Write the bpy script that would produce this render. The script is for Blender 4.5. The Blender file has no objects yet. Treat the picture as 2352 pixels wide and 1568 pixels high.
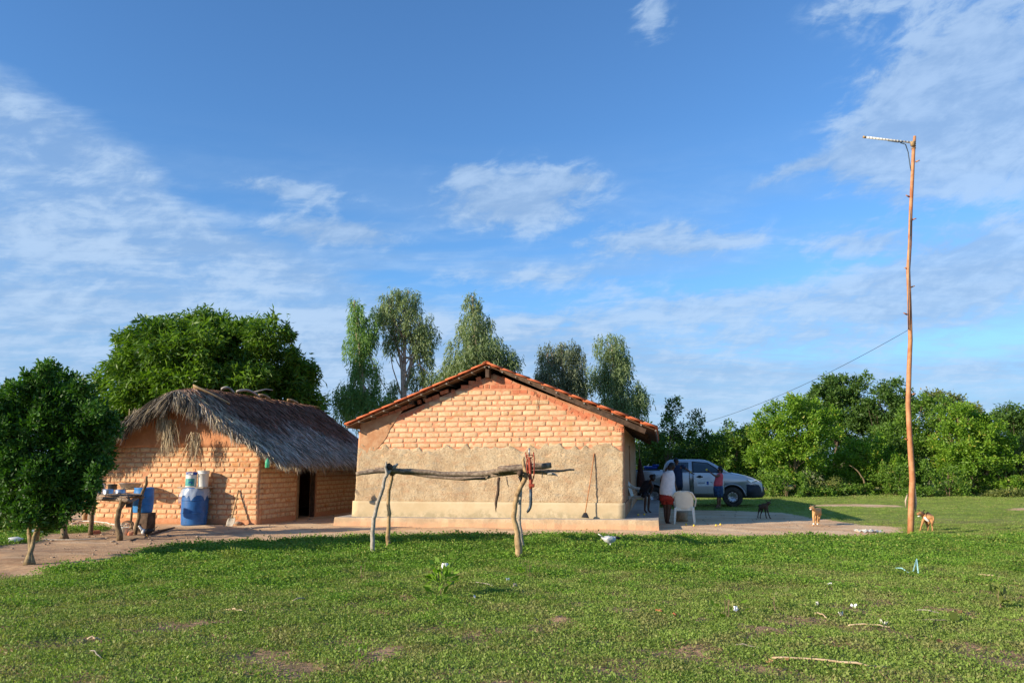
import bpy, bmesh, math, random
import numpy as np
from mathutils import Vector, Matrix
R = math.radians
rnd = random.Random(11)
nr = np.random.RandomState(5)
scene = bpy.context.scene
COL = scene.collection

# ------------------------------------------------------------------ camera
FPX, CX, CY = 1830.0, 1176.0, 784.0          # measured on the photograph at 2352 x 1568
PITCH = R(8.79)
CAMZ = 1.6
cam_d = bpy.data.cameras.new('camera')
cam = bpy.data.objects.new('camera', cam_d)
COL.objects.link(cam)
cam_d.sensor_width = 36.0
cam_d.lens = FPX / 2352.0 * 36.0
cam_d.clip_end = 6000.0
cam.location = (0, 0, CAMZ)
cam.rotation_euler = (math.pi / 2 + PITCH, 0, 0)
scene.camera = cam

# ------------------------------------------------------------------ light
SUN_AZ = R(27)       # direction the light travels, from +X towards +Y
SUN_EL = R(19)
dv = Vector((math.cos(SUN_AZ) * math.cos(SUN_EL), math.sin(SUN_AZ) * math.cos(SUN_EL), -math.sin(SUN_EL)))
sl = bpy.data.lights.new('sun', 'SUN')
sl.energy = 5.0
sl.angle = R(0.5)
sl.color = (1.0, 0.87, 0.69)
so = bpy.data.objects.new('sun', sl)
COL.objects.link(so)
so.rotation_euler = dv.to_track_quat('-Z', 'Y').to_euler()
scene.view_settings.view_transform = 'Standard'
scene.view_settings.look = 'None'
scene.view_settings.exposure = 0.60
scene.view_settings.gamma = 1.0
scene.view_settings.use_curve_mapping = False
scene.cycles.max_bounces = 6
scene.cycles.transparent_max_bounces = 8
scene.cycles.use_denoising = True

# ------------------------------------------------------------------ pixel <-> place helpers
def ray(px, py):
    x = (px - CX) / FPX; y = (CY - py) / FPX
    c, s = math.cos(PITCH), math.sin(PITCH)
    return Vector((x, c - y * s, s + y * c))
def at(px, py, Y):
    d = ray(px, py); t = Y / d.y
    return Vector((d.x * t, Y, CAMZ + d.z * t))
def gnd(px, py, z=0.0):
    d = ray(px, py); t = (z - CAMZ) / d.z
    return Vector((d.x * t, d.y * t, z))
class Frame:
    """a building's own axes: x along the front wall, y into the building"""
    def __init__(s, p, deg):
        s.o = Vector((p.x, p.y, 0)); a = R(deg); s.a = -a
        s.w = Vector((math.cos(a), -math.sin(a), 0)); s.n = Vector((math.sin(a), math.cos(a), 0))
    def front(s, px, py, off=0.0):      # where the pixel's ray meets the plane y = off
        d = ray(px, py); c = Vector((0, 0, CAMZ)); p0 = s.o + s.n * off
        t = (p0 - c).dot(s.n) / d.dot(s.n); q = c + d * t
        return (q - s.o).dot(s.w), q.z
    def side(s, px, py, x0):            # ... meets the plane x = x0
        d = ray(px, py); c = Vector((0, 0, CAMZ)); p0 = s.o + s.w * x0
        t = (p0 - c).dot(s.w) / d.dot(s.w); q = c + d * t
        return (q - s.o).dot(s.n), q.z
    def loc(s, p):
        q = p - s.o; return Vector((q.dot(s.w), q.dot(s.n), p.z))

# ------------------------------------------------------------------ node helpers
class NT:
    def __init__(s, tree): s.t = tree; s.N = tree.nodes; s.L = tree.links
    def node(s, ty, **kw):
        n = s.N.new(ty)
        for k, v in kw.items():
            if k.startswith('i_'):
                key = k[2:]; key = int(key) if key.isdigit() else key.replace('_', ' ')
                s.set(n.inputs[key], v)
            else: setattr(n, k, v)
        return n
    def set(s, sock, v):
        if isinstance(v, E): s.L.new(v.s, sock)
        elif isinstance(v, bpy.types.NodeSocket): s.L.new(v, sock)
        else: sock.default_value = v
    def math(s, op, *a, clamp=False):
        n = s.N.new('ShaderNodeMath'); n.operation = op; n.use_clamp = clamp
        for i, v in enumerate(a): s.set(n.inputs[i], v)
        return E(s, n.outputs[0])
    def smooth(s, x, a, b):
        n = s.N.new('ShaderNodeMapRange'); n.interpolation_type = 'SMOOTHSTEP'
        s.set(n.inputs[0], x); s.set(n.inputs[1], a); s.set(n.inputs[2], b)
        n.inputs[3].default_value = 0; n.inputs[4].default_value = 1
        return E(s, n.outputs[0])
    def mix(s, f, a, b, mode='MIX'):
        n = s.N.new('ShaderNodeMix'); n.data_type = 'RGBA'; n.blend_type = mode
        s.set(n.inputs[0], f); s.set(n.inputs[6], c4(a)); s.set(n.inputs[7], c4(b))
        return E(s, n.outputs[2])
    def noise(s, vec, scale, detail=4, rough=0.55, dist=0.0, out=0):
        n = s.N.new('ShaderNodeTexNoise')
        if vec is not None: s.set(n.inputs['Vector'], vec)
        n.inputs['Scale'].default_value = scale; n.inputs['Detail'].default_value = detail
        n.inputs['Roughness'].default_value = rough; n.inputs['Distortion'].default_value = dist
        return E(s, n.outputs[out])
    def ramp(s, f, stops):
        n = s.N.new('ShaderNodeValToRGB'); s.set(n.inputs[0], f)
        el = n.color_ramp.elements
        while len(el) > 1: el.remove(el[-1])
        el[0].position, el[0].color = stops[0][0], c4(stops[0][1])
        for p, c in stops[1:]:
            e = el.new(p); e.color = c4(c)
        return E(s, n.outputs[0])
def c4(c):
    if isinstance(c, (tuple, list)) and len(c) == 3: return (c[0], c[1], c[2], 1.0)
    if isinstance(c, (int, float)): return (c, c, c, 1.0)
    return c
class E:
    def __init__(s, nt, sock): s.nt = nt; s.s = sock
    def __add__(s, o): return s.nt.math('ADD', s, o)
    def __radd__(s, o): return s.nt.math('ADD', s, o)
    def __sub__(s, o): return s.nt.math('SUBTRACT', s, o)
    def __rsub__(s, o): return s.nt.math('SUBTRACT', o, s)
    def __mul__(s, o): return s.nt.math('MULTIPLY', s, o)
    def __rmul__(s, o): return s.nt.math('MULTIPLY', s, o)
    def __truediv__(s, o): return s.nt.math('DIVIDE', s, o)

# ------------------------------------------------------------------ sky with clouds
world = bpy.data.worlds.new('World'); scene.world = world; world.use_nodes = True
def build_world():
    nt = NT(world.node_tree); nt.N.clear()
    out = nt.node('ShaderNodeOutputWorld'); bg = nt.node('ShaderNodeBackground')
    sky = nt.node('ShaderNodeTexSky', sky_type='NISHITA')
    sky.sun_disc = False; sky.sun_elevation = SUN_EL
    tx, ty = -math.cos(SUN_AZ), -math.sin(SUN_AZ)
    sky.sun_rotation = math.atan2(tx, ty) % (2 * math.pi)
    sky.air_density = 1.0; sky.dust_density = 0.15; sky.ozone_density = 4.5; sky.altitude = 0
    tc = nt.node('ShaderNodeTexCoord')
    sep = nt.node('ShaderNodeSeparateXYZ'); nt.L.new(tc.outputs['Generated'], sep.inputs[0])
    x, y, z = [E(nt, sep.outputs[i]) for i in range(3)]
    az = nt.math('ARCTAN2', x, y) * (180 / math.pi)
    el = nt.math('ARCSINE', z) * (180 / math.pi)
    # a high flat cloud sheet: project the direction on a plane so streaks flatten to the horizon
    zz = nt.math('MAXIMUM', z, 0.0) + 0.10
    cx, cy = x / zz, y / zz
    def vec(a, b, c=0.0):
        n = nt.node('ShaderNodeCombineXYZ'); nt.set(n.inputs[0], a); nt.set(n.inputs[1], b); nt.set(n.inputs[2], c)
        return n.outputs[0]
    rx = cx * math.cos(0.5) + cy * math.sin(0.5); ry = cy * math.cos(0.5) - cx * math.sin(0.5)
    n1 = nt.noise(vec(rx * 0.75, ry * 2.6, 1.7), 1.0, 7, 0.55, 0.35)     # fibres
    n2 = nt.noise(vec(cx, cy * 1.5, 4.2), 0.9, 6, 0.58, 0.5)           # lumps
    n3 = nt.noise(vec(cx, cy * 2.0, 9.0), 3.6, 6, 0.62, 0.4)           # fine
    n5 = nt.noise(vec(az * .17 + el * .10, el * .42 - az * .12, 7.0), 1.0, 8, 0.66, 0.7)          # mottling
    n6 = nt.noise(vec(az * .38 + el * .26, el * .80 - az * .34, 2.0), 1.0, 6, 0.60, 0.4)
    n4 = nt.noise(vec(az * 0.03, el * 0.22, 3.0), 1.0, 5, 0.55, 0.6)       # low bands
    def pe(px, py):
        d = ray(px, py).normalized()
        return math.degrees(math.atan2(d.x, d.y)), math.degrees(math.asin(d.z))
    def blob(px, py, wpx, hpx, rot=0.0, amp=1.0):
        a0, e0 = pe(px, py); k = math.degrees(1 / FPX)
        c, s = math.cos(R(rot)), math.sin(R(rot))
        u = ((az - a0) * c + (el - e0) * s) * (1 / (wpx * k))
        v = ((el - e0) * c - (az - a0) * s) * (1 / (hpx * k))
        return nt.math('EXPONENT', (u * u + v * v) * -1.0) * amp
    # left veil: everything under an edge that climbs to the left
    edge = nt.N.new('ShaderNodeFloatCurve'); nt.set(edge.inputs['Value'], (az + 180) * (1 / 360))
    cm = edge.mapping; cu = cm.curves[0]
    pts = [(-180, 16), (-120, 24), (-60, 40)] + [(lambda q: (q[0], q[1]))(pe(a, b)) for a, b in
           [(0, 155), (150, 235), (290, 310), (420, 430), (560, 500), (800, 610), (1050, 680), (1400, 740), (1900, 800)]] + [(50, 9), (120, 12), (180, 16)]
    pp = [((a + 180) / 360, e / 60) for a, e in pts]
    cu.points[0].location = pp[0]; cu.points[1].location = pp[-1]
    for p in pp[1:-1]: cu.points.new(*p)
    cm.update()
    eg = E(nt, edge.outputs[0]) * 60
    veil = nt.smooth(eg - el + (n3 - 0.5) * 3.0, -0.4, 2.0)
    below = nt.smooth(el, 0.0, 7.0)
    veil = veil * (0.58 + 0.42 * nt.smooth(n1 * .55 + n5 * .45 + (n3 - 0.5) * 0.4 + (n6 - .5) * .35, 0.38, 0.60)) * (0.55 + 0.45 * below)
    b = blob(720, 530, 120, 40, 0, 0.9)
    for q in [(860, 545, 90, 30, -12, .6), (660, 435, 150, 26, -4, .8), (1190, 455, 190, 78, 3, 1.15), (1075, 395, 45, 20, 0, .8), (1330, 415, 60, 26, 0, .5),
              (1480, 545, 150, 34, 8, .8), (1640, 560, 140, 32, 5, .7), (1500, 40, 60, 52, 10, .75), (2200, 130, 250, 140, 32, .80),
              (2120, 270, 190, 80, 20, .80), (2280, 350, 210, 66, 14, .92), (2020, 340, 130, 36, 10, .6), (1960, 20, 110, 40, 0, .6),
              (2230, 590, 260, 56, 12, .9), (1960, 560, 120, 30, 0, .7), (1760, 420, 90, 16, 14, .5), (1830, 380, 70, 14, 6, .5),
              (1600, 700, 420, 40, 3, .7), (1250, 640, 260, 34, 0, .65), (2150, 700, 330, 44, 6, .7), (1250, 760, 500, 40, 0, .45), (1900, 790, 420, 36, 0, .5), (2700, 300, 300, 200, 10, .6)]:
        b = b + blob(*q)
    lump = nt.smooth(b * 1.05 + (n2 - 0.5) * 0.6 + (n3 - 0.5) * 0.6 + (n5 - 0.5) * 1.7 + (n6 - .5) * 1.3, 0.20, 0.92) * nt.smooth(b, .06, .40)
    back = nt.smooth(n2 + (n3 - 0.5) * 0.4, 0.52, 0.75) * nt.smooth(nt.math('ABSOLUTE', az), 40, 70)
    bands = nt.smooth(n4 + (n3 - 0.5) * 0.25, 0.38, 0.62) * nt.smooth(26 - el, 2, 14) * 0.44
    a = 1 - (1 - veil * 0.82) * (1 - lump * 0.72) * (1 - bands) * (1 - back * 0.5)
    a = a * nt.smooth(el, -0.5, 1.5)
    shade = nt.smooth(n2 * 0.3 + n1 * 0.3 + n5 * 0.4 + (n3 - .5) * .3 + (n6 - .5) * .35, 0.40, 0.62)
    ccol = nt.mix(shade, (2.5, 3.75, 5.7), (3.8, 5.1, 6.9))
    skyc = nt.mix(nt.smooth(el, 14.0, 0.0) * 0.75, nt.mix(1.0, sky.outputs[0], SKYTINT, 'MULTIPLY'), (2.5, 3.9, 6.0))
    fin = nt.mix(a, skyc, ccol)
    nt.set(bg.inputs[0], fin); bg.inputs[1].default_value = 0.088
    nt.L.new(bg.outputs[0], out.inputs[0])
SKYTINT = (1.06, 1.40, 1.62)
build_world()

# ------------------------------------------------------------------ materials
def mat(name, build):
    m = bpy.data.materials.new(name); m.use_nodes = True
    nt = NT(m.node_tree); p = nt.N['Principled BSDF']; nt.out = nt.N['Material Output']
    build(nt, p); return m
def coords(nt, kind='Object'):
    return nt.node('ShaderNodeTexCoord').outputs[kind]
def geo(nt): return nt.node('ShaderNodeNewGeometry').outputs['Position']
def bump(nt, p, h, dist, strength=1.0):
    b = nt.node('ShaderNodeBump'); b.inputs['Distance'].default_value = dist; b.inputs['Strength'].default_value = strength
    nt.set(b.inputs['Height'], h); nt.L.new(b.outputs[0], p.inputs['Normal'])
def rnd_obj(nt): return E(nt, nt.node('ShaderNodeObjectInfo').outputs['Random'])
def speck(name, c1, c2, scale=8, rough=0.85, bd=0.004, c3=None, vary=0.0, pos=True, det=6, metal=0.0, lo=.35, hi=.65, spec=.3):
    def f(nt, p):
        v = geo(nt) if pos else coords(nt)
        n = nt.noise(v, scale, det, 0.6); n2 = nt.noise(v, scale * 5.3, 4, 0.6)
        c = nt.mix(nt.smooth(n, lo, hi), c1, c2)
        if c3 is not None: c = nt.mix(nt.smooth(nt.noise(v, scale * 0.31, 4, .6), 0.52, 0.68), c, c3)
        if vary:
            r = rnd_obj(nt); hs = nt.node('ShaderNodeHueSaturation'); nt.set(hs.inputs['Value'], 1 - vary + r * (2 * vary)); nt.set(hs.inputs['Color'], c)
            c = hs.outputs[0]
        nt.set(p.inputs['Base Color'], c); p.inputs['Roughness'].default_value = rough; p.inputs['Metallic'].default_value = metal
        p.inputs['Specular IOR Level'].default_value = spec
        if bd: bump(nt, p, n * 0.5 + n2 * 0.5, bd)
    return mat(name, f)
def leafmat(name, dark, light, trans=0.35, rough=0.45, third=None, spec=0.35):
    def f(nt, p):
        a = nt.node('ShaderNodeAttribute', attribute_name='tint')
        t = E(nt, a.outputs['Fac'])
        c = nt.mix(t, dark, light)
        if third is not None: c = nt.mix(nt.smooth(t, 0.9, 0.97), c, third)
        nt.set(p.inputs['Base Color'], c); p.inputs['Roughness'].default_value = rough
        p.inputs['Specular IOR Level'].default_value = spec
        tr = nt.node('ShaderNodeBsdfTranslucent'); 
        nt.set(tr.inputs[0], nt.mix(1.0, c, (1.35, 1.5, 0.55), 'MULTIPLY'))
        ms = nt.node('ShaderNodeMixShader'); ms.inputs[0].default_value = trans
        nt.L.new(p.outputs[0], ms.inputs[1]); nt.L.new(tr.outputs[0], ms.inputs[2]); nt.L.new(ms.outputs[0], nt.out.inputs[0])
    return mat(name, f)
M = {}
M['adobe'] = speck('adobe', (.61, .40, .22), (.69, .49, .295), 14, .95, .006, (.56, .34, .16), .12)
M['adobe_hut'] = speck('adobe_hut', (.57, .355, .185), (.66, .45, .255), 14, .95, .006, (.52, .24, .09), .13)
M['mortar'] = speck('mortar', (.57, .245, .13), (.63, .32, .18), 11, .97, .012, (.54, .23, .11))
M['mortar_hut'] = speck('mortar_hut', (.50, .22, .105), (.56, .28, .145), 11, .97, .012, (.52, .25, .12))
def plaster_rough(nt, p):
    v = geo(nt); n = nt.noise(v, 3.2, 8, .68); n2 = nt.noise(v, 20, 6, .7); n3 = nt.noise(v, 1.2, 5, .6)
    c = nt.mix(nt.smooth(n, .40, .60), (.49, .355, .21), (.60, .465, .29))
    c = nt.mix(nt.smooth(n3, .50, .64) * .55, c, (.40, .29, .18)); c = nt.mix(nt.smooth(n2, .55, .75) * .5, c, (.66, .53, .36))
    mp = nt.node('ShaderNodeMapping'); nt.L.new(v, mp.inputs[0]); mp.inputs['Scale'].default_value = (1, 1, 2.6); n4 = nt.noise(mp.outputs[0], 3.4, 6, .7); n5 = nt.noise(v, 55, 4, .7)
    c = nt.mix(nt.smooth(n4, .52, .66) * .6, c, (.50, .30, .17)); c = nt.mix(nt.smooth(n5, .60, .70) * .7, c, (.27, .19, .115)); c = nt.mix(nt.smooth(n4, .46, .36) * .5, c, (.40, .345, .26))
    nt.set(p.inputs['Base Color'], c); p.inputs['Roughness'].default_value = .95; p.inputs['Specular IOR Level'].default_value = .2
    bump(nt, p, n2 * .8 + n * .8 - nt.smooth(n5, .58, .68) * .5, .038)
M['plaster_rough'] = mat('plaster_rough', plaster_rough)
def plaster_mud(nt, p):
    v = geo(nt); n = nt.noise(v, 4, 7, .65); n2 = nt.noise(v, 22, 5, .65)
    c = nt.mix(nt.smooth(n, .38, .62), (.44, .22, .11), (.53, .31, .17))
    nt.set(p.inputs['Base Color'], c); p.inputs['Roughness'].default_value = .95; p.inputs['Specular IOR Level'].default_value = .2
    bump(nt, p, n2 * .5 + n * .8, .025)
M['plaster_mud'] = mat('plaster_mud', plaster_mud)
def skirting(nt, p):
    v = geo(nt); n = nt.noise(v, 1.6, 6, .6); n2 = nt.noise(v, 40, 4, .6)
    sep = nt.node('ShaderNodeSeparateXYZ'); nt.L.new(v, sep.inputs[0]); z = E(nt, sep.outputs[2])
    c = nt.mix(nt.smooth(n, .35, .65), (.52, .40, .235), (.60, .48, .30))
    grime = nt.smooth(0.46 - z + (n - .5) * .5, 0.0, 0.2) * nt.smooth(nt.noise(v, 5, 5, .7), .40, .60)
    c = nt.mix(grime * .85, c, (.36, .29, .17))
    nt.set(p.inputs['Base Color'], c); p.inputs['Roughness'].default_value = .85; p.inputs['Specular IOR Level'].default_value = .25
    bump(nt, p, n2 * .3 + n * .7, .010)
M['skirting'] = mat('skirting', skirting)
M['mud_plaster'] = speck('mud_plaster', (.50, .215, .10), (.57, .27, .13), 5, .96, .014, (.46, .19, .085))
def platform(nt, p):
    v = geo(nt); n = nt.noise(v, 2.5, 6, .65); n2 = nt.noise(v, 26, 5, .65)
    nrm = nt.node('ShaderNodeNewGeometry'); sp = nt.node('ShaderNodeSeparateXYZ'); nt.L.new(nrm.outputs['Normal'], sp.inputs[0])
    c = nt.mix(nt.smooth(n, .35, .62), (.46, .32, .19), (.57, .43, .27)); c = nt.mix(nt.smooth(n2, .5, .7) * .5, c, (.33, .25, .15))
    sz = nt.node('ShaderNodeSeparateXYZ'); nt.L.new(v, sz.inputs[0]); c = nt.mix(nt.smooth(.15 - E(nt, sz.outputs[2]) + (n2 - .5) * .2 + (n - .5) * .3, -.02, .08), c, (.58, .35, .20))
    c = nt.mix(nt.smooth(E(nt, sp.outputs[2]), .5, .9), c, nt.mix(nt.smooth(n, .4, .6), (.34, .31, .27), (.44, .40, .34)))
    nt.set(p.inputs['Base Color'], c); p.inputs['Roughness'].default_value = .9; p.inputs['Specular IOR Level'].default_value = .25
    bump(nt, p, n2 * .6 + n * .5, .02)
M['platform'] = mat('platform', platform)
M['tile'] = speck('tile', (.50, .115, .042), (.60, .165, .062), 9, .75, .004, (.42, .12, .05), .12)
M['hollow'] = speck('hollow', (.56, .175, .085), (.63, .235, .12), 12, .85, .004, (.50, .30, .18), .12)
M['hole'] = speck('hole', (.06, .02, .012), (.09, .03, .02), 9, .9, 0)
M['wood_dark'] = speck('wood_dark', (.055, .033, .02), (.115, .07, .045), 9, .8, .004)
M['wood_grey'] = speck('wood_grey', (.30, .26, .21), (.44, .385, .31), 22, .8, .004, (.22, .18, .13))
M['wood_tan'] = speck('wood_tan', (.33, .215, .10), (.45, .31, .16), 16, .8, .004, (.20, .12, .055))
M['wood_old'] = speck('wood_old', (.14, .095, .065), (.32, .245, .175), 20, .85, .006, (.16, .11, .075))
M['wood_batten'] = speck('wood_batten', (.16, .13, .10), (.27, .23, .19), 22, .85, .003)
M['wood_post'] = speck('wood_post', (.11, .075, .04), (.22, .155, .085), 20, .85, .010, (.11, .08, .05))
M['pole'] = speck('pole', (.40, .17, .07), (.52, .26, .12), 7, .65, .003, (.36, .13, .05))
M['bark'] = speck('bark', (.15, .105, .06), (.26, .19, .11), 18, .9, .010)
M['bark_pale'] = speck('bark_pale', (.36, .27, .19), (.50, .40, .30), 9, .8, .006, (.24, .17, .12))
M['bark_dark'] = speck('bark_dark', (.05, .038, .026), (.12, .09, .06), 12, .9, .010)
M['bark_citrus'] = speck('bark_citrus', (.20, .14, .065), (.33, .24, .12), 16, .85, .006, (.13, .10, .05))
M['roof_under'] = speck('roof_under', (.10, .055, .03), (.16, .09, .05), 5, .95, .02)
def strandmat(nt, p):
    a = nt.node('ShaderNodeAttribute', attribute_name='scol'); b = nt.node('ShaderNodeAttribute', attribute_name='tint')
    hs = nt.node('ShaderNodeHueSaturation'); nt.L.new(a.outputs['Color'], hs.inputs['Color'])
    nt.set(hs.inputs['Value'], E(nt, b.outputs['Fac']) * 1.0 + 0.5)
    nt.L.new(hs.outputs[0], p.inputs['Base Color']); p.inputs['Roughness'].default_value = .75; p.inputs['Specular IOR Level'].default_value = .25
M['strand'] = mat('strand', strandmat)
M['leaf_citrus'] = leafmat('leaf_citrus', (.016, .055, .007), (.080, .20, .022), .28, .5, spec=.3)
M['leaf_mango'] = leafmat('leaf_mango', (.030, .085, .010), (.17, .29, .026), .32, .45, spec=.3)
M['leaf_euc'] = leafmat('leaf_euc', (.115, .175, .075), (.27, .34, .15), .30, .5)
M['leaf_euc_bright'] = leafmat('leaf_euc_bright', (.10, .21, .045), (.24, .38, .11), .35, .5)
M['leaf_euc_grey'] = leafmat('leaf_euc_grey', (.10, .13, .075), (.22, .26, .155), .28, .5)
M['leaf_bright'] = leafmat('leaf_bright', (.075, .17, .014), (.26, .42, .040), .38, .5, (.34, .33, .05))
M['leaf_mid'] = leafmat('leaf_mid', (.055, .13, .016), (.20, .33, .042), .36, .5, (.26, .24, .06))
M['leaf_deep'] = leafmat('leaf_deep', (.034, .088, .018), (.12, .21, .036), .34, .5)
M['leaf_olive'] = leafmat('leaf_olive', (.09, .12, .03), (.24, .28, .07), .34, .55, (.34, .27, .10))
def covermat(name, dark, light, third):
    def f(nt, p):
        a = nt.node('ShaderNodeAttribute', attribute_name='tint'); r = rnd_obj(nt)
        n = nt.noise(geo(nt), 0.55, 5, .62); nb = nt.noise(geo(nt), 1.7, 5, .65); t = E(nt, a.outputs['Fac'])
        c = nt.mix(nt.math('MINIMUM', nt.math('MAXIMUM', t * .6 + r * .45 + (n - .5) * 1.3, 0), 1), dark, light)
        c = nt.mix(nt.smooth(nb + r * .12, .54, .69) * .52, c, nt.mix(t, tuple(x * .55 for x in third), tuple(x * .95 for x in third)))
        c = nt.mix(nt.smooth(t, .955, .985), c, third)
        nt.set(p.inputs['Base Color'], c); p.inputs['Roughness'].default_value = .6; p.inputs['Specular IOR Level'].default_value = .25
        tr = nt.node('ShaderNodeBsdfTranslucent'); nt.set(tr.inputs[0], nt.mix(1.0, c, (1.3, 1.4, .6), 'MULTIPLY'))
        ms = nt.node('ShaderNodeMixShader'); ms.inputs[0].default_value = .32
        nt.L.new(p.outputs[0], ms.inputs[1]); nt.L.new(tr.outputs[0], ms.inputs[2]); nt.L.new(ms.outputs[0], nt.out.inputs[0])
    return mat(name, f)
M['cover_lush'] = covermat('cover_lush', (.074, .165, .017), (.215, .375, .044), (.32, .33, .08))
M['cover_thin'] = covermat('cover_thin', (.13, .195, .035), (.30, .41, .085), (.40, .32, .16))
def simple(name, c, rough=.6, metal=0., spec=.4, vary=.06, scale=6, coat=0., bd=0):
    d = tuple(x * (1 - vary * 2) for x in c)
    def f(nt, p):
        n = nt.noise(geo(nt), scale, 5, .6); nt.set(p.inputs['Base Color'], nt.mix(nt.smooth(n, .35, .65), d, c))
        p.inputs['Roughness'].default_value = rough; p.inputs['Metallic'].default_value = metal; p.inputs['Specular IOR Level'].default_value = spec
        p.inputs['Coat Weight'].default_value = coat
        if bd: bump(nt, p, n, bd)
    return mat(name, f)
M['blue_drum'] = simple('blue_drum', (.022, .125, .36), .45, vary=.15)
M['blue_drum2'] = simple('blue_drum2', (.03, .20, .50), .45, vary=.12)
M['white_plastic'] = simple('white_plastic', (.78, .77, .70), .4, vary=.03)
M['chair'] = simple('chair', (.80, .78, .66), .45, vary=.04)
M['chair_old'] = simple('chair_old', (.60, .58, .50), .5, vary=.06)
M['metal'] = simple('metal', (.62, .64, .66), .28, .85, vary=.12, scale=20)
M['metal_dull'] = simple('metal_dull', (.42, .40, .38), .45, .7, vary=.15, scale=14)
M['pot_dark'] = simple('pot_dark', (.07, .07, .072), .4, .5, vary=.2)
M['red_rust'] = simple('red_rust', (.42, .07, .03), .6, .1, vary=.25, scale=30)
M['steel_blue'] = simple('steel_blue', (.06, .085, .11), .5, .5, vary=.2)
M['black'] = simple('black', (.02, .02, .022), .6)
M['rubber'] = simple('rubber', (.028, .026, .024), .85, vary=.2)
M['tyre_dust'] = simple('tyre_dust', (.055, .047, .038), .9, vary=.2)
M['silver_paint'] = simple('silver_paint', (.50, .51, .53), .32, .40, .5, vary=.015, scale=2, coat=.4)
M['dark_plastic'] = simple('dark_plastic', (.022, .026, .036), .6, vary=.1)
M['rim'] = simple('rim', (.55, .56, .58), .35, .6, vary=.08)
M['chrome'] = simple('chrome', (.75, .76, .78), .12, 1.0, vary=.02)
def glassm(nt, p):
    p.inputs['Base Color'].default_value = (.02, .028, .034, 1); p.inputs['Roughness'].default_value = .06
    p.inputs['Specular IOR Level'].default_value = .8; p.inputs['Alpha'].default_value = .93
M['car_glass'] = mat('car_glass', glassm)
def lampm(nt, p):
    p.inputs['Base Color'].default_value = (.7, .72, .75, 1); p.inputs['Roughness'].default_value = .08; p.inputs['Metallic'].default_value = .5
M['headlight'] = mat('headlight', lampm)
M['skin_dark'] = simple('skin_dark', (.085, .036, .020), .5, vary=.08)
M['skin_brown'] = simple('skin_brown', (.17, .075, .040), .5, vary=.08)
M['hair'] = simple('hair', (.008, .007, .007), .55)
M['cloth_white'] = simple('cloth_white', (.78, .76, .76), .8, vary=.05, scale=12, bd=.01)
M['cloth_red'] = simple('cloth_red', (.34, .028, .015), .8, vary=.12, scale=12, bd=.01)
M['cloth_navy'] = simple('cloth_navy', (.013, .028, .075), .8, vary=.15, scale=12, bd=.01)
M['cloth_dark'] = simple('cloth_dark', (.014, .014, .022), .85, vary=.15, scale=12, bd=.01)
M['cloth_pink'] = simple('cloth_pink', (.78, .10, .12), .8, vary=.08, scale=12, bd=.01)
M['denim'] = simple('denim', (.035, .085, .19), .85, vary=.3, scale=9, bd=.01)
M['hammock'] = simple('hammock', (.07, .025, .02), .9, vary=.3, scale=14, bd=.02)
M['yellow'] = simple('yellow', (.75, .55, .06), .5)
M['paper'] = simple('paper', (.80, .80, .80), .7)
M['teal'] = simple('teal', (.07, .38, .33), .5, vary=.2, scale=20)
M['label_blue'] = simple('label_blue', (.008, .06, .34), .45)
M['cyan'] = simple('cyan', (.35, .62, .62), .5)
M['fur_tan'] = speck('fur_tan', (.50, .27, .105), (.60, .36, .16), 30, .9, .004)
M['fur_dark'] = speck('fur_dark', (.045, .03, .02), (.12, .075, .045), 30, .9, .004)
M['fur_brown'] = speck('fur_brown', (.38, .18, .06), (.50, .27, .11), 26, .9, .004)
M['fur_saddle'] = speck('fur_saddle', (.06, .035, .02), (.16, .095, .05), 26, .9, .004)
M['fur_white'] = speck('fur_white', (.72, .66, .56), (.80, .76, .68), 26, .9, .004)
M['feather_white'] = speck('feather_white', (.70, .69, .66), (.80, .79, .76), 60, .85, .006)
M['feather_dark'] = speck('feather_dark', (.012, .012, .012), (.04, .04, .04), 60, .7, .006)
M['beak'] = simple('beak', (.5, .25, .05), .5)
M['wood_board'] = speck('wood_board', (.30, .19, .10), (.42, .29, .17), 12, .85, .004, (.22, .14, .08))
M['stone'] = speck('stone', (.28, .20, .14), (.42, .32, .23), 9, .9, .01, None, .15)
M['shard'] = speck('shard', (.50, .13, .05), (.60, .20, .09), 9, .85, .004)
M['dry_leaf'] = speck('dry_leaf', (.22, .11, .05), (.42, .27, .13), 20, .8, .002, None, .25)
M['stick'] = speck('stick', (.44, .31, .18), (.60, .46, .29), 20, .85, .003, None, .15)
def film(nt, p):
    p.inputs['Base Color'].default_value = (.7, .78, .85, 1); p.inputs['Roughness'].default_value = .25; p.inputs['Alpha'].default_value = .42
M['film'] = mat('film', film)
def green_bottle(nt, p):
    p.inputs['Base Color'].default_value = (.10, .55, .28, 1); p.inputs['Roughness'].default_value = .15; p.inputs['Transmission Weight'].default_value = .35
M['green_bottle'] = mat('green_bottle', green_bottle)

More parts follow.
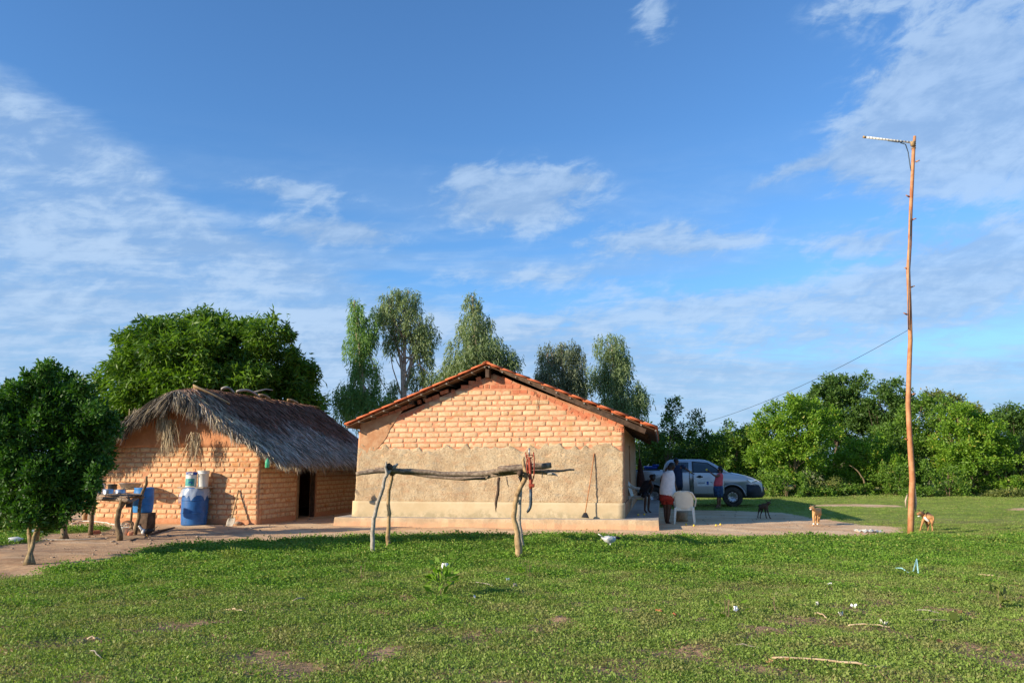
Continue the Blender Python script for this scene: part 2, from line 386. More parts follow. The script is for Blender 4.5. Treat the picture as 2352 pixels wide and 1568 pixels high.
# ------------------------------------------------------------------ object helpers
def tag(o, label=None, cat=None, group=None, kind=None):
    if label: o['label'] = label
    if cat: o['category'] = cat
    if group: o['group'] = group
    if kind: o['kind'] = kind
    return o
def empty(name, loc, rz=0.0):
    o = bpy.data.objects.new(name, None); COL.objects.link(o); o.empty_display_size = .1
    o.location = loc; o.rotation_euler = (0, 0, rz); return o
def link(name, me, m=None, parent=None, loc=None):
    o = bpy.data.objects.new(name, me); COL.objects.link(o)
    if m is not None and not me.materials:
        for k in (m if isinstance(m, (list, tuple)) else [m]): me.materials.append(M[k])
    if parent is not None: o.parent = parent
    if loc is not None: o.location = loc
    return o
class MB:
    def __init__(s): s.v = []; s.f = []; s.mi = []; s.m = 0
    def quad(s, a, b, c, d):
        n = len(s.v); s.v += [tuple(a), tuple(b), tuple(c), tuple(d)]; s.f.append((n, n + 1, n + 2, n + 3)); s.mi.append(s.m)
    def add(s, vs, fs):
        n = len(s.v); s.v += [tuple(v) for v in vs]
        for f in fs: s.f.append(tuple(i + n for i in f)); s.mi.append(s.m)
    def box(s, a, b, jit=0.0, mtx=None):
        x0, y0, z0 = a; x1, y1, z1 = b
        vs = [Vector(v) for v in [(x0, y0, z0), (x1, y0, z0), (x1, y1, z0), (x0, y1, z0), (x0, y0, z1), (x1, y0, z1), (x1, y1, z1), (x0, y1, z1)]]
        if jit: vs = [v + Vector((rnd.uniform(-jit, jit), rnd.uniform(-jit, jit), rnd.uniform(-jit, jit))) for v in vs]
        if mtx: vs = [mtx @ v for v in vs]
        s.add(vs, [(0, 3, 2, 1), (4, 5, 6, 7), (0, 1, 5, 4), (1, 2, 6, 5), (2, 3, 7, 6), (3, 0, 4, 7)])
    def rings(s, rs, cap=True, close=True):
        n0 = len(s.v); k = len(rs[0])
        for r in rs: s.v += [tuple(p) for p in r]
        for i in range(len(rs) - 1):
            for j in range(k if close else k - 1):
                a = n0 + i * k + j; b = n0 + i * k + (j + 1) % k
                s.f.append((a, b, b + k, a + k)); s.mi.append(s.m)
        if cap:
            s.f.append(tuple(n0 + j for j in reversed(range(k)))); s.mi.append(s.m)
            e = n0 + (len(rs) - 1) * k; s.f.append(tuple(e + j for j in range(k))); s.mi.append(s.m)
    def tube(s, pts, rad, seg=8, cap=True, jit=0.0):
        pts = [Vector(p) for p in pts]
        if not isinstance(rad, (list, tuple)): rad = [rad] * len(pts)
        rs = []; up = None
        for i, p in enumerate(pts):
            t = (pts[min(i + 1, len(pts) - 1)] - pts[max(i - 1, 0)])
            t = t.normalized() if t.length > 1e-9 else Vector((0, 0, 1))
            if up is None:
                up = Vector((0, 0, 1)) if abs(t.z) < .9 else Vector((1, 0, 0))
            a = t.cross(up).normalized(); b = a.cross(t).normalized(); up = b
            rs.append([p + (a * math.cos(q) + b * math.sin(q)) * rad[i] * (1 + (rnd.uniform(-jit, jit) if jit else 0)) for q in [2 * math.pi * j / seg for j in range(seg)]])
        s.rings(rs, cap)
    def lathe(s, prof, seg=20, c=(0, 0, 0), cap=True, ex=1.0):
        rs = [[Vector((c[0] + r * math.cos(2 * math.pi * j / seg) * ex, c[1] + r * math.sin(2 * math.pi * j / seg), c[2] + z)) for j in range(seg)] for r, z in prof]
        s.rings(rs, cap)
    def loft(s, secs, seg=16, cap=True):
        """secs: (centre, rx, ry, tilt-axis direction) ellipses stacked along a path"""
        rs = []
        for c, rx, ry, ax, side in secs:
            ax = Vector(ax).normalized(); sd = Vector(side); sd = (sd - ax * sd.dot(ax)).normalized(); fr = ax.cross(sd)
            rs.append([Vector(c) + sd * math.cos(q) * rx + fr * math.sin(q) * ry for q in [2 * math.pi * j / seg for j in range(seg)]])
        s.rings(rs, cap)
    def mesh(s, name, smooth=False):
        me = bpy.data.meshes.new(name); me.from_pydata(s.v, [], s.f)
        if smooth: me.polygons.foreach_set('use_smooth', [True] * len(me.polygons))
        if any(s.mi): me.polygons.foreach_set('material_index', s.mi)
        me.update(); return me
    def build(s, name, m, parent=None, smooth=False, loc=None, bevel=0, sub=0, recalc=False):
        me = s.mesh(name, smooth)
        if recalc:
            bm = bmesh.new(); bm.from_mesh(me); bmesh.ops.recalc_face_normals(bm, faces=bm.faces); bm.to_mesh(me); bm.free()
        o = link(name, me, m, parent, loc)
        if bevel:
            b = o.modifiers.new('b', 'BEVEL'); b.width = bevel; b.segments = 2; b.limit_method = 'ANGLE'; b.angle_limit = R(35)
            me.polygons.foreach_set('use_smooth', [True] * len(me.polygons)); b.harden_normals = False
        if sub:
            b = o.modifiers.new('s', 'SUBSURF'); b.levels = sub; b.render_levels = sub
        return o
def wob(pts, n=4, amp=.02, seed=0):
    """more points on a polyline, pushed about a little, for branches and sticks"""
    r = random.Random(seed); out = []
    pts = [Vector(p) for p in pts]
    for i in range(len(pts) - 1):
        for k in range(n):
            p = pts[i].lerp(pts[i + 1], k / n)
            if not (i == 0 and k == 0): p = p + Vector((r.uniform(-amp, amp), r.uniform(-amp, amp), r.uniform(-amp, amp)))
            out.append(p)
    out.append(pts[-1]); return out
def lin(a, b, n): return [a + (b - a) * i / (n - 1) for i in range(n)]
def fast_mesh(name, V, K, attrs=None, smooth=False):
    """V: (n*K,3) vertices, every K of them one face"""
    nv = len(V); nf = nv // K
    me = bpy.data.meshes.new(name); me.vertices.add(nv); me.vertices.foreach_set('co', np.ascontiguousarray(V, dtype=np.float32).ravel())
    me.loops.add(nv); me.loops.foreach_set('vertex_index', np.arange(nv, dtype=np.int32))
    me.polygons.add(nf); me.polygons.foreach_set('loop_start', np.arange(0, nv, K, dtype=np.int32))
    me.update(calc_edges=True)
    for k, a in (attrs or {}).items():
        if a.ndim == 1:
            at_ = me.attributes.new(k, 'FLOAT', 'POINT'); at_.data.foreach_set('value', a.astype(np.float32))
        else:
            at_ = me.attributes.new(k, 'FLOAT_COLOR', 'POINT'); at_.data.foreach_set('color', a.astype(np.float32).ravel())
    return me
def unit(a): return a / np.maximum(np.linalg.norm(a, axis=1, keepdims=True), 1e-9)
def leaves(P, A, L, W, tint, curl=0.0):
    """a rhombic leaf at each P pointing along A"""
    n = len(P); A = unit(A); S = unit(np.cross(A, nr.normal(size=(n, 3)))); N = np.cross(A, S)
    L = np.asarray(L).reshape(-1, 1) * np.ones((n, 1)); W = np.asarray(W).reshape(-1, 1) * np.ones((n, 1))
    V = np.empty((n, 4, 3)); V[:, 0] = P; V[:, 1] = P + A * L * .45 + S * W * .5; V[:, 2] = P + A * L - N * L * curl; V[:, 3] = P + A * L * .45 - S * W * .5
    return V.reshape(-1, 3), np.repeat(tint, 4)

# ================================================================== GROUND
def poly_w(pts, z=0.0): return np.array([[gnd(a, b, z).x, gnd(a, b, z).y] for a, b in pts])
YARD = np.vstack([poly_w([(-260, 1352), (0, 1316), (90, 1310), (180, 1294), (250, 1284), (330, 1268), (352, 1252), (480, 1244), (700, 1233), (860, 1227), (1000, 1224), (1150, 1225),
               (1300, 1223), (1420, 1227), (1500, 1228), (1650, 1229), (1800, 1229), (1950, 1226), (2040, 1221), (2085, 1216)], .085), poly_w([(2078, 1212), (2060, 1209), (1998, 1206), (1930, 1197), (1890, 1192),
               (1856, 1187), (1800, 1177), (1700, 1173), (1560, 1170), (1500, 1162)]), np.array([[6.0, 34.0], [4.0, 37.0], [-6, 36.5], [-9, 31.5], [-13.4, 27.5]]), poly_w([(150, 1176), (60, 1184), (-80, 1190), (-400, 1192)])])
STRIP = poly_w([(1860, 1160.5), (1900, 1157.5), (1980, 1157.5), (2060, 1160), (2075, 1163.5), (2000, 1165), (1930, 1162.5), (1870, 1162)])
STRIP2 = poly_w([(2310, 1168), (2352, 1165), (2500, 1165), (2500, 1171), (2320, 1172)])
LAWN1 = poly_w([(-200, 1205), (-60, 1206), (70, 1213), (80, 1226), (52, 1243), (10, 1252), (-60, 1262), (-200, 1270)])
LAWN2 = poly_w([(95, 1216), (120, 1213), (215, 1215), (225, 1221), (150, 1225), (100, 1223)])
def sdist(px, py, poly):
    n = len(poly); d = np.full(px.shape, 1e9); inside = np.zeros(px.shape, bool)
    for i in range(n):
        a = poly[i]; b = poly[(i + 1) % n]; e = b - a; L = max((e ** 2).sum(), 1e-9)
        t = np.clip(((px - a[0]) * e[0] + (py - a[1]) * e[1]) / L, 0, 1)
        d = np.minimum(d, np.hypot(px - a[0] - t * e[0], py - a[1] - t * e[1]))
        c = ((a[1] > py) != (b[1] > py)) & (px < e[0] * (py - a[1]) / (e[1] if abs(e[1]) > 1e-9 else 1e-9) + a[0])
        inside ^= c
    return np.where(inside, d, -d)
def dirt_sd(x, y):
    s = sdist(x, y, YARD)
    for q in (STRIP, STRIP2): s = np.maximum(s, sdist(x, y, q))
    for q in (LAWN1, LAWN2): s = np.minimum(s, -sdist(x, y, q))
    return s
def wav(x, y, f, ph):
    return np.sin(x * f + ph) * np.cos(y * f * 1.13 + ph * 1.7) + .5 * np.sin(x * f * 2.3 + y * f * 1.9 + ph * 3.1)
def lushf(x, y):
    v = (y - 8.2 - .105 * np.clip(x + 6, 0, 99)) / 6.5 + .20 * wav(x, y, .9, 2.2) + .16 * wav(x, y, 2.3, .5) + .10 * np.clip((-x) / 3, 0, 1)
    v = v - np.clip((y - 21) / 6, 0, 1) * .9
    return np.clip(v, 0, 1)
SDF = lambda x, y: dirt_sd(x, y)
def gheight(x, y):
    fade = np.clip((np.hypot(x, y) - 3) / 6, 0, 1)
    h = .012 * wav(x, y, 1.7, .4) + .008 * wav(x, y, 4.1, 1.3)
    g = np.clip(-SDF(x, y) / .6, 0, 1) * np.clip((24 - y) / 3, 0, 1)
    h = h + g * (.020 * wav(x, y, 5.1, 2.1) + .012 * wav(x, y, 9.3, .2))
    return h * fade * (1 - np.clip((y - 14) / 20, 0, 1) * .5)
def spread(lo, hi, fine, n, out):
    inner = np.arange(lo, hi + 1e-6, fine); k = np.arange(1, n + 1)
    g = fine * (np.power(out, k) - 1) / (out - 1) * 2
    return np.concatenate([(lo - g)[::-1], inner, hi + g])
xs = spread(-16, 19, .15, 28, 1.27); ya = np.arange(5, 24, .12); yb = np.arange(24.2, 50, .4)
gk = .5 * (np.power(1.24, np.arange(1, 31)) - 1) / .24
ys = np.concatenate([[-60, -20, -6, 0, 3, 4.3], ya, yb, 50 + gk])
GX, GY = np.meshgrid(xs, ys); fx, fy = GX.ravel(), GY.ravel()
sd = dirt_sd(fx, fy)
gv = np.stack([fx, fy, gheight(fx, fy)], 1)
me = bpy.data.meshes.new('ground'); nxx, nyy = len(xs), len(ys)
ii = (np.arange(nyy - 1)[:, None] * nxx + np.arange(nxx - 1)[None]).ravel()
F = np.stack([ii, ii + 1, ii + nxx + 1, ii + nxx], 1)
me.vertices.add(len(gv)); me.vertices.foreach_set('co', gv.astype(np.float32).ravel())
me.loops.add(F.size); me.loops.foreach_set('vertex_index', F.ravel().astype(np.int32))
me.polygons.add(len(F)); me.polygons.foreach_set('loop_start', np.arange(0, F.size, 4, dtype=np.int32)); me.update(calc_edges=True)
me.polygons.foreach_set('use_smooth', [True] * len(F))
a_ = me.attributes.new('dirt', 'FLOAT', 'POINT'); a_.data.foreach_set('value', np.clip(sd, -3, 3).astype(np.float32))
a_ = me.attributes.new('lush', 'FLOAT', 'POINT'); a_.data.foreach_set('value', lushf(fx, fy).astype(np.float32))
def ground_mat(nt, p):
    v = geo(nt); A = lambda k: E(nt, nt.node('ShaderNodeAttribute', attribute_name=k).outputs['Fac'])
    sdn = A('dirt'); lush = A('lush')
    n1 = nt.noise(v, .8, 6, .6); n2 = nt.noise(v, 5, 6, .65); n3 = nt.noise(v, 32, 5, .65); n4 = nt.noise(v, .25, 4, .55)
    sand = nt.mix(nt.smooth(n1, .36, .64), (.63, .395, .215), (.73, .53, .325))
    sand = nt.mix(nt.smooth(n2, .52, .72) * .35, sand, (.50, .28, .15))
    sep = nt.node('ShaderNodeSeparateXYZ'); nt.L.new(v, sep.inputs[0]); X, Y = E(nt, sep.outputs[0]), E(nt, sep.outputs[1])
    mud_and_shade = nt.smooth(X * -1.0 - 4.6 + (n1 - .5) * 2, 0.0, 3.0) * nt.smooth(21.2 - Y + (n2 - .5) * 1.5, -.5, 1.5)  # damp mud round the table, with the tree's shadow painted into the same brown
    sand = nt.mix(mud_and_shade * nt.smooth(n1 + n2 * .5, .56, .90) * .9, sand, (.32, .18, .10))
    sand = nt.mix(nt.smooth(n3, .58, .72) * .6, sand, (.33, .20, .11))
    mp = nt.node('ShaderNodeMapping'); nt.L.new(v, mp.inputs[0]); mp.inputs['Scale'].default_value = (.5, 2.2, 1); mp.inputs['Rotation'].default_value = (0, 0, .12); n5 = nt.noise(mp.outputs[0], 1.3, 6, .65)
    sand = nt.mix(nt.smooth(n5, .52, .66) * .5, sand, (.45, .25, .14)); sand = nt.mix(nt.smooth(n5, .45, .34) * .4, sand, (.72, .55, .38))
    far = nt.smooth(Y, 19.0, 26.0)
    g = nt.mix(nt.smooth(n2 * .6 + n4 * .4, .38, .62), (.15, .20, .03), (.27, .34, .06))
    g = nt.mix(nt.smooth(n1, .56, .72) * .6, g, (.34, .27, .12))
    g = nt.mix(nt.smooth(Y, 34.0, 44.0) * .75, g, nt.mix(nt.smooth(n2, .4, .6), (.27, .26, .08), (.37, .31, .14)))
    soil = nt.mix(nt.smooth(n2, .40, .60), (.24, .16, .08), (.46, .28, .165))
    soil = nt.mix(nt.smooth(n3, .42, .60) * (.25 + .6 * lush), soil, (.06, .08, .022))
    gg = nt.mix(far, soil, g)
    d = nt.smooth(sdn + (n2 - .5) * .7 + (n3 - .5) * .3, -.08, .10)
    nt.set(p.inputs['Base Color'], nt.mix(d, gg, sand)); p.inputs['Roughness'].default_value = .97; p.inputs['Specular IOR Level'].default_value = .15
    bump(nt, p, n2 * .5 + n3 * .5, .03)
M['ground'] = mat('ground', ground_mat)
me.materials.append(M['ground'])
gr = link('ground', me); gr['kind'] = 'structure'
tag(gr, 'pale orange sand yard running into green lawn')

# ------------------------------------------------------------------ low leafy ground cover and short grass
def sprig_meshes(kind, count, matname):
    col = bpy.data.collections.new(kind)
    for k in range(count):
        if kind == 'lush':
            n = 60; Q = nr.normal(size=(n, 3)) * [.080, .080, 0]; Q[:, 2] = np.abs(nr.normal(size=n)) * .030 + .010
            A = nr.normal(size=(n, 3)); A[:, 2] = np.abs(A[:, 2]) * .55; L = nr.uniform(.018, .036, n); W = L * nr.uniform(.5, .75, n)
        else:
            n = 64; Q = nr.normal(size=(n, 3)) * [.085, .085, 0]; Q[:, 2] = np.abs(nr.normal(size=n)) * .010 + .004
            A = nr.normal(size=(n, 3)); A[:, 2] = np.abs(A[:, 2]) * .8 + .15; L = nr.uniform(.012, .030, n); W = L * nr.uniform(.3, .65, n)
        V, t = leaves(Q, A, L, W, nr.uniform(0, 1, n), .1)
        m = fast_mesh(kind + '_sprig', V, 4, {'tint': t}); m.materials.append(M[matname])
        o = bpy.data.objects.new(kind + '_sprig', m); col.objects.link(o)
    return col
def scatter(name, label, P, scale, rot, col):
    me = bpy.data.meshes.new(name); me.vertices.add(len(P)); me.vertices.foreach_set('co', P.astype(np.float32).ravel())
    a = me.attributes.new('sc', 'FLOAT', 'POINT'); a.data.foreach_set('value', scale.astype(np.float32))
    a = me.attributes.new('rz', 'FLOAT', 'POINT'); a.data.foreach_set('value', rot.astype(np.float32))
    me.update(); o = bpy.data.objects.new(name, me); COL.objects.link(o)
    ng = bpy.data.node_groups.new(name, 'GeometryNodeTree')
    ng.interface.new_socket('Geometry', in_out='INPUT', socket_type='NodeSocketGeometry'); ng.interface.new_socket('Geometry', in_out='OUTPUT', socket_type='NodeSocketGeometry')
    N, L = ng.nodes, ng.links
    gi, go = N.new('NodeGroupInput'), N.new('NodeGroupOutput'); ins = N.new('GeometryNodeInstanceOnPoints'); ci = N.new('GeometryNodeCollectionInfo')
    ci.inputs['Collection'].default_value = col; ci.inputs['Separate Children'].default_value = True; ci.inputs['Reset Children'].default_value = True
    ins.inputs['Pick Instance'].default_value = True
    s = N.new('GeometryNodeInputNamedAttribute'); s.data_type = 'FLOAT'; s.inputs[0].default_value = 'sc'
    r = N.new('GeometryNodeInputNamedAttribute'); r.data_type = 'FLOAT'; r.inputs[0].default_value = 'rz'
    cx = N.new('ShaderNodeCombineXYZ')
    L.new(gi.outputs[0], ins.inputs['Points']); L.new(ci.outputs[0], ins.inputs['Instance']); L.new(s.outputs[0], ins.inputs['Scale'])
    L.new(r.outputs[0], cx.inputs[2]); L.new(cx.outputs[0], ins.inputs['Rotation']); L.new(ins.outputs[0], go.inputs[0])
    md = o.modifiers.new('scatter', 'NODES'); md.node_group = ng
    tag(o, label, kind='stuff'); return o
def pts_in(n, y0, y1, pw=1.0, margin=3.6, xr=99):
    u = nr.uniform(0, 1, n); y = y0 + (y1 - y0) * u ** pw; hw = y * .655 + margin
    x = nr.uniform(-1, 1, n) * hw; k = (np.abs(x) < xr); return x[k], y[k]
x, y = pts_in(70000, 7.5, 25, .85)
lf = lushf(x, y); s0 = dirt_sd(x, y) + nr.normal(size=len(x)) * .10 + .12 * wav(x, y, 3.0, 1.0)
patch = .5 + .5 * np.clip(wav(x, y, 2.6, .7) * .8 + wav(x, y, 6.1, 2.7) * .4, -1, 1)
keep = (s0 < 0) & (nr.uniform(0, 1, len(x)) < np.clip(lf * 1.35 - .30 + .7 * (patch - .5), 0, 1)) & ~((x > 6.5) & (y > 18.0 + .3 * wav(x, y, 2.0, .3))) & ~((x < -8.3) & (y > 22.2))
P = np.stack([x, y, gheight(x, y)], 1)[keep]
edgeboost = 1 + .12 * np.clip(1 + s0[keep] / .8, 0, 1)
sc = (.50 + .55 * lf[keep] + .45 * (patch[keep] - .4)) * nr.uniform(.6, 1.35, keep.sum()) * edgeboost
lushcol = sprig_meshes('lush', 8, 'cover_lush'); thincol = sprig_meshes('thin', 8, 'cover_thin')
scatter('ground_cover', 'lush low creeping plants with small round green leaves', P, sc, nr.uniform(0, 6.28, len(P)), lushcol)
x, y = pts_in(80000, 5.4, 24, 1.05)
s0 = dirt_sd(x, y) + nr.normal(size=len(x)) * .12
bare = wav(x, y, 2.1, 5.1) + .8 * wav(x, y, 5.3, .9) + .4 * wav(x, y, 11, 2.0)
pb = np.clip(.66 + np.clip((y - 6) / 5, 0, 1) * .5 - .85 * np.clip(bare - .02, 0, 1.5) * np.clip((13 - y) / 5, .18, 1), .04, 1)
keep = (s0 < 0) & (nr.uniform(0, 1, len(x)) < pb) & ~((x > 9) & (y > 22)) & ~((x < -8.3) & (y > 22.2))
P = np.stack([x, y, gheight(x, y)], 1)[keep]
scatter('short_grass', 'short thin turf of weeds and grass on sandy soil', P, nr.uniform(.6, 1.35, len(P)), nr.uniform(0, 6.28, len(P)), thincol)
# sparse tufts on the sand yard, the lawn beyond it and the weeds in front of the trees
x = nr.uniform(-30, 34, 34000); y = 20 + 26 * nr.uniform(0, 1, 34000) ** .8
s0 = dirt_sd(x, y) + nr.normal(size=len(x)) * .15
frm = np.abs(x) < y * .70 + 1
keep = (s0 < 0) & frm & (nr.uniform(0, 1, len(x)) < .50 + .4 * (y > 38))
P = np.stack([x, y, gheight(x, y)], 1)[keep]
scatter('far_grass', 'green lawn beyond the sand yard in front of the trees', P, (nr.uniform(.7, 1.6, len(P)) * (1 + np.clip((P[:, 1] - 38) / 5, 0, 1) * 2.2)), nr.uniform(0, 6.28, len(P)), thincol)

# ================================================================== BRICK HELPERS
def brick_mesh(name, w, h, d, seed, rough=.004, rnd_e=.018):
    """one worn mud brick: a pillowed front face (towards -y), w x h, sunk d into the wall"""
    r = random.Random(seed); xs_ = [-w / 2, -w / 2 + rnd_e * 1.3, -w * .12, w * .2, w / 2 - rnd_e * 1.3, w / 2]; zs = [-h / 2, -h / 2 + rnd_e, h / 2 - rnd_e, h / 2]
    vs, fs = [], []
    for j, z in enumerate(zs):
        for i, x in enumerate(xs_):
            e = (i in (0, len(xs_) - 1)) + (j in (0, 3))
            y = [0, .002, .007][e] + r.uniform(-rough, rough)
            k = .006 if e == 2 else 0
            vs.append((x - math.copysign(k, x) + r.uniform(-rough, rough), y, z - math.copysign(k, z) + r.uniform(-rough, rough) * .8))
    nx = len(xs_)
    for j in range(3):
        for i in range(nx - 1):
            a = j * nx + i; fs.append((a, a + 1, a + nx + 1, a + nx))
    ring = [i for i in range(nx)] + [j * nx + nx - 1 for j in range(1, 4)] + [3 * nx + i for i in reversed(range(nx - 1))] + [j * nx for j in (2, 1)]
    b0 = len(vs)
    for i in ring: vs.append((vs[i][0], d, vs[i][2]))
    for k in range(len(ring)):
        a, b = ring[k], ring[(k + 1) % len(ring)]
        fs.append((b, a, b0 + k, b0 + (k + 1) % len(ring)))
    me = bpy.data.meshes.new(name); me.from_pydata(vs, [], fs); me.polygons.foreach_set('use_smooth', [True] * len(fs)); me.update(); return me
def hollow_mesh(name, w, h, d, end=False):
    """red hollow clay block: ribbed face, or its end with open holes"""
    b = MB()
    if not end:
        k = 5; zz = []
        for i in range(k):
            z0 = -h / 2 + h * i / k; z1 = z0 + h / k; zz += [(z0, 0), (z0 + .004, 0) if 0 else (z0 + h / k * .78, 0), (z0 + h / k * .82, .004), (z1 - .001, .004)]
        zz.append((h / 2, .002))
        for i in range(len(zz) - 1):
            b.quad((-w / 2, zz[i][1], zz[i][0]), (w / 2, zz[i][1], zz[i][0]), (w / 2, zz[i + 1][1], zz[i + 1][0]), (-w / 2, zz[i + 1][1], zz[i + 1][0]))
        b.add([(-w/2,0,-h/2),(w/2,0,-h/2),(w/2,d,-h/2),(-w/2,d,-h/2),(-w/2,0,h/2),(w/2,0,h/2),(w/2,d,h/2),(-w/2,d,h/2)], [(0,3,2,1),(4,5,6,7),(1,2,6,5),(3,0,4,7)])
    else:
        nx, nz = (3, 2) if w > .16 else (2, 2); t = .16
        xs_ = []; zs = []
        for i in range(nx): c = -w / 2 + w * (i + .5) / nx; xs_ += [c - w / nx * .34, c + w / nx * .34]
        for i in range(nz): c = -h / 2 + h * (i + .5) / nz; zs += [c - h / nz * .34, c + h / nz * .34]
        xs_ = [-w / 2] + xs_ + [w / 2]; zs = [-h / 2] + zs + [h / 2]
        for i in range(len(xs_) - 1):
            for j in range(len(zs) - 1):
                x0, x1, z0, z1 = xs_[i], xs_[i + 1], zs[j], zs[j + 1]
                if i % 2 == 1 and j % 2 == 1:
                    y = .05; b.m = 1; b.quad((x0, y, z0), (x1, y, z0), (x1, y, z1), (x0, y, z1)); b.m = 0
                    b.quad((x0, 0, z0), (x0, y, z0), (x0, y, z1), (x0, 0, z1)); b.quad((x1, y, z0), (x1, 0, z0), (x1, 0, z1), (x1, y, z1))
                    b.quad((x0, 0, z0), (x1, 0, z0), (x1, y, z0), (x0, y, z0)); b.quad((x0, y, z1), (x1, y, z1), (x1, 0, z1), (x0, 0, z1))
                else: b.quad((x0, 0, z0), (x1, 0, z0), (x1, 0, z1), (x0, 0, z1))
        b.add([(-w/2,0,-h/2),(w/2,0,-h/2),(w/2,d,-h/2),(-w/2,d,-h/2),(-w/2,0,h/2),(w/2,0,h/2),(w/2,d,h/2),(-w/2,d,h/2)], [(0,3,2,1),(4,5,6,7),(1,2,6,5),(3,0,4,7)])
    return b.mesh(name)
def wall_sheet(left, right, bot, top, ny, nz, depth, rough, seed, y0=0.0):
    """a wall as a solid sheet: left(z)/right(z) edges, top(x) line, gently uneven face"""
    r = random.Random(seed); b = MB(); V = []; Z0 = bot
    G = [[None] * (ny + 1) for _ in range(nz + 1)]
    for j in range(nz + 1):
        for i in range(ny + 1):
            s = i / ny; xm = left(bot) + (right(bot) - left(bot)) * s; zt = top(xm); z = bot + (zt - bot) * j / nz
            x = left(z) + (right(z) - left(z)) * s
            e = rough * (0.3 if i in (0, ny) else 1)
            G[j][i] = (x + (r.uniform(-1, 1) * rough * .9 if i in (0, ny) else 0), y0 + r.uniform(-e, e), z)
    base = 0
    for j in range(nz + 1):
        for i in range(ny + 1): b.v.append(G[j][i])
    n1 = ny + 1
    for j in range(nz):
        for i in range(ny): b.f.append((j * n1 + i, j * n1 + i + 1, (j + 1) * n1 + i + 1, (j + 1) * n1 + i)); b.mi.append(0)
    ring = [i for i in range(n1)] + [j * n1 + ny for j in range(1, nz + 1)] + [nz * n1 + i for i in reversed(range(ny))] + [j * n1 for j in range(nz - 1, 0, -1)]
    b0 = len(b.v)
    for i in ring: b.v.append((b.v[i][0], y0 + depth, b.v[i][2]))
    for k in range(len(ring)):
        a, c = ring[k], ring[(k + 1) % len(ring)]; b.f.append((c, a, b0 + k, b0 + (k + 1) % len(ring))); b.mi.append(0)
    b.f.append(tuple(b0 + k for k in reversed(range(len(ring))))); b.mi.append(0)
    return b
def interp(pts):
    xs_, ys_ = [p[0] for p in pts], [p[1] for p in pts]
    return lambda v: float(np.interp(v, xs_, ys_))

# ================================================================== MAIN HOUSE
pr = at(1432, 1189, 20.8)
HF = Frame(pr, 10.5)
ul, _ = HF.front(813, 1186)
HF = Frame(HF.o + HF.w * ul, 10.5)              # origin at the front left foot of the wall
def hf(px, py, off=0.0): return HF.front(px, py, off)
HW = hf(1432, 1189)[0]; HL = 11.0
house = empty('brick_house', HF.o, HF.a)
tag(house, 'low adobe brick house with plastered lower wall and orange tiled gable roof', 'house')
zbot = .10
cR = [hf(1432, 1189), hf(1434, 970)]; cL = [hf(813, 1186), hf(826, 970)]
Lf = lambda z: cL[0][0] + (cL[1][0] - cL[0][0]) * (z - cL[0][1]) / (cL[1][1] - cL[0][1])
Rf = lambda z: cR[0][0] + (cR[1][0] - cR[0][0]) * (z - cR[0][1]) / (cR[1][1] - cR[0][1])
OV = -.42                                           # verge overhang in front of the wall
rl, rp, rr = hf(795, 969, OV), hf(1117, 829, OV), hf(1505, 976, OV)     # top of the tiles along the verge
slL = (rp[1] - rl[1]) / (rp[0] - rl[0]); slR = (rr[1] - rp[1]) / (rr[0] - rp[0])
rooftop = lambda u: rp[1] + (u - rp[0]) * (slL if u < rp[0] else slR)
TH = .30                                            # tiles + battens above the wall top
walltop = lambda u: rooftop(u) - TH
wall_sheet(Lf, Rf, zbot, walltop, 60, 30, .30, .006, 3, 0.0).build('wall', 'mortar', house, True)
def sidewall(x0, x1, y0, y1, ztop, name, m, holes=(), parent=house):
    b = MB(); cur = y0
    for h0, h1, hz0, hz1 in holes:
        b.box((x0, cur, zbot), (x1, h0, ztop)); 
        if hz0 > zbot: b.box((x0, h0, zbot), (x1, h1, hz0))
        b.box((x0, h0, hz1), (x1, h1, ztop)); cur = h1
    b.box((x0, cur, zbot), (x1, y1, ztop)); return b.build(name, m, parent)
zt = walltop(HW) - .02
sidewall(HW - .25, HW - .005, .302, HL, zt, 'wall', 'plaster_mud', [(4.6, 5.5, zbot, 2.2)])
sidewall(.02, .26, .302, HL, walltop(0) - .02, 'wall', 'plaster_rough')
wall_sheet(lambda z: .02, lambda z: HW - .005, zbot, walltop, 12, 4, .25, .0, 4, HL + .002).build('wall', 'plaster_rough', house)
d = MB(); d.box((HW - .16, 4.602, .3), (HW - .10, 5.498, 2.198)); d.build('door', 'wood_dark', house)
# plaster and skirting over the lower wall
zpl = hf(1100, 1023)[1]; zsk0 = hf(1000, 1151)[1]
_rr = random.Random(8); _rg = [_rr.uniform(-.15, .05) for _ in range(90)]
def rag(x): return zpl + .03 * math.sin(x * 2.3 + 1) + float(np.interp(x * 7.5, range(90), _rg)) + .05 * (x > 5.6) * math.sin(x * 4)
b = wall_sheet(lambda z: Lf(z) + .004, lambda z: Rf(z) - .004, zsk0 - .02, rag, 130, 22, .06, .0085, 5, -.022)
b.build('plaster_coat', 'plaster_rough', house, True)
b = wall_sheet(lambda z: Lf(z) - .045, lambda z: Rf(z) + .03, zbot, lambda x: zsk0, 40, 8, .30, .003, 6, -.05)
b.build('skirting', 'skirting', house, True)
sk = MB(); sk.box((HW - .02, .25, zbot + .01), (HW + .035, HL, zsk0 - .03)); sk.build('skirting', 'plaster_mud', house)
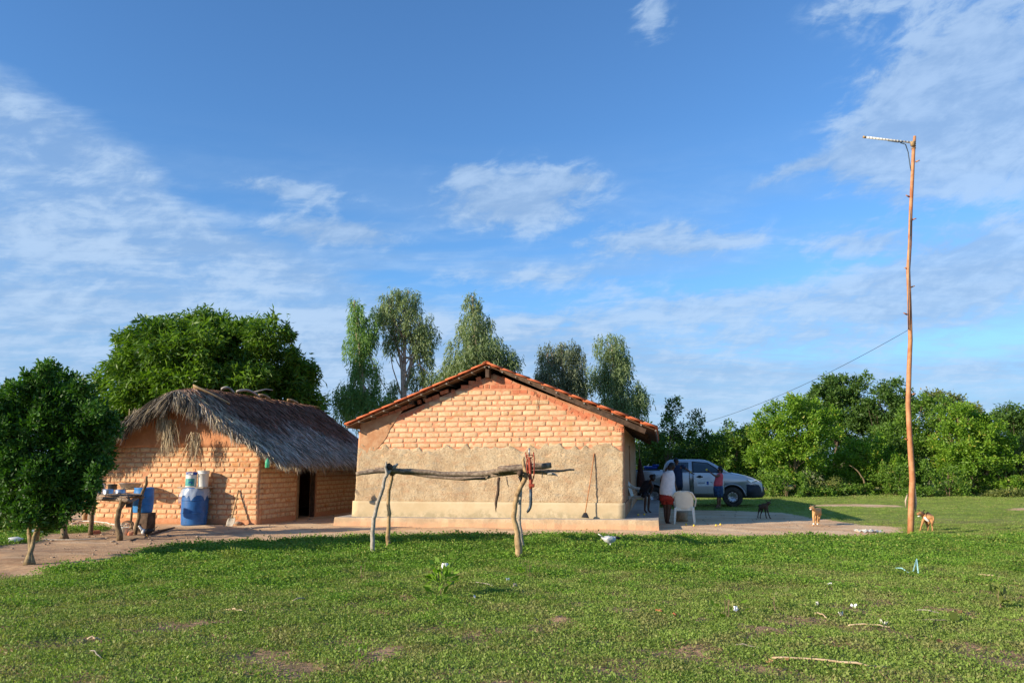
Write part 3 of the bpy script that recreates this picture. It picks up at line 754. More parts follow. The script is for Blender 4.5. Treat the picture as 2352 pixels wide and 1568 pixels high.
# muddy smear at the upper left corner
pL = [hf(a, b_) for a, b_ in [(830, 972), (905, 950), (925, 942), (896, 985), (890, 1000), (880, 1015), (862, 1035), (846, 1038), (824, 1052)]]
sm = MB(); ring_f = [(u + (0.0), -.020, z) for u, z in pL]; n0 = len(ring_f)
cc = (sum(p[0] for p in pL) / n0 - .03, -.030, sum(p[1] for p in pL) / n0)
sm.v = ring_f + [(u, .02, z) for u, z in pL] + [cc]
for k in range(n0):
    a, c = k, (k + 1) % n0; sm.f.append((c, a, 2 * n0)); sm.mi.append(0); sm.f.append((a, c, n0 + c, n0 + a)); sm.mi.append(0)
sm.build('mud_patch', 'plaster_mud', house, recalc=True)

# adobe bricks, row by row as they lie in the photograph: (pixel y, left x, right x, left offset)
brk = [brick_mesh('brick', .325, .100, .05, 40 + i, .0045, .013) for i in range(8)]
for m_ in brk: m_.materials.append(M['adobe'])
def cp3(x): return (1140 + x / 2.177) * .6806
def cp4(x): return (1640 + x / 2.177) * .6806
def cpy(y): return (1180 + y / 2.177) * .6806
rows = [(311, cp3(870), cp4(188)), (349, cp3(748), cp4(342)), (387, cp3(672), cp4(475)), (425, cp3(612), cp4(535)), (463, cp3(552), cp4(604)), (502, cp3(485), cp4(672)), (541, cp3(415), cp4(850)),
        (579, cp3(372), cp4(950)), (617, cp3(366), cp4(1008)), (656, cp3(335), cp4(1008)), (694, cp3(308), cp4(1008))]
zr = [hf(1120, cpy(r[0]) + 1.5)[1] for r in rows]
def add_brick(x, z, y, w, h, root=house, lib=brk, base=(.325, .100), tilt=.01, rot=0.0):
    o = bpy.data.objects.new('brick', rnd.choice(lib)); COL.objects.link(o); o.parent = root
    o.location = (x, y, z); o.scale = (w / base[0], 1, h / base[1]); o.rotation_euler = (0, rnd.uniform(-tilt, tilt), rot); return o
bricks_main = 0
def lay(z, ua, ub, per, joint, yoff, off, hh, root, lib, base=(.325, .100), rotz=0.0, place=None):
    n = 0; u = ua
    if off: 
        w = per * off; (place or add_brick)(u + w / 2 - joint / 2, z, yoff, w - joint, hh, root, lib, base, rot=rotz); u += w; n += 1
    while ub - u > .10:
        w = per * rnd.uniform(.93, 1.06)
        if rnd.random() < .05: w *= .6
        if ub - u - w < .14: w = ub - u
        w = min(w, per * 1.25)
        (place or add_brick)(u + (w - joint) / 2, z + rnd.uniform(-.005, .005), yoff + rnd.uniform(-.003, .004), w - joint, hh * rnd.uniform(.94, 1.04), root, lib, base, rot=rotz)
        u += w; n += 1
    return n
for i, (py, xa, xb) in enumerate(rows):
    ua, ub = hf(xa, cpy(py))[0], hf(xb, cpy(py))[0]
    bricks_main += lay(zr[i], ua, ub, .368, .030, -.007, (.55 if i % 2 and i > 6 else 0), .102, house, brk)
# half buried row where the plaster starts, and worn ends showing at the right edge
zl = zr[-1] - (zr[0] - zr[-1]) / 10
lay(zl, hf(cp3(258), 1)[0] if 0 else hf(cp3(258), cpy(735))[0], hf(cp3(1100), cpy(735))[0], .368, .034, -.012, 0, .093, house, brk)
lay(zl - (zr[0] - zr[-1]) / 10, .35, HW - .3, .368, .034, -.018, .4, .093, house, brk)
lay(zl, hf(cp4(720), cpy(735))[0], hf(cp4(880), cpy(735))[0], .368, .034, -.012, 0, .093, house, brk)
# red hollow clay blocks along the gable
hb = hollow_mesh('hollow_brick', .19, .092, .14); hbs = hollow_mesh('hollow_brick', .12, .092, .14); he = hollow_mesh('hollow_brick', .10, .10, .14, True); he6 = hollow_mesh('hollow_brick', .185, .10, .14, True)
for m_ in (hb, hbs, he, he6): m_.materials.append(M['hollow']); m_.materials.append(M['hole'])
def block(me_, px, py, rot=0.0, sx=1.0, y=-.012):
    u, z = hf(px, py); o = bpy.data.objects.new('hollow_brick', me_); COL.objects.link(o); o.parent = house
    o.location = (u, y, z); o.rotation_euler = (0, rot, rnd.uniform(-.02, .02)); o.scale = (sx, 1, 1); return o
block(he6, cp3(187), cpy(592)); block(he6, cp4(985), cpy(591))
block(hb, cp3(187), cpy(555), 0, .95); block(hb, cp4(985), cpy(552), 0, .95)
def along(pts, fn, step=.215, skip=()):
    """blocks set along a sloping line of pixels"""
    W = [hf(a, b_) for a, b_ in pts]; n = 0
    for i in range(len(W) - 1):
        (u0, z0), (u1, z1) = W[i], W[i + 1]; L = math.hypot(u1 - u0, z1 - z0); k = max(1, round(L / step)); rot = -math.atan2(z1 - z0, u1 - u0)
        for j in range(k):
            t = (j + .5) / k
            o = bpy.data.objects.new('hollow_brick', fn(n)); COL.objects.link(o); o.parent = house
            o.location = (u0 + (u1 - u0) * t, -.012 + rnd.uniform(-.004, .004), z0 + (z1 - z0) * t); o.rotation_euler = (0, rot + rnd.uniform(-.03, .03), 0); o.scale = (L / k / .205, 1, 1); n += 1
P3 = lambda x, y: (cp3(x), cpy(y)); P4 = lambda x, y: (cp4(x), cpy(y))
along([P3(235, 525), P3(420, 455), P3(560, 395)], lambda n: he if n == 0 else hb)
along([P3(330, 528), P3(560, 462), P3(640, 415)], lambda n: hb)
along([P3(575, 392), P3(660, 352)], lambda n: he)
along([P3(640, 378), P3(745, 335)], lambda n: hb)
along([P3(750, 320), P3(815, 300)], lambda n: hb); block(he, *P3(845, 306))
along([P3(905, 272), P3(1072, 272)], lambda n: hb); block(he, *P3(1098, 269)); along([P3(1125, 272), P3(1340, 270)], lambda n: hb)
along([P4(60, 239), P4(190, 241)], lambda n: hb); along([P3(960, 240), P3(1060, 243)], lambda n: hb); along([P3(1005, 222), P3(1062, 203)], lambda n: hbs)
along([P3(1085, 205), P3(1190, 205)], lambda n: hb); block(he, *P3(1213, 210)); along([P4(135, 215), P4(190, 240), P4(250, 272)], lambda n: hb)
along([P4(195, 310), P4(305, 308)], lambda n: hb); along([P4(320, 312), P4(405, 345)], lambda n: hbs); block(he, *P4(430, 346))
along([P4(455, 362), P4(560, 400), P4(680, 465), P4(800, 520)], lambda n: hb)
along([P4(560, 420), P4(640, 462), P4(740, 505)], lambda n: hbs)
block(he, *P4(700, 462)); along([P4(725, 470), P4(850, 500)], lambda n: hb); block(he, *P4(876, 504)); along([P4(895, 520), P4(955, 545)], lambda n: hb)

# roof: battens, rafters, purlins and clay tiles
def roofpt(u, y, lift=0.0): return (u, y, rooftop(u) + lift)
ru0, ru1, rup = rl[0], rr[0], rp[0]
under = MB()
for a, c in ((ru0 + .03, rup), (rup, ru1 - .03)):
    z0, z1 = rooftop(a) - .125, rooftop(c) - .125
    under.add([(a, OV + .07, z0), (c, OV + .07, z1), (c, HL + .4, z1), (a, HL + .4, z0), (a, OV + .07, z0 + .02), (c, OV + .07, z1 + .02), (c, HL + .4, z1 + .02), (a, HL + .4, z0 + .02)],
              [(0, 3, 2, 1), (4, 5, 6, 7), (0, 1, 5, 4), (1, 2, 6, 5), (2, 3, 7, 6), (3, 0, 4, 7)])
under.build('roof_lining', 'roof_under', house)
SL = math.hypot(rup - ru0, rp[1] - rl[1]); SR = math.hypot(ru1 - rup, rp[1] - rr[1])
def tile_mesh(name, L, w0, w1, up=True, t=.014):
    b = MB(); k = 6; rs = []
    for (x, w) in ((0, w0), (L, w1)):
        rs.append([(x, math.cos(math.pi * j / k) * w / 2, (math.sin(math.pi * j / k) * w * .34) * (1 if up else -1)) for j in range(k + 1)] +
                  [(x, math.cos(math.pi * j / k) * (w / 2 - t), (math.sin(math.pi * j / k) * (w * .34) - t) * (1 if up else -1)) for j in reversed(range(k + 1))])
    b.rings(rs, True); return b
NL, NR = 11, 12
cov = tile_mesh('roof_tile', .44, .10, .14).mesh('roof_tile', True); cov.materials.append(M['tile'])
pan = tile_mesh('roof_tile', .44, .16, .13, False).mesh('roof_tile', True); pan.materials.append(M['tile'])
def tmat(side, u, y, z, ang, tilt=.045):
    # local +x runs down the slope
    dirv = Vector((side * math.cos(ang), 0, -abs(math.sin(ang)))); up = Vector((side * abs(math.sin(ang)), 0, math.cos(ang))); yv = up.cross(dirv)
    m_ = Matrix(((dirv.x, yv.x, up.x, u), (dirv.y, yv.y, up.y, y), (dirv.z, yv.z, up.z, z), (0, 0, 0, 1)))
    return m_ @ Matrix.Rotation(tilt, 4, 'Y')
rest = MB(); PITCHY = .205
ncol = int((HL + .8) / PITCHY)
cv = tile_mesh('t', .44, .10, .14); pn = tile_mesh('t', .44, .16, .13, False)
for side in (-1, 1):
    N_ = NL if side < 0 else NR; S_ = SL if side < 0 else SR; ang = abs(math.atan(slL if side < 0 else slR))
    for c in range(ncol):
        for kind in (0, 1):
            y = OV + .07 + c * PITCHY + (0 if kind == 0 else PITCHY / 2)
            for i in range(N_):
                s = S_ * i / N_; u = rup + side * s * math.cos(ang); z = rooftop(u) - (.050 if kind == 0 else .042) + rnd.uniform(-.004, .004)
                mm = tmat(side, u, y + rnd.uniform(-.006, .006), z, ang, rnd.uniform(.015, .03) * -1)
                if c == 0:
                    o = bpy.data.objects.new('roof_tile', cov if kind == 0 else pan); COL.objects.link(o); o.parent = house; o.matrix_local = mm
                else:
                    src = cv if kind == 0 else pn; rest.add([mm @ Vector(v) for v in src.v], src.f)
o = rest.build('roof_tiles', 'tile', house, True); o['kind'] = 'stuff'
ridge = tile_mesh('ridge_tile', .44, .20, .24).mesh('ridge_tile', True); ridge.materials.append(M['tile'])
for i in range(int((HL + .8) / .38)):
    o = bpy.data.objects.new('ridge_tile', ridge); COL.objects.link(o); o.parent = house
    o.location = (rup + rnd.uniform(-.01, .01), OV + .47 + i * .38, rp[1] - .055 + rnd.uniform(-.004, .004)); o.rotation_euler = (rnd.uniform(-.02, .02), .05, -math.pi / 2)
for side in (-1, 1):           # batten ends under the verge
    N_ = NL if side < 0 else NR; S_ = SL if side < 0 else SR; ang = abs(math.atan(slL if side < 0 else slR))
    for i in range(N_ + 1):
        s = S_ * (i + .04) / (N_ + .15) + .05; u = rup + side * s * math.cos(ang); z = rooftop(u) - .125
        b = MB(); b.box((-.020, OV + .055, -.022), (.020, HL + .35, .016))
        o = b.build('batten', 'wood_batten', house); o.location = (u, 0, z); o.rotation_euler = (0, side * ang, 0)
(ax, az_), (bx, bz) = hf(1150, 848, OV + .14), hf(1483, 991, OV + .14)
def beam(name, p0, p1, y, w, h, m, parent=house):
    b = MB(); L = math.hypot(p1[0] - p0[0], p1[1] - p0[1]); b.box((0, -w / 2, -h / 2), (L, w / 2, h / 2), .004)
    o = b.build(name, m, parent, bevel=.006); o.location = (p0[0], y, p0[1]); o.rotation_euler = (0, -math.atan2(p1[1] - p0[1], p1[0] - p0[0]), 0); return o
beam('rafter', (ax, az_), (bx, bz), OV + .14, .07, .135, 'wood_dark')
for yy in (3.0, 5.9, 8.9, HL + .2): beam('rafter', (ax, az_), (bx, bz), yy, .07, .125, 'wood_dark')
b = MB(); b.box((rup - .05, OV + .12, rp[1] - .42), (rup + .05, HL + .3, rp[1] - .20)); b.build('ridge_beam', 'wood_dark', house)
for u in (1.6, 5.6): b = MB(); b.box((u - .04, OV + .22, rooftop(u) - .235), (u + .04, HL + .2, rooftop(u) - .155)); b.build('purlin', 'wood_dark', house)
b = MB(); q = hf(1368, 862, -.02)
pts = [(hf(a, b_, -.03)[0], -.035, hf(a, b_, -.03)[1]) for a, b_ in [P4(350, 300), P4(372, 335), P4(380, 375), P4(372, 430)]]
b.tube(pts, .006, 5); b.build('loose_wire', 'wood_dark', house)
# platform round the foot of the house
g1, g2 = gnd(739, 1211.5), gnd(1513, 1213.5)
l1, l2 = HF.loc(g1), HF.loc(g2)
pf = Vector((l1.x, min(l1.y, -.35), 0)); 
b = MB(); zt1, zt2 = .215, .245
x0, x1 = l1.x, l2.x; y0a, y0b = -.42, -.48
nn = 46; top_f, bot_f, top_b, bot_b = [], [], [], []
for i in range(nn + 1):
    s = i / nn; x = x0 + (x1 - x0) * s; yf = y0a + (y0b - y0a) * s + .015 * math.sin(x * 3.3) + rnd.uniform(-.012, .012); z = zt1 + (zt2 - zt1) * s + rnd.uniform(-.005, .005)
    top_f.append((x, yf + .02, z)); bot_f.append((x + (.03 * (s - .5)), yf - .03, -.05)); top_b.append((x, HL + 1.0, z)); bot_b.append((x, HL + 1.0, -.05))
mid_f = [(a[0], a[1] - .02, a[2] - .03) for a in top_f]
b.rings([bot_f, mid_f, top_f, top_b, bot_b], False, close=False)
for i in (0, nn): b.add([bot_f[i], mid_f[i], top_f[i], top_b[i], bot_b[i]], [(0, 1, 2, 3, 4) if i else (4, 3, 2, 1, 0)])
b.build('platform', 'platform', house, recalc=True)
PZ = .24

# ================================================================== THATCHED HUT
TF = Frame(gnd(591, 1205.5), 12.0)
ul, _ = TF.front(218, 1200)
TF = Frame(TF.o + TF.w * ul, 12.0)
def tf(px, py, off=0.0): return TF.front(px, py, off)
TW = tf(591, 1203)[0]; TL = 8.2
hut = empty('thatched_hut', TF.o, TF.a)
tag(hut, 'mud brick hut with a shaggy grey palm thatch roof', 'hut')
XR = 2.70; ZR = tf(430, 887, .4)[1]
ZE = TF.front(646, 1068, -.4)[1]; print('ZE', ZE, 'XE', TF.front(646, 1068, -.4)[0], TW)
WDR = TW + .70 - XR; WDL = XR + .62
def roofz(x, y):
    t = (x - XR) / WDR if x > XR else (XR - x) / WDL
    t = min(max(t, 0), 1.1); t = math.sqrt(t * t + .012) - .075
    z = ZR - (ZR - ZE) * t ** .97
    f = max(0.0, 1 - (y + .65) / 1.3); z -= .22 * f * f * max(0, 1 - t * 1.1)
    k = max(0.0, (y - (TL - 1.0)) / 1.8); z -= .9 * k * k
    return z
hb_ = -.05
lw = lambda z: -.02 + .03 * math.sin(z * 3); rw = lambda z: TW + .015 * math.sin(z * 4 + 1)
gtop = lambda x: roofz(min(max(x, 0), TW), 1.0) - .16
wall_sheet(lw, rw, hb_, gtop, 50, 30, .22, .009, 21, 0).build('wall', 'mortar_hut', hut, True)
dy0, dz1 = TF.side(684, 1082, TW); dy1, _ = TF.side(724, 1190, TW)
dz1 = 1.82
zs_ = roofz(TW, 3) - .12
b = MB()
for a, c, z0, z1 in ((.222, dy0, hb_, zs_), (dy0, dy1, dz1, zs_), (dy1, TL, hb_, zs_)): b.box((TW - .22, a, z0), (TW, c, z1))
b.build('wall', 'mortar_hut', hut)
b = MB(); b.box((0, .222, hb_), (.22, TL, roofz(0, 3) - .12)); b.build('wall', 'mortar_hut', hut)
wall_sheet(lambda z: .222, lambda z: TW - .222, hb_, gtop, 10, 4, .22, 0, 22, TL - .222).build('wall', 'mortar_hut', hut)
# upper gable smeared with mud, and a damp mud skirting at the foot
ztop_b = tf(420, 1026)[1]
b = wall_sheet(lambda z: .0, lambda z: TW - .01, ztop_b, gtop, 50, 12, .03, .007, 23, -.018); b.build('mud_plaster', 'mud_plaster', hut, True)
ab = [brick_mesh('brick', .262, .098, .05, 70 + i, .005, .020) for i in range(8)]
for m_ in ab: m_.materials.append(M['adobe_hut'])
nrow = 14; z0r = .12; dzr = (ztop_b - z0r) / nrow
nfront = 0
for i in range(nrow):
    z = z0r + dzr * (i + .5)
    nfront += lay(z, lw(z) + .01, rw(z) - .012, .302, .036, -.009, (.5 if i % 2 else 0), dzr - .040, hut, ab, (.262, .098))
side_rest = MB(); nside = 0
def place_side(x, z, y, w, h, root, lib, base, rot=0.0):
    global nside
    yy = x; 
    if dy0 - .06 < yy < dy1 + .06 and z < dz1: return None
    me_ = rnd.choice(lib)
    if nfront + nside < 300 and yy < 5.2:
        o = bpy.data.objects.new('brick', me_); COL.objects.link(o); o.parent = hut
        o.location = (TW + .014 - (y + .014), yy, z); o.scale = (w / base[0], 1, h / base[1]); o.rotation_euler = (0, 0, math.pi / 2); nside += 1
    else:
        mm = Matrix.Translation((TW + .014, yy, z)) @ Matrix.Rotation(math.pi / 2, 4, 'Z') @ Matrix.Diagonal((w / base[0], 1, h / base[1], 1))
        side_rest.add([mm @ v.co for v in me_.vertices], [tuple(p.vertices) for p in me_.polygons])
for i in range(nrow):
    z = z0r + dzr * (i + .5)
    if z > zs_ - .08: break
    lay(z, .03, dy0 - .04, .302, .036, -.014, (.5 if i % 2 == 0 else 0), dzr - .040, hut, ab, (.262, .098), place=place_side)
for i in range(nrow):
    z = z0r + dzr * (i + .5)
    if z > zs_ - .08: break
    lay(z, dy1 + .04, TL - .05, .302, .036, -.014, (.5 if i % 2 == 0 else 0), dzr - .040, hut, ab, (.262, .098), place=place_side)
o = side_rest.build('brick_courses', 'adobe_hut', hut, True); o['kind'] = 'stuff'
b = MB(); b.box((TW - .16, dy0, hb_), (TW - .04, dy0 + .07, dz1)); b.box((TW - .16, dy1 - .07, hb_), (TW - .04, dy1, dz1)); b.box((TW - .16, dy0 + .072, dz1 - .07), (TW - .04, dy1 - .072, dz1)); b.build('door_frame', 'wood_dark', hut)
b = MB(); mt = Matrix.Translation((TW - .12, dy0 + .09, 0)) @ Matrix.Rotation(R(12), 4, 'Z')
b.box((-.03, 0, .02), (0, (dy1 - dy0) * .40, dz1 - .08), 0, mt); b.build('door', 'wood_board', hut)
# roof shell
b = MB(); G = []
yy_ = [-.42, -.1, .4, 1, 2, 3, 4, 5, 6, 7, 7.6, 8.3, 8.7]; tt = lin(-1.0, 1.0, 21)
for y in yy_:
    row = []
    for t in tt:
        x = XR + (t * (WDR - .10) if t > 0 else t * (WDL - .10)); row.append((x, y, roofz(x, y) - .07))
    low = [(p[0], p[1], p[2] - .07) for p in reversed(row)]
    G.append(row + low)
b.rings(G, True); b.build('roof_shell', 'roof_under', hut, True)
# thatch strands
def strands(P, A, L, W, col, droop=.25, seg=3, lift=0.0):
    n = len(P); A = unit(A); S = unit(np.cross(A, np.tile([0, 0, 1.0], (n, 1)) + nr.normal(size=(n, 3)) * .55))
    L = L.reshape(-1, 1); W = W.reshape(-1, 1); c = [P]
    for k in range(1, seg + 1):
        t = k / seg; c.append(P + A * L * t + np.array([0, 0, -1.0]) * L * droop * t * t)
    V = np.empty((n, seg, 4, 3))
    for k in range(seg):
        w0 = W * (1 - .75 * (k / seg) ** 2) * .5; w1 = W * (1 - .75 * ((k + 1) / seg) ** 2) * .5
        V[:, k, 0] = c[k] - S * w0; V[:, k, 1] = c[k] + S * w0; V[:, k, 2] = c[k + 1] + S * w1; V[:, k, 3] = c[k + 1] - S * w1
    tint = np.repeat(nr.uniform(.1, 1, n), seg * 4); cc = np.repeat(np.concatenate([col, np.ones((n, 1))], 1), seg * 4, 0)
    return V.reshape(-1, 3), tint, cc
vroof = np.vectorize(roofz)
VS, TS, CS = [], [], []
BR, GY_, TN = np.array([.19, .10, .06]), np.array([.36, .315, .25]), np.array([.50, .40, .25])
for side, n in ((1, 19000), (-1, 5000)):
    y = nr.uniform(-.55, TL + .45, n); t = nr.uniform(0, 1, n) ** .85; x = XR + side * t * (WDR if side > 0 else WDL)
    z = vroof(x, y) + nr.uniform(-.05, .05, n)
    x2 = x + side * .15; z2 = vroof(x2, y)
    A = np.stack([np.full(n, side * .15), nr.normal(size=n) * .13 * nr.uniform(.3, 1.4, n) * .5 - .015, z2 - vroof(x, y)], 1); A = unit(A)
    A[:, 2] += nr.uniform(-.05, .20, n)
    A[:, 1] -= np.clip((.4 - y) / 1.2, 0, 1) * .35
    k = nr.uniform(0, 1, n); g = np.clip((t - .42 - .10 * np.sin(y * 1.3) - .015 * y) / .20, 0, 1) if side > 0 else np.clip((t - .5) / .2, 0, 1)
    g = np.clip(g + (y < .6) * .25, 0, 1)[:, None]
    col = BR * (1 - g) + GY_ * g; f = np.clip((.35 - y) / .7, 0, 1)[:, None] * (nr.uniform(0, 1, (n, 1)) < .55); col = col * (1 - f) + TN * f
    col = col * nr.uniform(.55, 1.35, (n, 1)); col[:, 0] *= nr.uniform(.92, 1.12, n)
    v, ti, cc = strands(np.stack([x, y, z], 1), A, nr.uniform(.18, .60, n) * (1 - .3 * (t > .92)), nr.uniform(.012, .036, n), col, .16)
    VS.append(v); TS.append(ti); CS.append(cc)
# front verge fringe, hanging in heavy uneven locks
lock = []
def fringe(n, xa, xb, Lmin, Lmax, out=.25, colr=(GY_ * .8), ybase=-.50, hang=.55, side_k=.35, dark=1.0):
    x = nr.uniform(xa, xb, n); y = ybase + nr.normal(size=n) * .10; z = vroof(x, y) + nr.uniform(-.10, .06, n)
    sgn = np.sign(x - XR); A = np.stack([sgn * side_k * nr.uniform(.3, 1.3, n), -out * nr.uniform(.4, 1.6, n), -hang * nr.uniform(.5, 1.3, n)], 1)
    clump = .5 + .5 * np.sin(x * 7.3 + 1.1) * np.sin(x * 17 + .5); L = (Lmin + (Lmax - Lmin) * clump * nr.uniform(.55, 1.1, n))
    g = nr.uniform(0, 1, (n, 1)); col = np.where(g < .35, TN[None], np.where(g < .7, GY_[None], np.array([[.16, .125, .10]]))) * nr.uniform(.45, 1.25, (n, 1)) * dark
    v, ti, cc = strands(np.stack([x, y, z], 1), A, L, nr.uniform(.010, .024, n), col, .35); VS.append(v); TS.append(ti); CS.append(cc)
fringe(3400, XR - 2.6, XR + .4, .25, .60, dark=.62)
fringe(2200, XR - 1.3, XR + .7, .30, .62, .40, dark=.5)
fringe(2200, XR - .2, TW - .5, .20, .45, .30, side_k=.5)
fringe(2200, TW - .8, TW + .62, .12, .26, .30, side_k=.6, hang=.35)
fringe(500, -.5, 1.2, .25, .6, .2)
for cxp, cyp, n, ln in ((575, 1250 + 640 / 2.45, 0, 0), (702, 590, 260, .95), (905, 700, 110, .60), (640, 520, 160, .6), (420, 500, 120, .5)):
    if not n: continue
    u, z = tf((280 + cxp / 2.45) * .6806, (1250 + cyp / 2.45) * .6806, -.45)
    P0 = np.stack([u + nr.normal(size=n) * .09, -.42 + nr.normal(size=n) * .05, np.full(n, z + .40) + nr.uniform(-.12, .25, n)], 1)
    A = np.stack([nr.normal(size=n) * .22, nr.normal(size=n) * .10, -np.ones(n)], 1)
    col = TN[None] * nr.uniform(.45, 1.1, (n, 1)); v, ti, cc = strands(P0, A, ln * nr.uniform(.35, .9, n), nr.uniform(.008, .018, n), col, .05); VS.append(v); TS.append(ti); CS.append(cc)
# eave fringe along the right side
n = 4200; y = nr.uniform(-.5, TL + .5, n); x = XR + WDR * nr.uniform(.93, 1.03, n); z = vroof(x, y) - nr.uniform(0, .07, n)
A = np.stack([nr.uniform(.1, .7, n), nr.normal(size=n) * .25, -nr.uniform(.6, 1.2, n)], 1); clump = .5 + .5 * np.sin(y * 5.1) * np.sin(y * 13.7)
col = np.where(nr.uniform(0, 1, (n, 1)) < .5, GY_[None], TN[None]) * nr.uniform(.4, 1.1, (n, 1))
v, ti, cc = strands(np.stack([x, y, z], 1), A, .10 + .22 * clump * nr.uniform(.5, 1.2, n), nr.uniform(.010, .022, n), col, .2); VS.append(v); TS.append(ti); CS.append(cc)
# ridge layer laid across
n = 3000; y = nr.uniform(-.4, TL + .2, n); x = XR + nr.normal(size=n) * .18; z = vroof(x, y) + nr.uniform(.0, .06, n)
A = np.stack([np.sign(nr.normal(size=n)) * nr.uniform(.4, 1, n), nr.normal(size=n) * .6, -nr.uniform(.15, .5, n)], 1)
col = BR[None] * nr.uniform(.6, 1.8, (n, 1)); v, ti, cc = strands(np.stack([x, y, z], 1), A, nr.uniform(.25, .6, n), nr.uniform(.012, .03, n), col, .2); VS.append(v); TS.append(ti); CS.append(cc)
me = fast_mesh('thatch', np.concatenate(VS), 4, {'tint': np.concatenate(TS), 'scol': np.concatenate(CS)})
th = link('thatch', me, 'strand', hut); th['kind'] = 'stuff'
# poles under the eaves
b = MB(); p = tf(185, 1050, -.3)
b.tube(wob([(-.30, -.55, 1.95), (.9, -.52, 2.30), (1.25, -.50, 2.33)], 3, .01, 3), [.028] * 6 + [.02], 6); b.build('roof_pole', 'wood_old', hut, True)
for xx in (-.45, TW + .45):
    b = MB(); b.tube(wob([(xx, -.3, roofz(xx, 0) - .19), (xx, 4, roofz(xx, 4) - .19), (xx, TL + .2, roofz(xx, 4) - .2)], 4, .015, 4), .04, 6); b.build('roof_pole', 'wood_old', hut, True)
for xx in (-.06,):
    pass
# bent palm husks lying on the ridge
husk_spec = [((457, 884), (527, 927), .075, 'long pale palm husk lying down the front of the thatch ridge', .02),
             ((508, 890), (536, 905), .07, 'short curled grey palm husk next to the long pale husk', .10),
             ((543, 894), (594, 915), .075, 'forked grey palm husk in the middle of the thatch ridge', .12),
             ((594, 897), (612, 905), .06, 'small orange brown palm husk behind the forked grey husk', .05),
             ((660, 910), (676, 915), .06, 'last palm husk far back on the thatch ridge', .04)]
for k, ((xa, ya_), (xb, yb_), r_, lab, arch) in enumerate(husk_spec):
    # find where the pixel rays meet the ridge line plane x = XR
    y_a, z_a = TF.side(xa, ya_, XR + .02); y_b, z_b = TF.side(xb, yb_, XR + .25)
    y_a = min(max(y_a, -.3), 7.4); y_b = min(max(y_b, y_a + .3), 8.0)
    if k == 0: y_a, y_b = .15, .55
    A0 = Vector((XR + .02, y_a, roofz(XR, y_a) + .11)); B0 = Vector((XR + (.95 if k == 0 else .28), y_b, roofz(XR + (.95 if k == 0 else .28), y_b) + .10))
    o_ = empty('palm_husk', TF.o, TF.a); tag(o_, lab, 'palm husk', 'palm husks holding down the thatch')
    pts = [A0.lerp(B0, t) + Vector((0, 0, arch * math.sin(math.pi * t))) for t in lin(0, 1, 8)]
    b = MB(); rs = []
    for i, p in enumerate(pts):
        t = i / 7; w = 1.5 * r_ * (1 - .6 * abs(t - .35)); rs.append([p + Vector((math.cos(q) * w * .6, -math.cos(q) * w * .8, math.sin(q) * .05 + (0 if math.sin(q) < 0 else -.012))) for q in lin(0, 5.5, 8)])
    b.rings(rs, True); b.build('husk', 'wood_tan' if k in (0, 3, 4) else 'wood_grey', o_, True)
    if k == 2:
        b = MB(); b.tube(wob([pts[5], pts[5] + Vector((.25, .35, .14)), pts[5] + Vector((.35, .6, .12))], 2, .01, 3), [.03, .025, .02, .015, .01], 6); b.build('stalk', 'wood_grey', o_, True)

# ================================================================== TREES
def crown_leaves(lobes, n, L, W, droop=0.0, sub=26, cl=14, shell=.55, spread_=.5, up=.3, strand=0):
    """lobes: (centre, rx, ry, rz). sprigs of leaves gathered on small sub-clumps set around each lobe"""
    vol = np.array([l[1] * l[3] + l[2] * l[3] for l in lobes]); vol = vol / vol.sum(); PP, AA, TT = [], [], []
    for l, w in zip(lobes, vol):
        c = np.array(l[0]); rr = np.array(l[1:4]); m = max(8, int(n * w)); ns = max(3, int(sub))
        sd_ = unit(nr.normal(size=(ns, 3))); sr = (shell + (1 - shell) * nr.uniform(0, 1, (ns, 1)) ** .5); sc_ = sd_ * sr; srad = nr.uniform(.16, .34, ns)
        tnt = nr.uniform(-.2, .2, ns)
        ncl = max(1, m // cl); k = nr.randint(0, ns, ncl); dd = unit(nr.normal(size=(ncl, 3))) * (nr.uniform(0, 1, (ncl, 1)) ** .4)
        base = sc_[k] + dd * srad[k][:, None]
        bp = c + base * rr; out = unit(base * rr * .4 + dd * rr * .8 + 1e-6)
        P = np.repeat(bp, cl, 0); O = np.repeat(out, cl, 0); q = len(P)
        if strand:
            j = np.tile(np.arange(cl), ncl); ln = np.repeat(nr.uniform(.5, 1.3, ncl), cl)
            P = P + O * .12 * (j / cl)[:, None] + np.array([0, 0, -1]) * (j / cl * strand * ln)[:, None] + nr.normal(size=(q, 3)) * .035
            A = nr.normal(size=(q, 3)) * .45 + np.array([0, 0, -1.0]) + O * .15
        else:
            P = P + nr.normal(size=(q, 3)) * spread_ * np.asarray(L).mean()
            A = O * .8 + nr.normal(size=(q, 3)) * .75 + np.array([0, 0, up]) + np.array([0, 0, -1.0]) * droop
        PP.append(P); AA.append(A); TT.append(np.clip(nr.uniform(0, 1, q) * .7 + .15 + np.repeat(tnt[k], cl) + np.repeat(nr.normal(size=ncl) * .08, cl), 0, 1))
    P = np.concatenate(PP); A = np.concatenate(AA); t = np.concatenate(TT); q = len(P)
    return leaves(P, A, L * nr.uniform(.65, 1.25, q), W * nr.uniform(.7, 1.2, q), t, .12)
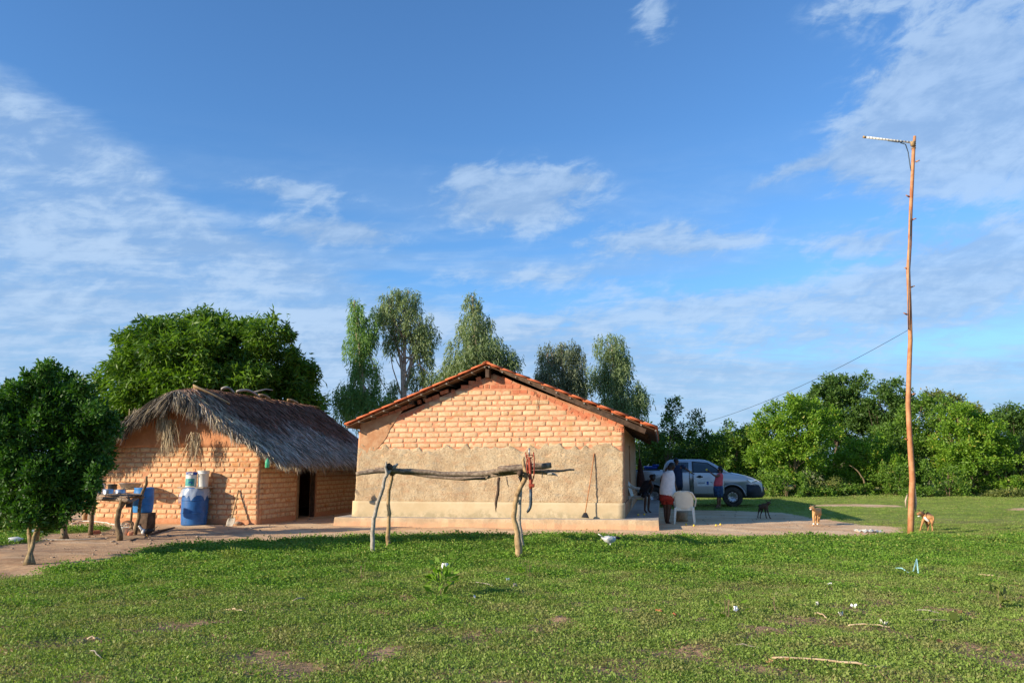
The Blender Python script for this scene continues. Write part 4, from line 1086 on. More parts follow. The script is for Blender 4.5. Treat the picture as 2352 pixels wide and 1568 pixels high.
def tree(name, label, base, trunk, lobes, n, L, W, lm, bm_='bark', group=None, r0=.12, limbs=True, extra=None, **kw):
    base = Vector(base); root = empty(name, base); tag(root, label, 'tree', group)
    lob = [((Vector(l[0]) - base), l[1], l[2], l[3]) for l in lobes]
    V, t = crown_leaves(lob, n, L, W, **kw)
    me = fast_mesh('crown', V, 4, {'tint': t}); link('crown', me, lm, root)
    b = MB(); top = None
    for tp in trunk:
        q = [Vector(p) - base for p in tp]; q = wob(q, 3, r0 * .35, len(tp) + int(n)); m = len(q)
        b.tube(q, [r0 * (1 - .72 * i / (m - 1)) * (1.35 if i == 0 else 1) for i in range(m)], 7, jit=.08)
        top = q[-1]
        if limbs:
            for l in lob[:9]:
                c = Vector(l[0])
                for s in range(2):
                    e = c + Vector((rnd.uniform(-.6, .6) * l[1], rnd.uniform(-.6, .6) * l[2], rnd.uniform(-.2, .6) * l[3]))
                    st = q[max(1, int(m * rnd.uniform(.45, .95)) - 1)]
                    if (e - st).length > 6 or rnd.random() < .25: continue
                    mid = st.lerp(e, .5) + Vector((0, 0, -.1 * (e - st).length))
                    b.tube(wob([st, mid, e], 2, .05, s + int(n)), [r0 * .32, r0 * .26, r0 * .2, r0 * .12, r0 * .06], 5)
    for (pts, r) in (extra or []):
        q = wob([Vector(p) - base for p in pts], 3, r * .5, 9); b.tube(q, [r * (1 - .6 * i / (len(q) - 1)) for i in range(len(q))], 6)
    b.build('trunk', bm_, root, True); return root
def ragged(lb, k, small=.34):
    """irregular side shoots round each lobe so the crown outline is broken"""
    out = list(lb)
    for c, rx, ry, rz in lb:
        for _ in range(k):
            a = rnd.uniform(-.4, 3.5); e = rnd.uniform(-.8, .8); f = rnd.uniform(.8, 1.12); s_ = rnd.uniform(.18, small)
            out.append((Vector(c) + Vector((math.cos(a) * rx * f, math.sin(e) * ry, math.sin(a) * rz * f)), rx * s_, ry * s_, rz * s_ * rnd.uniform(.8, 1.5)))
    return out
def lob(px, py, rx, ry, Y, dz=1.0, dy=0.0):
    c = at(px, py, Y + dy); k = Y / FPX; return (c, rx * k, rx * k * dz, ry * k)

# citrus tree in front on the left
Yc = 13.9; g0 = gnd(62, 1298); 
lobes = [lob(55, 1040, 100, 100, Yc), lob(125, 965, 62, 72, Yc), lob(178, 1010, 48, 72, Yc), lob(110, 1100, 84, 56, Yc), lob(15, 965, 52, 52, Yc), lob(95, 905, 42, 40, Yc), lob(215, 975, 34, 30, Yc), lob(190, 1080, 34, 50, Yc), lob(-50, 1030, 90, 90, Yc), lob(10, 1110, 46, 50, Yc), lob(130, 1140, 36, 26, Yc), lob(60, 1130, 40, 26, Yc)]
OUTL = [(-40, 915), (-10, 905), (14, 888), (35, 888), (60, 862), (80, 872), (98, 850), (118, 838), (138, 862), (160, 866), (172, 890), (190, 884), (203, 905), (205, 935), (228, 935), (250, 958), (268, 975), (250, 1005), (232, 1030), (238, 1062), (220, 1092), (205, 1125), (192, 1148), (160, 1165), (140, 1180), (118, 1192), (95, 1172), (62, 1192), (35, 1175), (12, 1150), (-8, 1165)]
lobes += [lob(x_ + rnd.uniform(-5, 5) + (5 if x_ < 40 else -5), y_ + 8, rnd.uniform(9, 19), rnd.uniform(13, 24), Yc + rnd.uniform(-.5, .5)) for x_, y_ in OUTL]
T = lambda px, py, Y=None: (at(px, py, Y) if Y else gnd(px, py))
tree('citrus_tree', 'dark glossy citrus tree with several pale stems in front of the hut', g0,
     [[g0, at(78, 1235, 13.7), at(98, 1165, 13.8), at(110, 1040, 13.9)], [g0 + Vector((.05, .05, 0)), at(66, 1225, 13.8), at(66, 1150, 13.9), at(50, 1050, 13.9)], [at(80, 1240, 13.8), at(105, 1160, 13.8), at(150, 1080, 13.9)]],
     lobes, 76000, .085, .038, 'leaf_citrus', 'bark_citrus', None, .045, limbs=False, sub=40, cl=9, up=.45, shell=.40)
g1 = gnd(147, 1238); Y2 = g1.y
lobes = [lob(200, 1040, 50, 60, Y2), lob(180, 1090, 50, 45, Y2), lob(222, 1060, 34, 40, Y2), lob(150, 1150, 24, 20, Y2), lob(205, 1105, 26, 22, Y2)]
tree('citrus_tree', 'second small citrus tree behind the first, stem with a sawn stub', g1,
     [[g1, at(150, 1195, Y2), at(164, 1165, Y2), at(175, 1090, Y2), at(195, 1050, Y2)]], lobes, 15000, .095, .042, 'leaf_citrus', 'bark', None, .075, sub=22, cl=10,
     extra=[([at(153, 1205, Y2), at(150, 1178, Y2)], .05)])

# big mango behind the hut
Ym = 35.0; gm = at(480, 1120, Ym); gm.z = 0
lobes = [lob(480, 860, 190, 118, Ym), lob(430, 790, 75, 60, Ym), lob(545, 800, 70, 62, Ym), lob(620, 860, 80, 70, Ym), lob(340, 820, 75, 60, Ym), lob(300, 900, 75, 60, Ym), lob(660, 910, 62, 70, Ym), lob(700, 935, 38, 48, Ym),
         lob(270, 960, 62, 50, Ym), lob(480, 750, 45, 34, Ym), lob(375, 760, 30, 26, Ym), lob(300, 815, 26, 20, Ym), lob(570, 752, 26, 24, Ym), lob(500, 930, 200, 100, Ym), lob(245, 1000, 48, 40, Ym)]
tree('mango_tree', 'large round dark green mango tree rising behind the thatched hut', gm, [[gm, gm + Vector((.1, 0, 1.6)), gm + Vector((.2, .2, 3.0))]],
     ragged(lobes, 2, .26), 90000, .30, .085, 'leaf_mango', 'bark_dark', None, .45, limbs=False, sub=44, cl=12, droop=.75, up=.2, shell=.62, spread_=.35)

# eucalyptus trees behind the main house
def euc(base_px, Y, stems, lobes_px, n, lm, label, r0=.16, strand=.75, sub=22):
    g = at(base_px, 1100, Y); g.z = 0
    tree('eucalyptus_tree', label, g, [[g] + [at(a, b_, Y) for a, b_ in s] for s in stems], [lob(q[0], q[1], q[2] * 1.08, q[3], Y) for q in lobes_px], int(n * 1.5), .20, .044, lm, 'bark_pale', 'eucalyptus trees behind the brick house', r0, sub=sub * 2, cl=9, strand=strand, shell=.22)
euc(850, 38, [[(850, 1000), (835, 880), (820, 760), (815, 690)]], [(818, 720, 22, 44), (828, 790, 32, 50), (842, 860, 38, 55), (855, 925, 52, 45), (800, 905, 45, 40), (880, 930, 40, 40), (790, 930, 26, 34), (850, 740, 24, 36)], 11500, 'leaf_euc_bright', 'bright green slender eucalyptus, leftmost behind the brick house')
euc(928, 39, [[(928, 960), (925, 850), (905, 770), (895, 700)], [(928, 900), (950, 820), (965, 740)], [(926, 860), (930, 740), (930, 690)]],
    [(918, 700, 48, 40), (890, 725, 32, 40), (955, 745, 42, 45), (975, 765, 30, 36), (930, 680, 30, 22), (960, 860, 22, 30), (985, 870, 26, 26), (895, 780, 20, 30), (985, 815, 16, 24), (958, 800, 22, 20), (905, 895, 14, 30)], 8500, 'leaf_euc', 'tall eucalyptus with bare forking white stems showing through its crown', .13, .6, 20)
euc(1100, 38, [[(1100, 900), (1095, 760), (1085, 680)]], [(1085, 690, 20, 26), (1092, 735, 38, 38), (1100, 790, 58, 45), (1080, 830, 68, 38), (1130, 820, 52, 42), (1045, 845, 36, 28), (1168, 820, 26, 20), (1110, 870, 80, 36), (1020, 870, 20, 24)], 15500, 'leaf_euc', 'dense conical eucalyptus right behind the roof ridge')
euc(1300, 43, [[(1300, 960), (1295, 860), (1290, 800)], [(1300, 950), (1262, 860), (1258, 810)]], [(1258, 812, 26, 30), (1300, 808, 34, 32), (1325, 850, 30, 42), (1280, 860, 42, 36), (1245, 865, 20, 26), (1310, 890, 46, 26)], 9500, 'leaf_euc_grey', 'dull grey green eucalyptus with thin crown, between the ridge tree and the rightmost one')
euc(1415, 42, [[(1415, 1000), (1410, 880), (1405, 790)]], [(1400, 790, 34, 30), (1420, 830, 38, 38), (1400, 870, 42, 34), (1430, 905, 48, 40), (1455, 925, 36, 36), (1375, 855, 24, 30), (1400, 940, 60, 30)], 12500, 'leaf_euc', 'leafy eucalyptus, rightmost of those behind the brick house')

# wood along the right side of the yard
wood = [
 ('slender_tree', 'thin dark young tree behind the parked pickup', 1540, 43, [(1540, 935, 22, 20), (1548, 975, 28, 26), (1535, 1015, 34, 26), (1575, 1000, 22, 22)], 3600, 'leaf_deep', .06, .17),
 ('slender_tree', 'thin dark young tree over the cab of the pickup', 1607, 44, [(1603, 962, 18, 18), (1610, 1000, 20, 24), (1600, 1030, 26, 20)], 2600, 'leaf_deep', .06, .17),
 ('bushy_tree', 'mid green bushy tree behind the bonnet of the pickup', 1690, 44, [(1690, 1000, 42, 34), (1670, 1045, 60, 50), (1640, 1060, 45, 40), (1715, 1060, 50, 50)], 9500, 'leaf_mid', .10, .18),
 ('bushy_tree', 'low dark tree filling the gap behind the pickup bed', 1500, 45, [(1500, 1060, 60, 50), (1560, 1065, 50, 45), (1480, 1030, 40, 40), (1600, 1075, 60, 40)], 9000, 'leaf_deep', .10, .18),
 ('spreading_tree', 'bright yellow green tree with straight brown trunk right of the pickup', 1826, 41.5, [(1800, 960, 60, 42), (1850, 985, 62, 46), (1790, 1010, 62, 42), (1870, 1030, 60, 42), (1760, 1050, 40, 34), (1830, 940, 40, 28), (1820, 1050, 60, 36), (1895, 965, 30, 30), (1745, 985, 22, 30)], 16000, 'leaf_bright', .11, .18),
 ('tall_tree', 'tallest dark green tree, rising behind the bright yellow green one', 1925, 52, [(1925, 905, 60, 36), (1890, 920, 46, 34), (1960, 930, 44, 40), (1870, 945, 50, 30), (1930, 970, 76, 50), (1990, 960, 30, 34), (1930, 880, 26, 18), (1975, 1000, 50, 40)], 14500, 'leaf_deep', .16, .24),
 ('tall_tree', 'dark layered tree just left of the wooden pole', 2045, 50, [(2045, 905, 40, 26), (2030, 940, 50, 34), (2060, 960, 42, 40), (2040, 1010, 60, 50), (2085, 930, 20, 22)], 9500, 'leaf_deep', .14, .22),
 ('bushy_tree', 'fresh green thicket tree with a leaning bare stem left of the pole', 1975, 43, [(1960, 1060, 56, 46), (2000, 1040, 46, 40), (1930, 1075, 40, 36), (2040, 1070, 50, 40)], 10500, 'leaf_bright', .07, .17),
 ('bushy_tree', 'mid green feathery tree directly behind the wooden pole', 2100, 45, [(2110, 960, 50, 40), (2080, 1010, 60, 50), (2140, 1000, 56, 50), (2110, 1060, 70, 46), (2160, 940, 40, 26)], 13000, 'leaf_mid', .10, .18),
 ('airy_tree', 'olive brown airy tree top right of the wooden pole', 2190, 51, [(2160, 925, 50, 22), (2200, 945, 50, 26), (2140, 935, 34, 22), (2230, 960, 34, 26)], 4600, 'leaf_olive', .11, .20),
 ('spreading_tree', 'bright green leafy tree right of the pole with forked dark trunk', 2230, 42, [(2215, 975, 52, 40), (2250, 1000, 56, 46), (2190, 1015, 50, 46), (2230, 1050, 66, 44), (2200, 945, 20, 16), (2290, 1050, 40, 40)], 15500, 'leaf_bright', .12, .18),
 ('tall_tree', 'deep green tree with flat spreading top at the right edge of the photo', 2335, 46, [(2320, 950, 46, 20), (2345, 965, 54, 30), (2310, 985, 50, 30), (2360, 1010, 60, 50), (2310, 1040, 50, 50), (2410, 970, 50, 40)], 12500, 'leaf_deep', .14, .20),
 ('airy_tree', 'tangled olive thicket with pale bare twigs at the right edge', 2320, 43, [(2310, 1060, 50, 44), (2350, 1050, 44, 50), (2400, 1060, 50, 50)], 7500, 'leaf_olive', .08, .17),
 ('bushy_tree', 'dark tree in the shade between bonnet and bright tree', 1740, 49, [(1740, 1040, 60, 60), (1790, 1060, 60, 50), (1700, 1070, 60, 46)], 8000, 'leaf_deep', .10, .20),
]
for name, lab, px, Y, lb, n, lm, r0, L in wood:
    g = at(px, 1130, Y); g.z = 0; py = min(q[1] for q in lb)
    tp = at(px + rnd.uniform(-12, 12), py + 30, Y); md = at(px + rnd.uniform(-10, 10), 1075, Y)
    tr = [[g, md, tp]]
    ex = None
    if 'forked' in lab: tr = [[g, at(2262, 1095, Y), at(2275, 1050, Y), at(2270, 1000, Y)], [g, at(2235, 1110, Y), at(2225, 1050, Y)]]
    if 'leaning' in lab: ex = [([at(1990, 1130, 41.5), at(1982, 1100, 41.5), at(1968, 1078, 41.5), at(1950, 1068, 41.5)], .05)]
    if 'bare twigs' in lab or 'airy' in lab: ex = [([at(px + a, 1110 if Y < 45 else 1000, Y - .8), at(px + a * 1.6, 1060 if Y < 45 else 950, Y - 1), at(px + a * 2.2, 1030 if Y < 45 else 925, Y - 1)], .03) for a in (-22, -8, 6, 20)]
    lb = lb + [(px + rnd.uniform(-20, 20), 1098, 46, 30)] * (Y < 48)
    tree(name, lab, g, tr, ragged([lob(q[0] + rnd.uniform(-6, 6), q[1] + rnd.uniform(-6, 6), q[2] * .92, q[3] * .92, Y) for q in lb], 3), int(n * 1.25), L, L * .42, lm, 'bark_dark' if lm == 'leaf_deep' else 'bark', 'trees along the far side of the yard', r0, sub=24, cl=10, up=.25, shell=.5, spread_=.5, extra=ex)
# bushes at the foot of the wood
bl = ['pale', 'dense', 'low', 'tall', 'leafy', 'ragged', 'broad', 'small', 'round', 'loose']
near = [(1545, 'behind the pickup bed'), (1640, 'behind the pickup door'), (1765, 'just right of the pickup bonnet'), (1805, 'left of the brown trunk'), (1852, 'right of the brown trunk'), (1905, 'beside the leaning stem'), (1950, 'under the leaning stem'), (2005, 'right of the leaning stem'),
        (2055, 'just left of the pole'), (2130, 'just right of the pole'), (2180, 'left of the forked trunk'), (2240, 'at the foot of the forked trunk'), (2300, 'left of the right photo edge'), (2345, 'at the right photo edge')]
for i, (px, where) in enumerate(near):
    Y = 40.0 + rnd.uniform(-.8, 2.6); h = 8 + 52 * rnd.random() ** 1.8; g = at(px, 1130, Y); g.z = 0; k = Y / FPX
    lb = [(g + Vector((rnd.uniform(-.9, .9), rnd.uniform(-.4, .4), h * k * rnd.uniform(.4, .8))), rnd.uniform(12, 34) * k, .55, h * k * rnd.uniform(.5, .8)) for _ in range(4)]
    root = empty('bush', g); w = bl[i % 10]
    tag(root, '%s green bush at the foot of the wood, %s' % (w, where), 'bush', 'bushes at the foot of the wood')
    V, t = crown_leaves([(Vector(l[0]) - g, l[1], l[2], l[3]) for l in lb], 2600, .13, .06, sub=14, cl=9, up=.4, shell=.3)
    link('foliage', fast_mesh('foliage', V, 4, {'tint': t}), rnd.choice(['leaf_bright', 'leaf_mid', 'leaf_mid', 'leaf_olive']), root)
    b = MB()
    for s in range(4): b.tube(wob([(rnd.uniform(-.1, .1), 0, 0), (rnd.uniform(-.5, .5), rnd.uniform(-.3, .3), h * k)], 3, .04, s + i), [.02, .015, .012, .006], 5)
    b.build('stem', 'bark', root, True)
# far mass that closes the view behind the wood and to the left
lbm = []
for px in range(1470, 2560, 42): lbm.append((at(px, 1060 + rnd.uniform(-10, 10), 60), 1.9, 1.6, 1.9 + rnd.uniform(-.3, .4)))
V, t = crown_leaves(lbm, 52000, .30, .14, sub=16, cl=10)
o = link('far_wood', fast_mesh('far_wood', V, 4, {'tint': t}), 'leaf_deep'); tag(o, 'dark green wood closing the view behind the nearer trees', kind='stuff')
lbm = [(at(px, 1085 + rnd.uniform(-8, 8), 52), 1.9, 1.5, 1.15 + rnd.uniform(-.2, .4)) for px in range(-260, 860, 44)]
V, t = crown_leaves(lbm, 30000, .26, .12, sub=14, cl=10)
o = link('far_thicket', fast_mesh('far_thicket', V, 4, {'tint': t}), 'leaf_mid'); tag(o, 'green thicket far behind the hut and citrus trees', kind='stuff')
# bushes at the left photo edge
for px, py, lab, n in ((25, 1195, 'leafy green bush behind the citrus stems at the left photo edge', 2600), (-35, 1225, 'broad low bush at the left photo edge in front of the lawn', 2200)):
    g = gnd(px, py); root = empty('bush', g); tag(root, lab, 'bush')
    V, t = crown_leaves([(Vector((0, 0, .28)), .75, .5, .30), (Vector((-.6, .2, .22)), .55, .5, .26), (Vector((.5, -.2, .16)), .4, .4, .18)], n, .09, .045, sub=14, cl=9, up=.4, shell=.3)
    link('foliage', fast_mesh('foliage', V, 4, {'tint': t}), 'leaf_mid', root); b = MB(); b.tube([(0, 0, 0), (0, 0, .3)], .02, 5); b.build('stem', 'bark', root)
# young plant in the foreground lawn, and small seedlings
def seedling(px, py, h, n, lab, L=.11, lm='leaf_bright', wide=.10):
    g = gnd(px, py); root = empty('young_plant', g); tag(root, lab, 'plant')
    P = nr.normal(size=(n, 3)) * [wide, wide, h * .28] + [0, 0, h * .62]; A = P * [1, 1, 0] * 6 + nr.normal(size=(n, 3)) * .3 + [0, 0, .45]
    V, t = leaves(P, A, L * nr.uniform(.7, 1.2, n), L * .42, nr.uniform(.2, .85, n), .2)
    link('foliage', fast_mesh('foliage', V, 4, {'tint': t}), lm, root)
    b = MB()
    for s in range(3): b.tube(wob([(0, 0, 0), (rnd.uniform(-.05, .05), rnd.uniform(-.05, .05), h * .9)], 3, .008, s), .0035, 5)
    b.build('stem', 'bark', root)
seedling(1013, 1374, .36, 60, 'young leafy sapling standing up from the lawn between the rack posts', .14, 'leaf_bright', .07)
seedling(825, 1524, .12, 10, 'tiny light green seedling near the bottom of the photo', .06, 'leaf_bright', .02)
seedling(1215, 1330, .22, 22, 'small weedy plant in the lawn under the right rack post', .07)
seedling(830, 1331, .22, 24, 'reddish weedy plant in the lawn left of the rack', .07, 'leaf_olive')
seedling(1672, 1420, .22, 10, 'thin seedling with drooping leaves beside the left white scrap', .10)
seedling(2298, 1398, .22, 14, 'spiky pale grass plant at the right of the lawn', .14, 'leaf_olive', .03)
seedling(1780, 1405, .18, 22, 'weed with narrow reddish leaves between the white scraps', .09, 'leaf_olive')
for k, (px, py, lab) in enumerate([(1560, 1234, 'small weed sprouting at the sand edge right of the platform'), (1440, 1213, 'weeds growing at the corner of the concrete platform')]):
    seedling(px, py, .12, 26, lab, .05, 'leaf_mid', .12)

# ================================================================== THINGS BESIDE THE HUT
def wtube(b, pts, r, seg=7, n=3, amp=.012, seed=1, jit=.08):
    q = wob(pts, n, amp, seed); m = len(q)
    rr = r if isinstance(r, (list, tuple)) else [r, r * .8]
    b.tube(q, [rr[0] + (rr[-1] - rr[0]) * i / (m - 1) if len(rr) == 2 else float(np.interp(i / (m - 1), lin(0, 1, len(rr)), rr)) for i in range(m)], seg, jit=jit)
# --- stick table with kitchen pots
gA, gB, gC, gD = gnd(275, 1241), gnd(208, 1228), gnd(311, 1226), gnd(302, 1216)
tb = empty('stick_table', (gA + gC) / 2 * 1.0); tag(tb, 'rough stick table on crooked posts with washed pots on it, before the hut', 'table')
tbo = tb.location.copy(); lo = lambda p: Vector(p) - tbo
ZT = .90
A1, B1, C1, D1 = at(284, 1146, gA.y), at(217, 1143, gB.y), at(326, 1131, gC.y), at(304, 1150, gD.y)
b = MB(); wtube(b, [lo(gA), lo(at(269, 1192, gA.y)), lo(at(276, 1162, gA.y)), lo(A1)], [.066, .056, .052, .05], 9, 3, .015, 2); wtube(b, [lo(at(277, 1165, gA.y)), lo(at(296, 1143, gA.y + .2))], [.045, .028], 7, 2, .01, 5); b.build('leg', 'wood_post', tb, True)
b = MB(); wtube(b, [lo(gB), lo(at(211, 1185, gB.y)), lo(B1)], [.058, .050, .045], 8, 3, .012, 3); b.build('leg', 'wood_post', tb, True)
b = MB(); wtube(b, [lo(gC), lo(at(318, 1190, gC.y)), lo(C1), lo(at(336, 1112, gC.y)), lo(at(337, 1093, gC.y))], [.046, .042, .038, .034, .024], 8, 3, .010, 4); b.build('leg', 'wood_post', tb, True)
b = MB(); wtube(b, [lo(gD), lo(at(301, 1190, gD.y)), lo(D1)], [.032, .028, .026], 7, 3, .015, 6); b.build('leg', 'wood_post', tb, True)
# top: two bearers and a row of split boards
cA, cB, cC = Vector((A1.x, A1.y, ZT)), Vector((B1.x, B1.y, ZT)), Vector((C1.x, C1.y, ZT)); cD = cB + (cC - cA)
b = MB(); wtube(b, [lo(cB + (cB - cA) * .15 - Vector((0, 0, .05))), lo(cA + (cA - cB) * .15 - Vector((0, 0, .05)))], [.05, .045], 8, 4, .015, 8); b.build('bearer', 'wood_old', tb, True)
b = MB(); wtube(b, [lo(cD + (cD - cC) * .1 - Vector((0, 0, .05))), lo(cC + (cC - cD) * .03 - Vector((0, 0, .05)))], [.05, .045], 8, 4, .015, 9); b.build('bearer', 'wood_old', tb, True)
b = MB(); wtube(b, [lo(cA + Vector((.05, .1, -.10))), lo(cA + (cC - cA) * .75 + Vector((0, 0, -.06)))], [.036, .028], 8, 4, .01, 19); b.build('bearer', 'wood_old', tb, True)
e1 = (cC - cA); e2 = (cB - cA); L1, L2 = e1.length, e2.length; e1n, e2n = e1.normalized(), e2.normalized()
nb = 9
for i in range(nb):
    s = (i + .5) / nb; c = cA + e1 * s; w = L1 / nb * .88
    m_ = Matrix(((e2n.x, e1n.x, 0, 0), (e2n.y, e1n.y, 0, 0), (0, 0, 1, 0), (0, 0, 0, 1)))
    b = MB(); b.box((-.12 + rnd.uniform(-.06, .06), -w / 2, 0), (L2 + .1 + rnd.uniform(-.08, .1), w / 2, .022), .006, m_)
    b.build('board', 'wood_old', tb, loc=lo(c + Vector((0, 0, rnd.uniform(0, .006)))))
ZB = ZT + .03
def on_table(px, py):     # where the pixel ray meets the table top
    d = ray(px, py); t = (ZB - CAMZ) / d.z; return Vector((d.x * t, d.y * t, ZB))
def pot(p, r, h, m_, lab, name='pot', cat='pot', prof=None, flip=False, handles=True, group='kitchen pots on the stick table', rz=0.3):
    root = empty(name, p, rz); tag(root, lab, cat, group); b = MB()
    prof = prof or [(0, .0), (r * .85, 0), (r, h * .12), (r, h * .92), (r * 1.05, h), (r * .97, h), (r * .95, h * .15), (0, h * .10)]
    if flip: prof = [(a, h - c) for a, c in prof][::-1]
    b.lathe(prof, 28, cap=False); b.build('bowl', m_, root, True)
    if handles:
        for s in (-1, 1):
            b = MB(); zz = h * (.25 if flip else .78); b.tube([(s * r, -.025, zz), (s * (r + .025), -.02, zz), (s * (r + .025), .02, zz), (s * r, .025, zz)], .006, 6); b.build('handle', m_, root, True)
    return root
pot(on_table(249, 1133.5), .125, .11, 'metal', 'shiny upside down aluminium pot at the front left of the stick table', flip=True, rz=.9)
pot(on_table(277, 1132), .12, .09, 'metal', 'small shiny aluminium pot lying upside down right of centre on the stick table', flip=True, rz=1.4)
pot(on_table(258, 1124), .115, .15, 'pot_dark', 'dark grey pot stacked behind the shiny pots on the stick table', rz=.2)
pot(on_table(233, 1128), .085, .20, 'metal', 'tall narrow aluminium pot at the left of the stick table', handles=True, rz=.5)
pot(on_table(222, 1132), .12, .03, 'metal', 'flat aluminium plate lying among pots at the left end of the stick table', name='aluminium_plate', cat='plate', handles=False, prof=[(0, 0), (.11, 0), (.12, .015), (.02, .03), (.015, .05), (0, .05)])
bp = on_table(299, 1124)
pot(bp, .30, .17, 'metal_dull', 'wide dull grey wash basin at the back of the stick table', name='wash_basin', cat='basin', handles=False, prof=[(0, 0), (.19, 0), (.21, .01), (.285, .165), (.31, .17), (.31, .178), (.28, .176), (.20, .02), (0, .02)])
o = empty('wooden_spoon', on_table(285, 1130), .4); tag(o, 'wooden spoon lying across the pots on the stick table', 'spoon'); b = MB(); b.tube([(0, 0, .09), (.25, .06, .13)], .009, 6); b.lathe([(0, 0), (.03, .01), (.035, .02), (0, .03)], 10, (-.02, 0, .075)); b.build('spoon', 'wood_tan', o, True)
o = empty('tin_can', at(297, 1147, 18.0)); tag(o, 'black tin hanging from the side of the stick table', 'tin'); b = MB(); b.box((-.05, -.05, -.17), (.06, .05, -.03), .006); b.build('tin', 'black', o, bevel=.008); b = MB(); b.tube([(-.04, 0, -.03), (0, 0, .05), (.05, 0, -.03)], .004, 5); b.build('handle', 'black', o)
# --- bucket with handle under the table
gk_ = gnd(285.5, 1228); o = empty('paint_bucket', gk_); tag(o, 'small white bucket standing on the ground under the stick table', 'bucket'); b = MB(); b.lathe([(0, 0), (.070, 0), (.085, .17), (.089, .17), (.089, .18), (.078, .178), (.066, .012), (0, .012)], 20); b.build('bucket', 'white_plastic', o, True)
b = MB(); b.tube([(.085 * math.cos(q), .02, .17 + .10 * math.sin(q)) for q in lin(0, math.pi, 9)], .004, 5); b.build('handle', 'metal_dull', o)
o = empty('wire_coil', gnd(292, 1222)); tag(o, 'coil of dark hose heaped beside the small bucket under the table', 'coil'); b = MB()
b.tube([((.11 + .02 * math.sin(q)) * math.cos(q), .07 * math.sin(q * 1.1), .13 + .10 * math.sin(q) + q * .003) for q in lin(0, 19, 60)], .009, 5); b.build('coil', 'wood_old', o, True)
for px, py, lab in ((299, 1228, 'broken red brick on the mud under the right end of the table'), (219, 1226, 'small brown clod of brick by the left leg of the stick table')):
    o = empty('broken_brick', gnd(px, py), rnd.uniform(0, 3)); tag(o, lab, 'brick'); b = MB(); b.box((-.09, -.06, 0), (.09, .06, .08), .02); b.build('brick_piece', 'hollow', o, bevel=.015)
# --- wood block with leaning blue drum
gb = gnd(334, 1220); o = empty('wooden_block', gb, -.25); tag(o, 'dark square wooden block carrying the leaning blue drum', 'block'); bw = 25 / FPX * gb.y
b = MB(); b.box((-bw / 2, -.13, 0), (bw / 2, .17, .44), .012); b.build('block', 'wood_dark', o, bevel=.012)
def drum(name, loc, r, h, m_, lab, rz=0, tilt=0.0, barrel=True):
    root = empty(name, loc, rz); root.rotation_euler = (tilt, tilt * .3, rz); tag(root, lab, 'drum'); b = MB()
    prof = [(0, 0), (r * .88, 0), (r * .94, h * .03)] + [(r * (.94 + .06 * math.sin(math.pi * t)), h * (.04 + .90 * t)) for t in lin(0, 1, 9)] + [(r * .95, h * .96), (r * .96, h), (r * .88, h), (r * .86, h * .97), (0, h * .97)]
    b.lathe(prof, 32, cap=False); b.build('barrel', m_, root, True)
    for t in (.33, .66):
        b = MB(); b.lathe([(r * 1.0, h * t - .012), (r * 1.03, h * t - .004), (r * 1.03, h * t + .004), (r * 1.0, h * t + .012)], 32, cap=False); b.build('rib', m_, root, True)
    return root
pb = at(325, 1183, gb.y + .05)
drum('blue_drum', Vector((pb.x, gb.y + .10, .445)), .235, .60, 'blue_drum2', 'bright blue plastic drum set on the dark block behind the stick table', .2, .0)
# --- large drum with film, board, paint can and bucket
gd = gnd(445, 1210.5); gd.y += .80; gd.x = at(445, 1200, gd.y).x
dr = drum('blue_drum', gd, .345, 1.0, 'blue_drum', 'big blue plastic drum against the hut wall with clear film over its rim', .1)
b = MB(); rs = []; K = 40
for j in range(6):
    rs.append([(math.cos(2 * math.pi * i / K) * (.348 + .006 * j + .012 * math.sin(i * 2.1 + j) + (.05 * (j / 5) * (1 if 14 < i < 24 else .3))), math.sin(2 * math.pi * i / K) * (.348 + .006 * j + .012 * math.cos(i * 1.7 + j)), .975 - j * (.035 + .035 * (.5 + .5 * math.sin(i * .9)) * (.5 + .5 * math.sin(i * 2.3 + 1)) + (.045 if 16 < i < 22 else 0))) for i in range(K)])
b.rings(rs, False); b.build('film', 'film', dr, True)
o = empty('board_lid', gd + Vector((0, 0, .982)), -.15); tag(o, 'grey board laid over the big blue drum', 'board'); b = MB(); b.box((-.37, -.30, 0), (.38, .28, .028), .006); b.build('board', 'wood_grey', o, bevel=.004)
ZL = gd.z + 1.012
pc = at(437, 1122, gd.y - .08); s = gd.y / FPX
o = empty('paint_can', (pc.x, gd.y - .05, ZL), 0); tag(o, 'paint can with blue top band and green print on the board of the big drum', 'paint can')
b = MB(); rc = 12 * s; hc = 33 * s; b.lathe([(0, 0), (rc * .97, 0), (rc, .006), (rc, hc * .80)], 28, cap=False); b.build('tin', 'white_plastic', o, True)
b = MB(); b.lathe([(rc + .001, hc * .80), (rc + .001, hc - .01), (rc * 1.02, hc), (rc * .9, hc), (rc * .88, hc - .012), (0, hc - .012)], 28, cap=False); b.build('top_band', 'label_blue', o, True)
b = MB(); n0 = 14; b.rings([[(math.sin(a) * (rc + .0015), -math.cos(a) * (rc + .0015), z) for a in lin(-1.05, 1.0, n0)] for z in (hc * .07, hc * .30, hc * .56)], False, close=False); b.build('label_print', 'teal', o, True)
b = MB(); b.rings([[(math.sin(a) * (rc + .003), -math.cos(a) * (rc + .003), z + .012 * math.sin(a * 9)) for a in lin(-.1, .7, 8)] for z in (hc * .26, hc * .34)], False, close=False); b.build('label_print', 'label_blue', o, True)
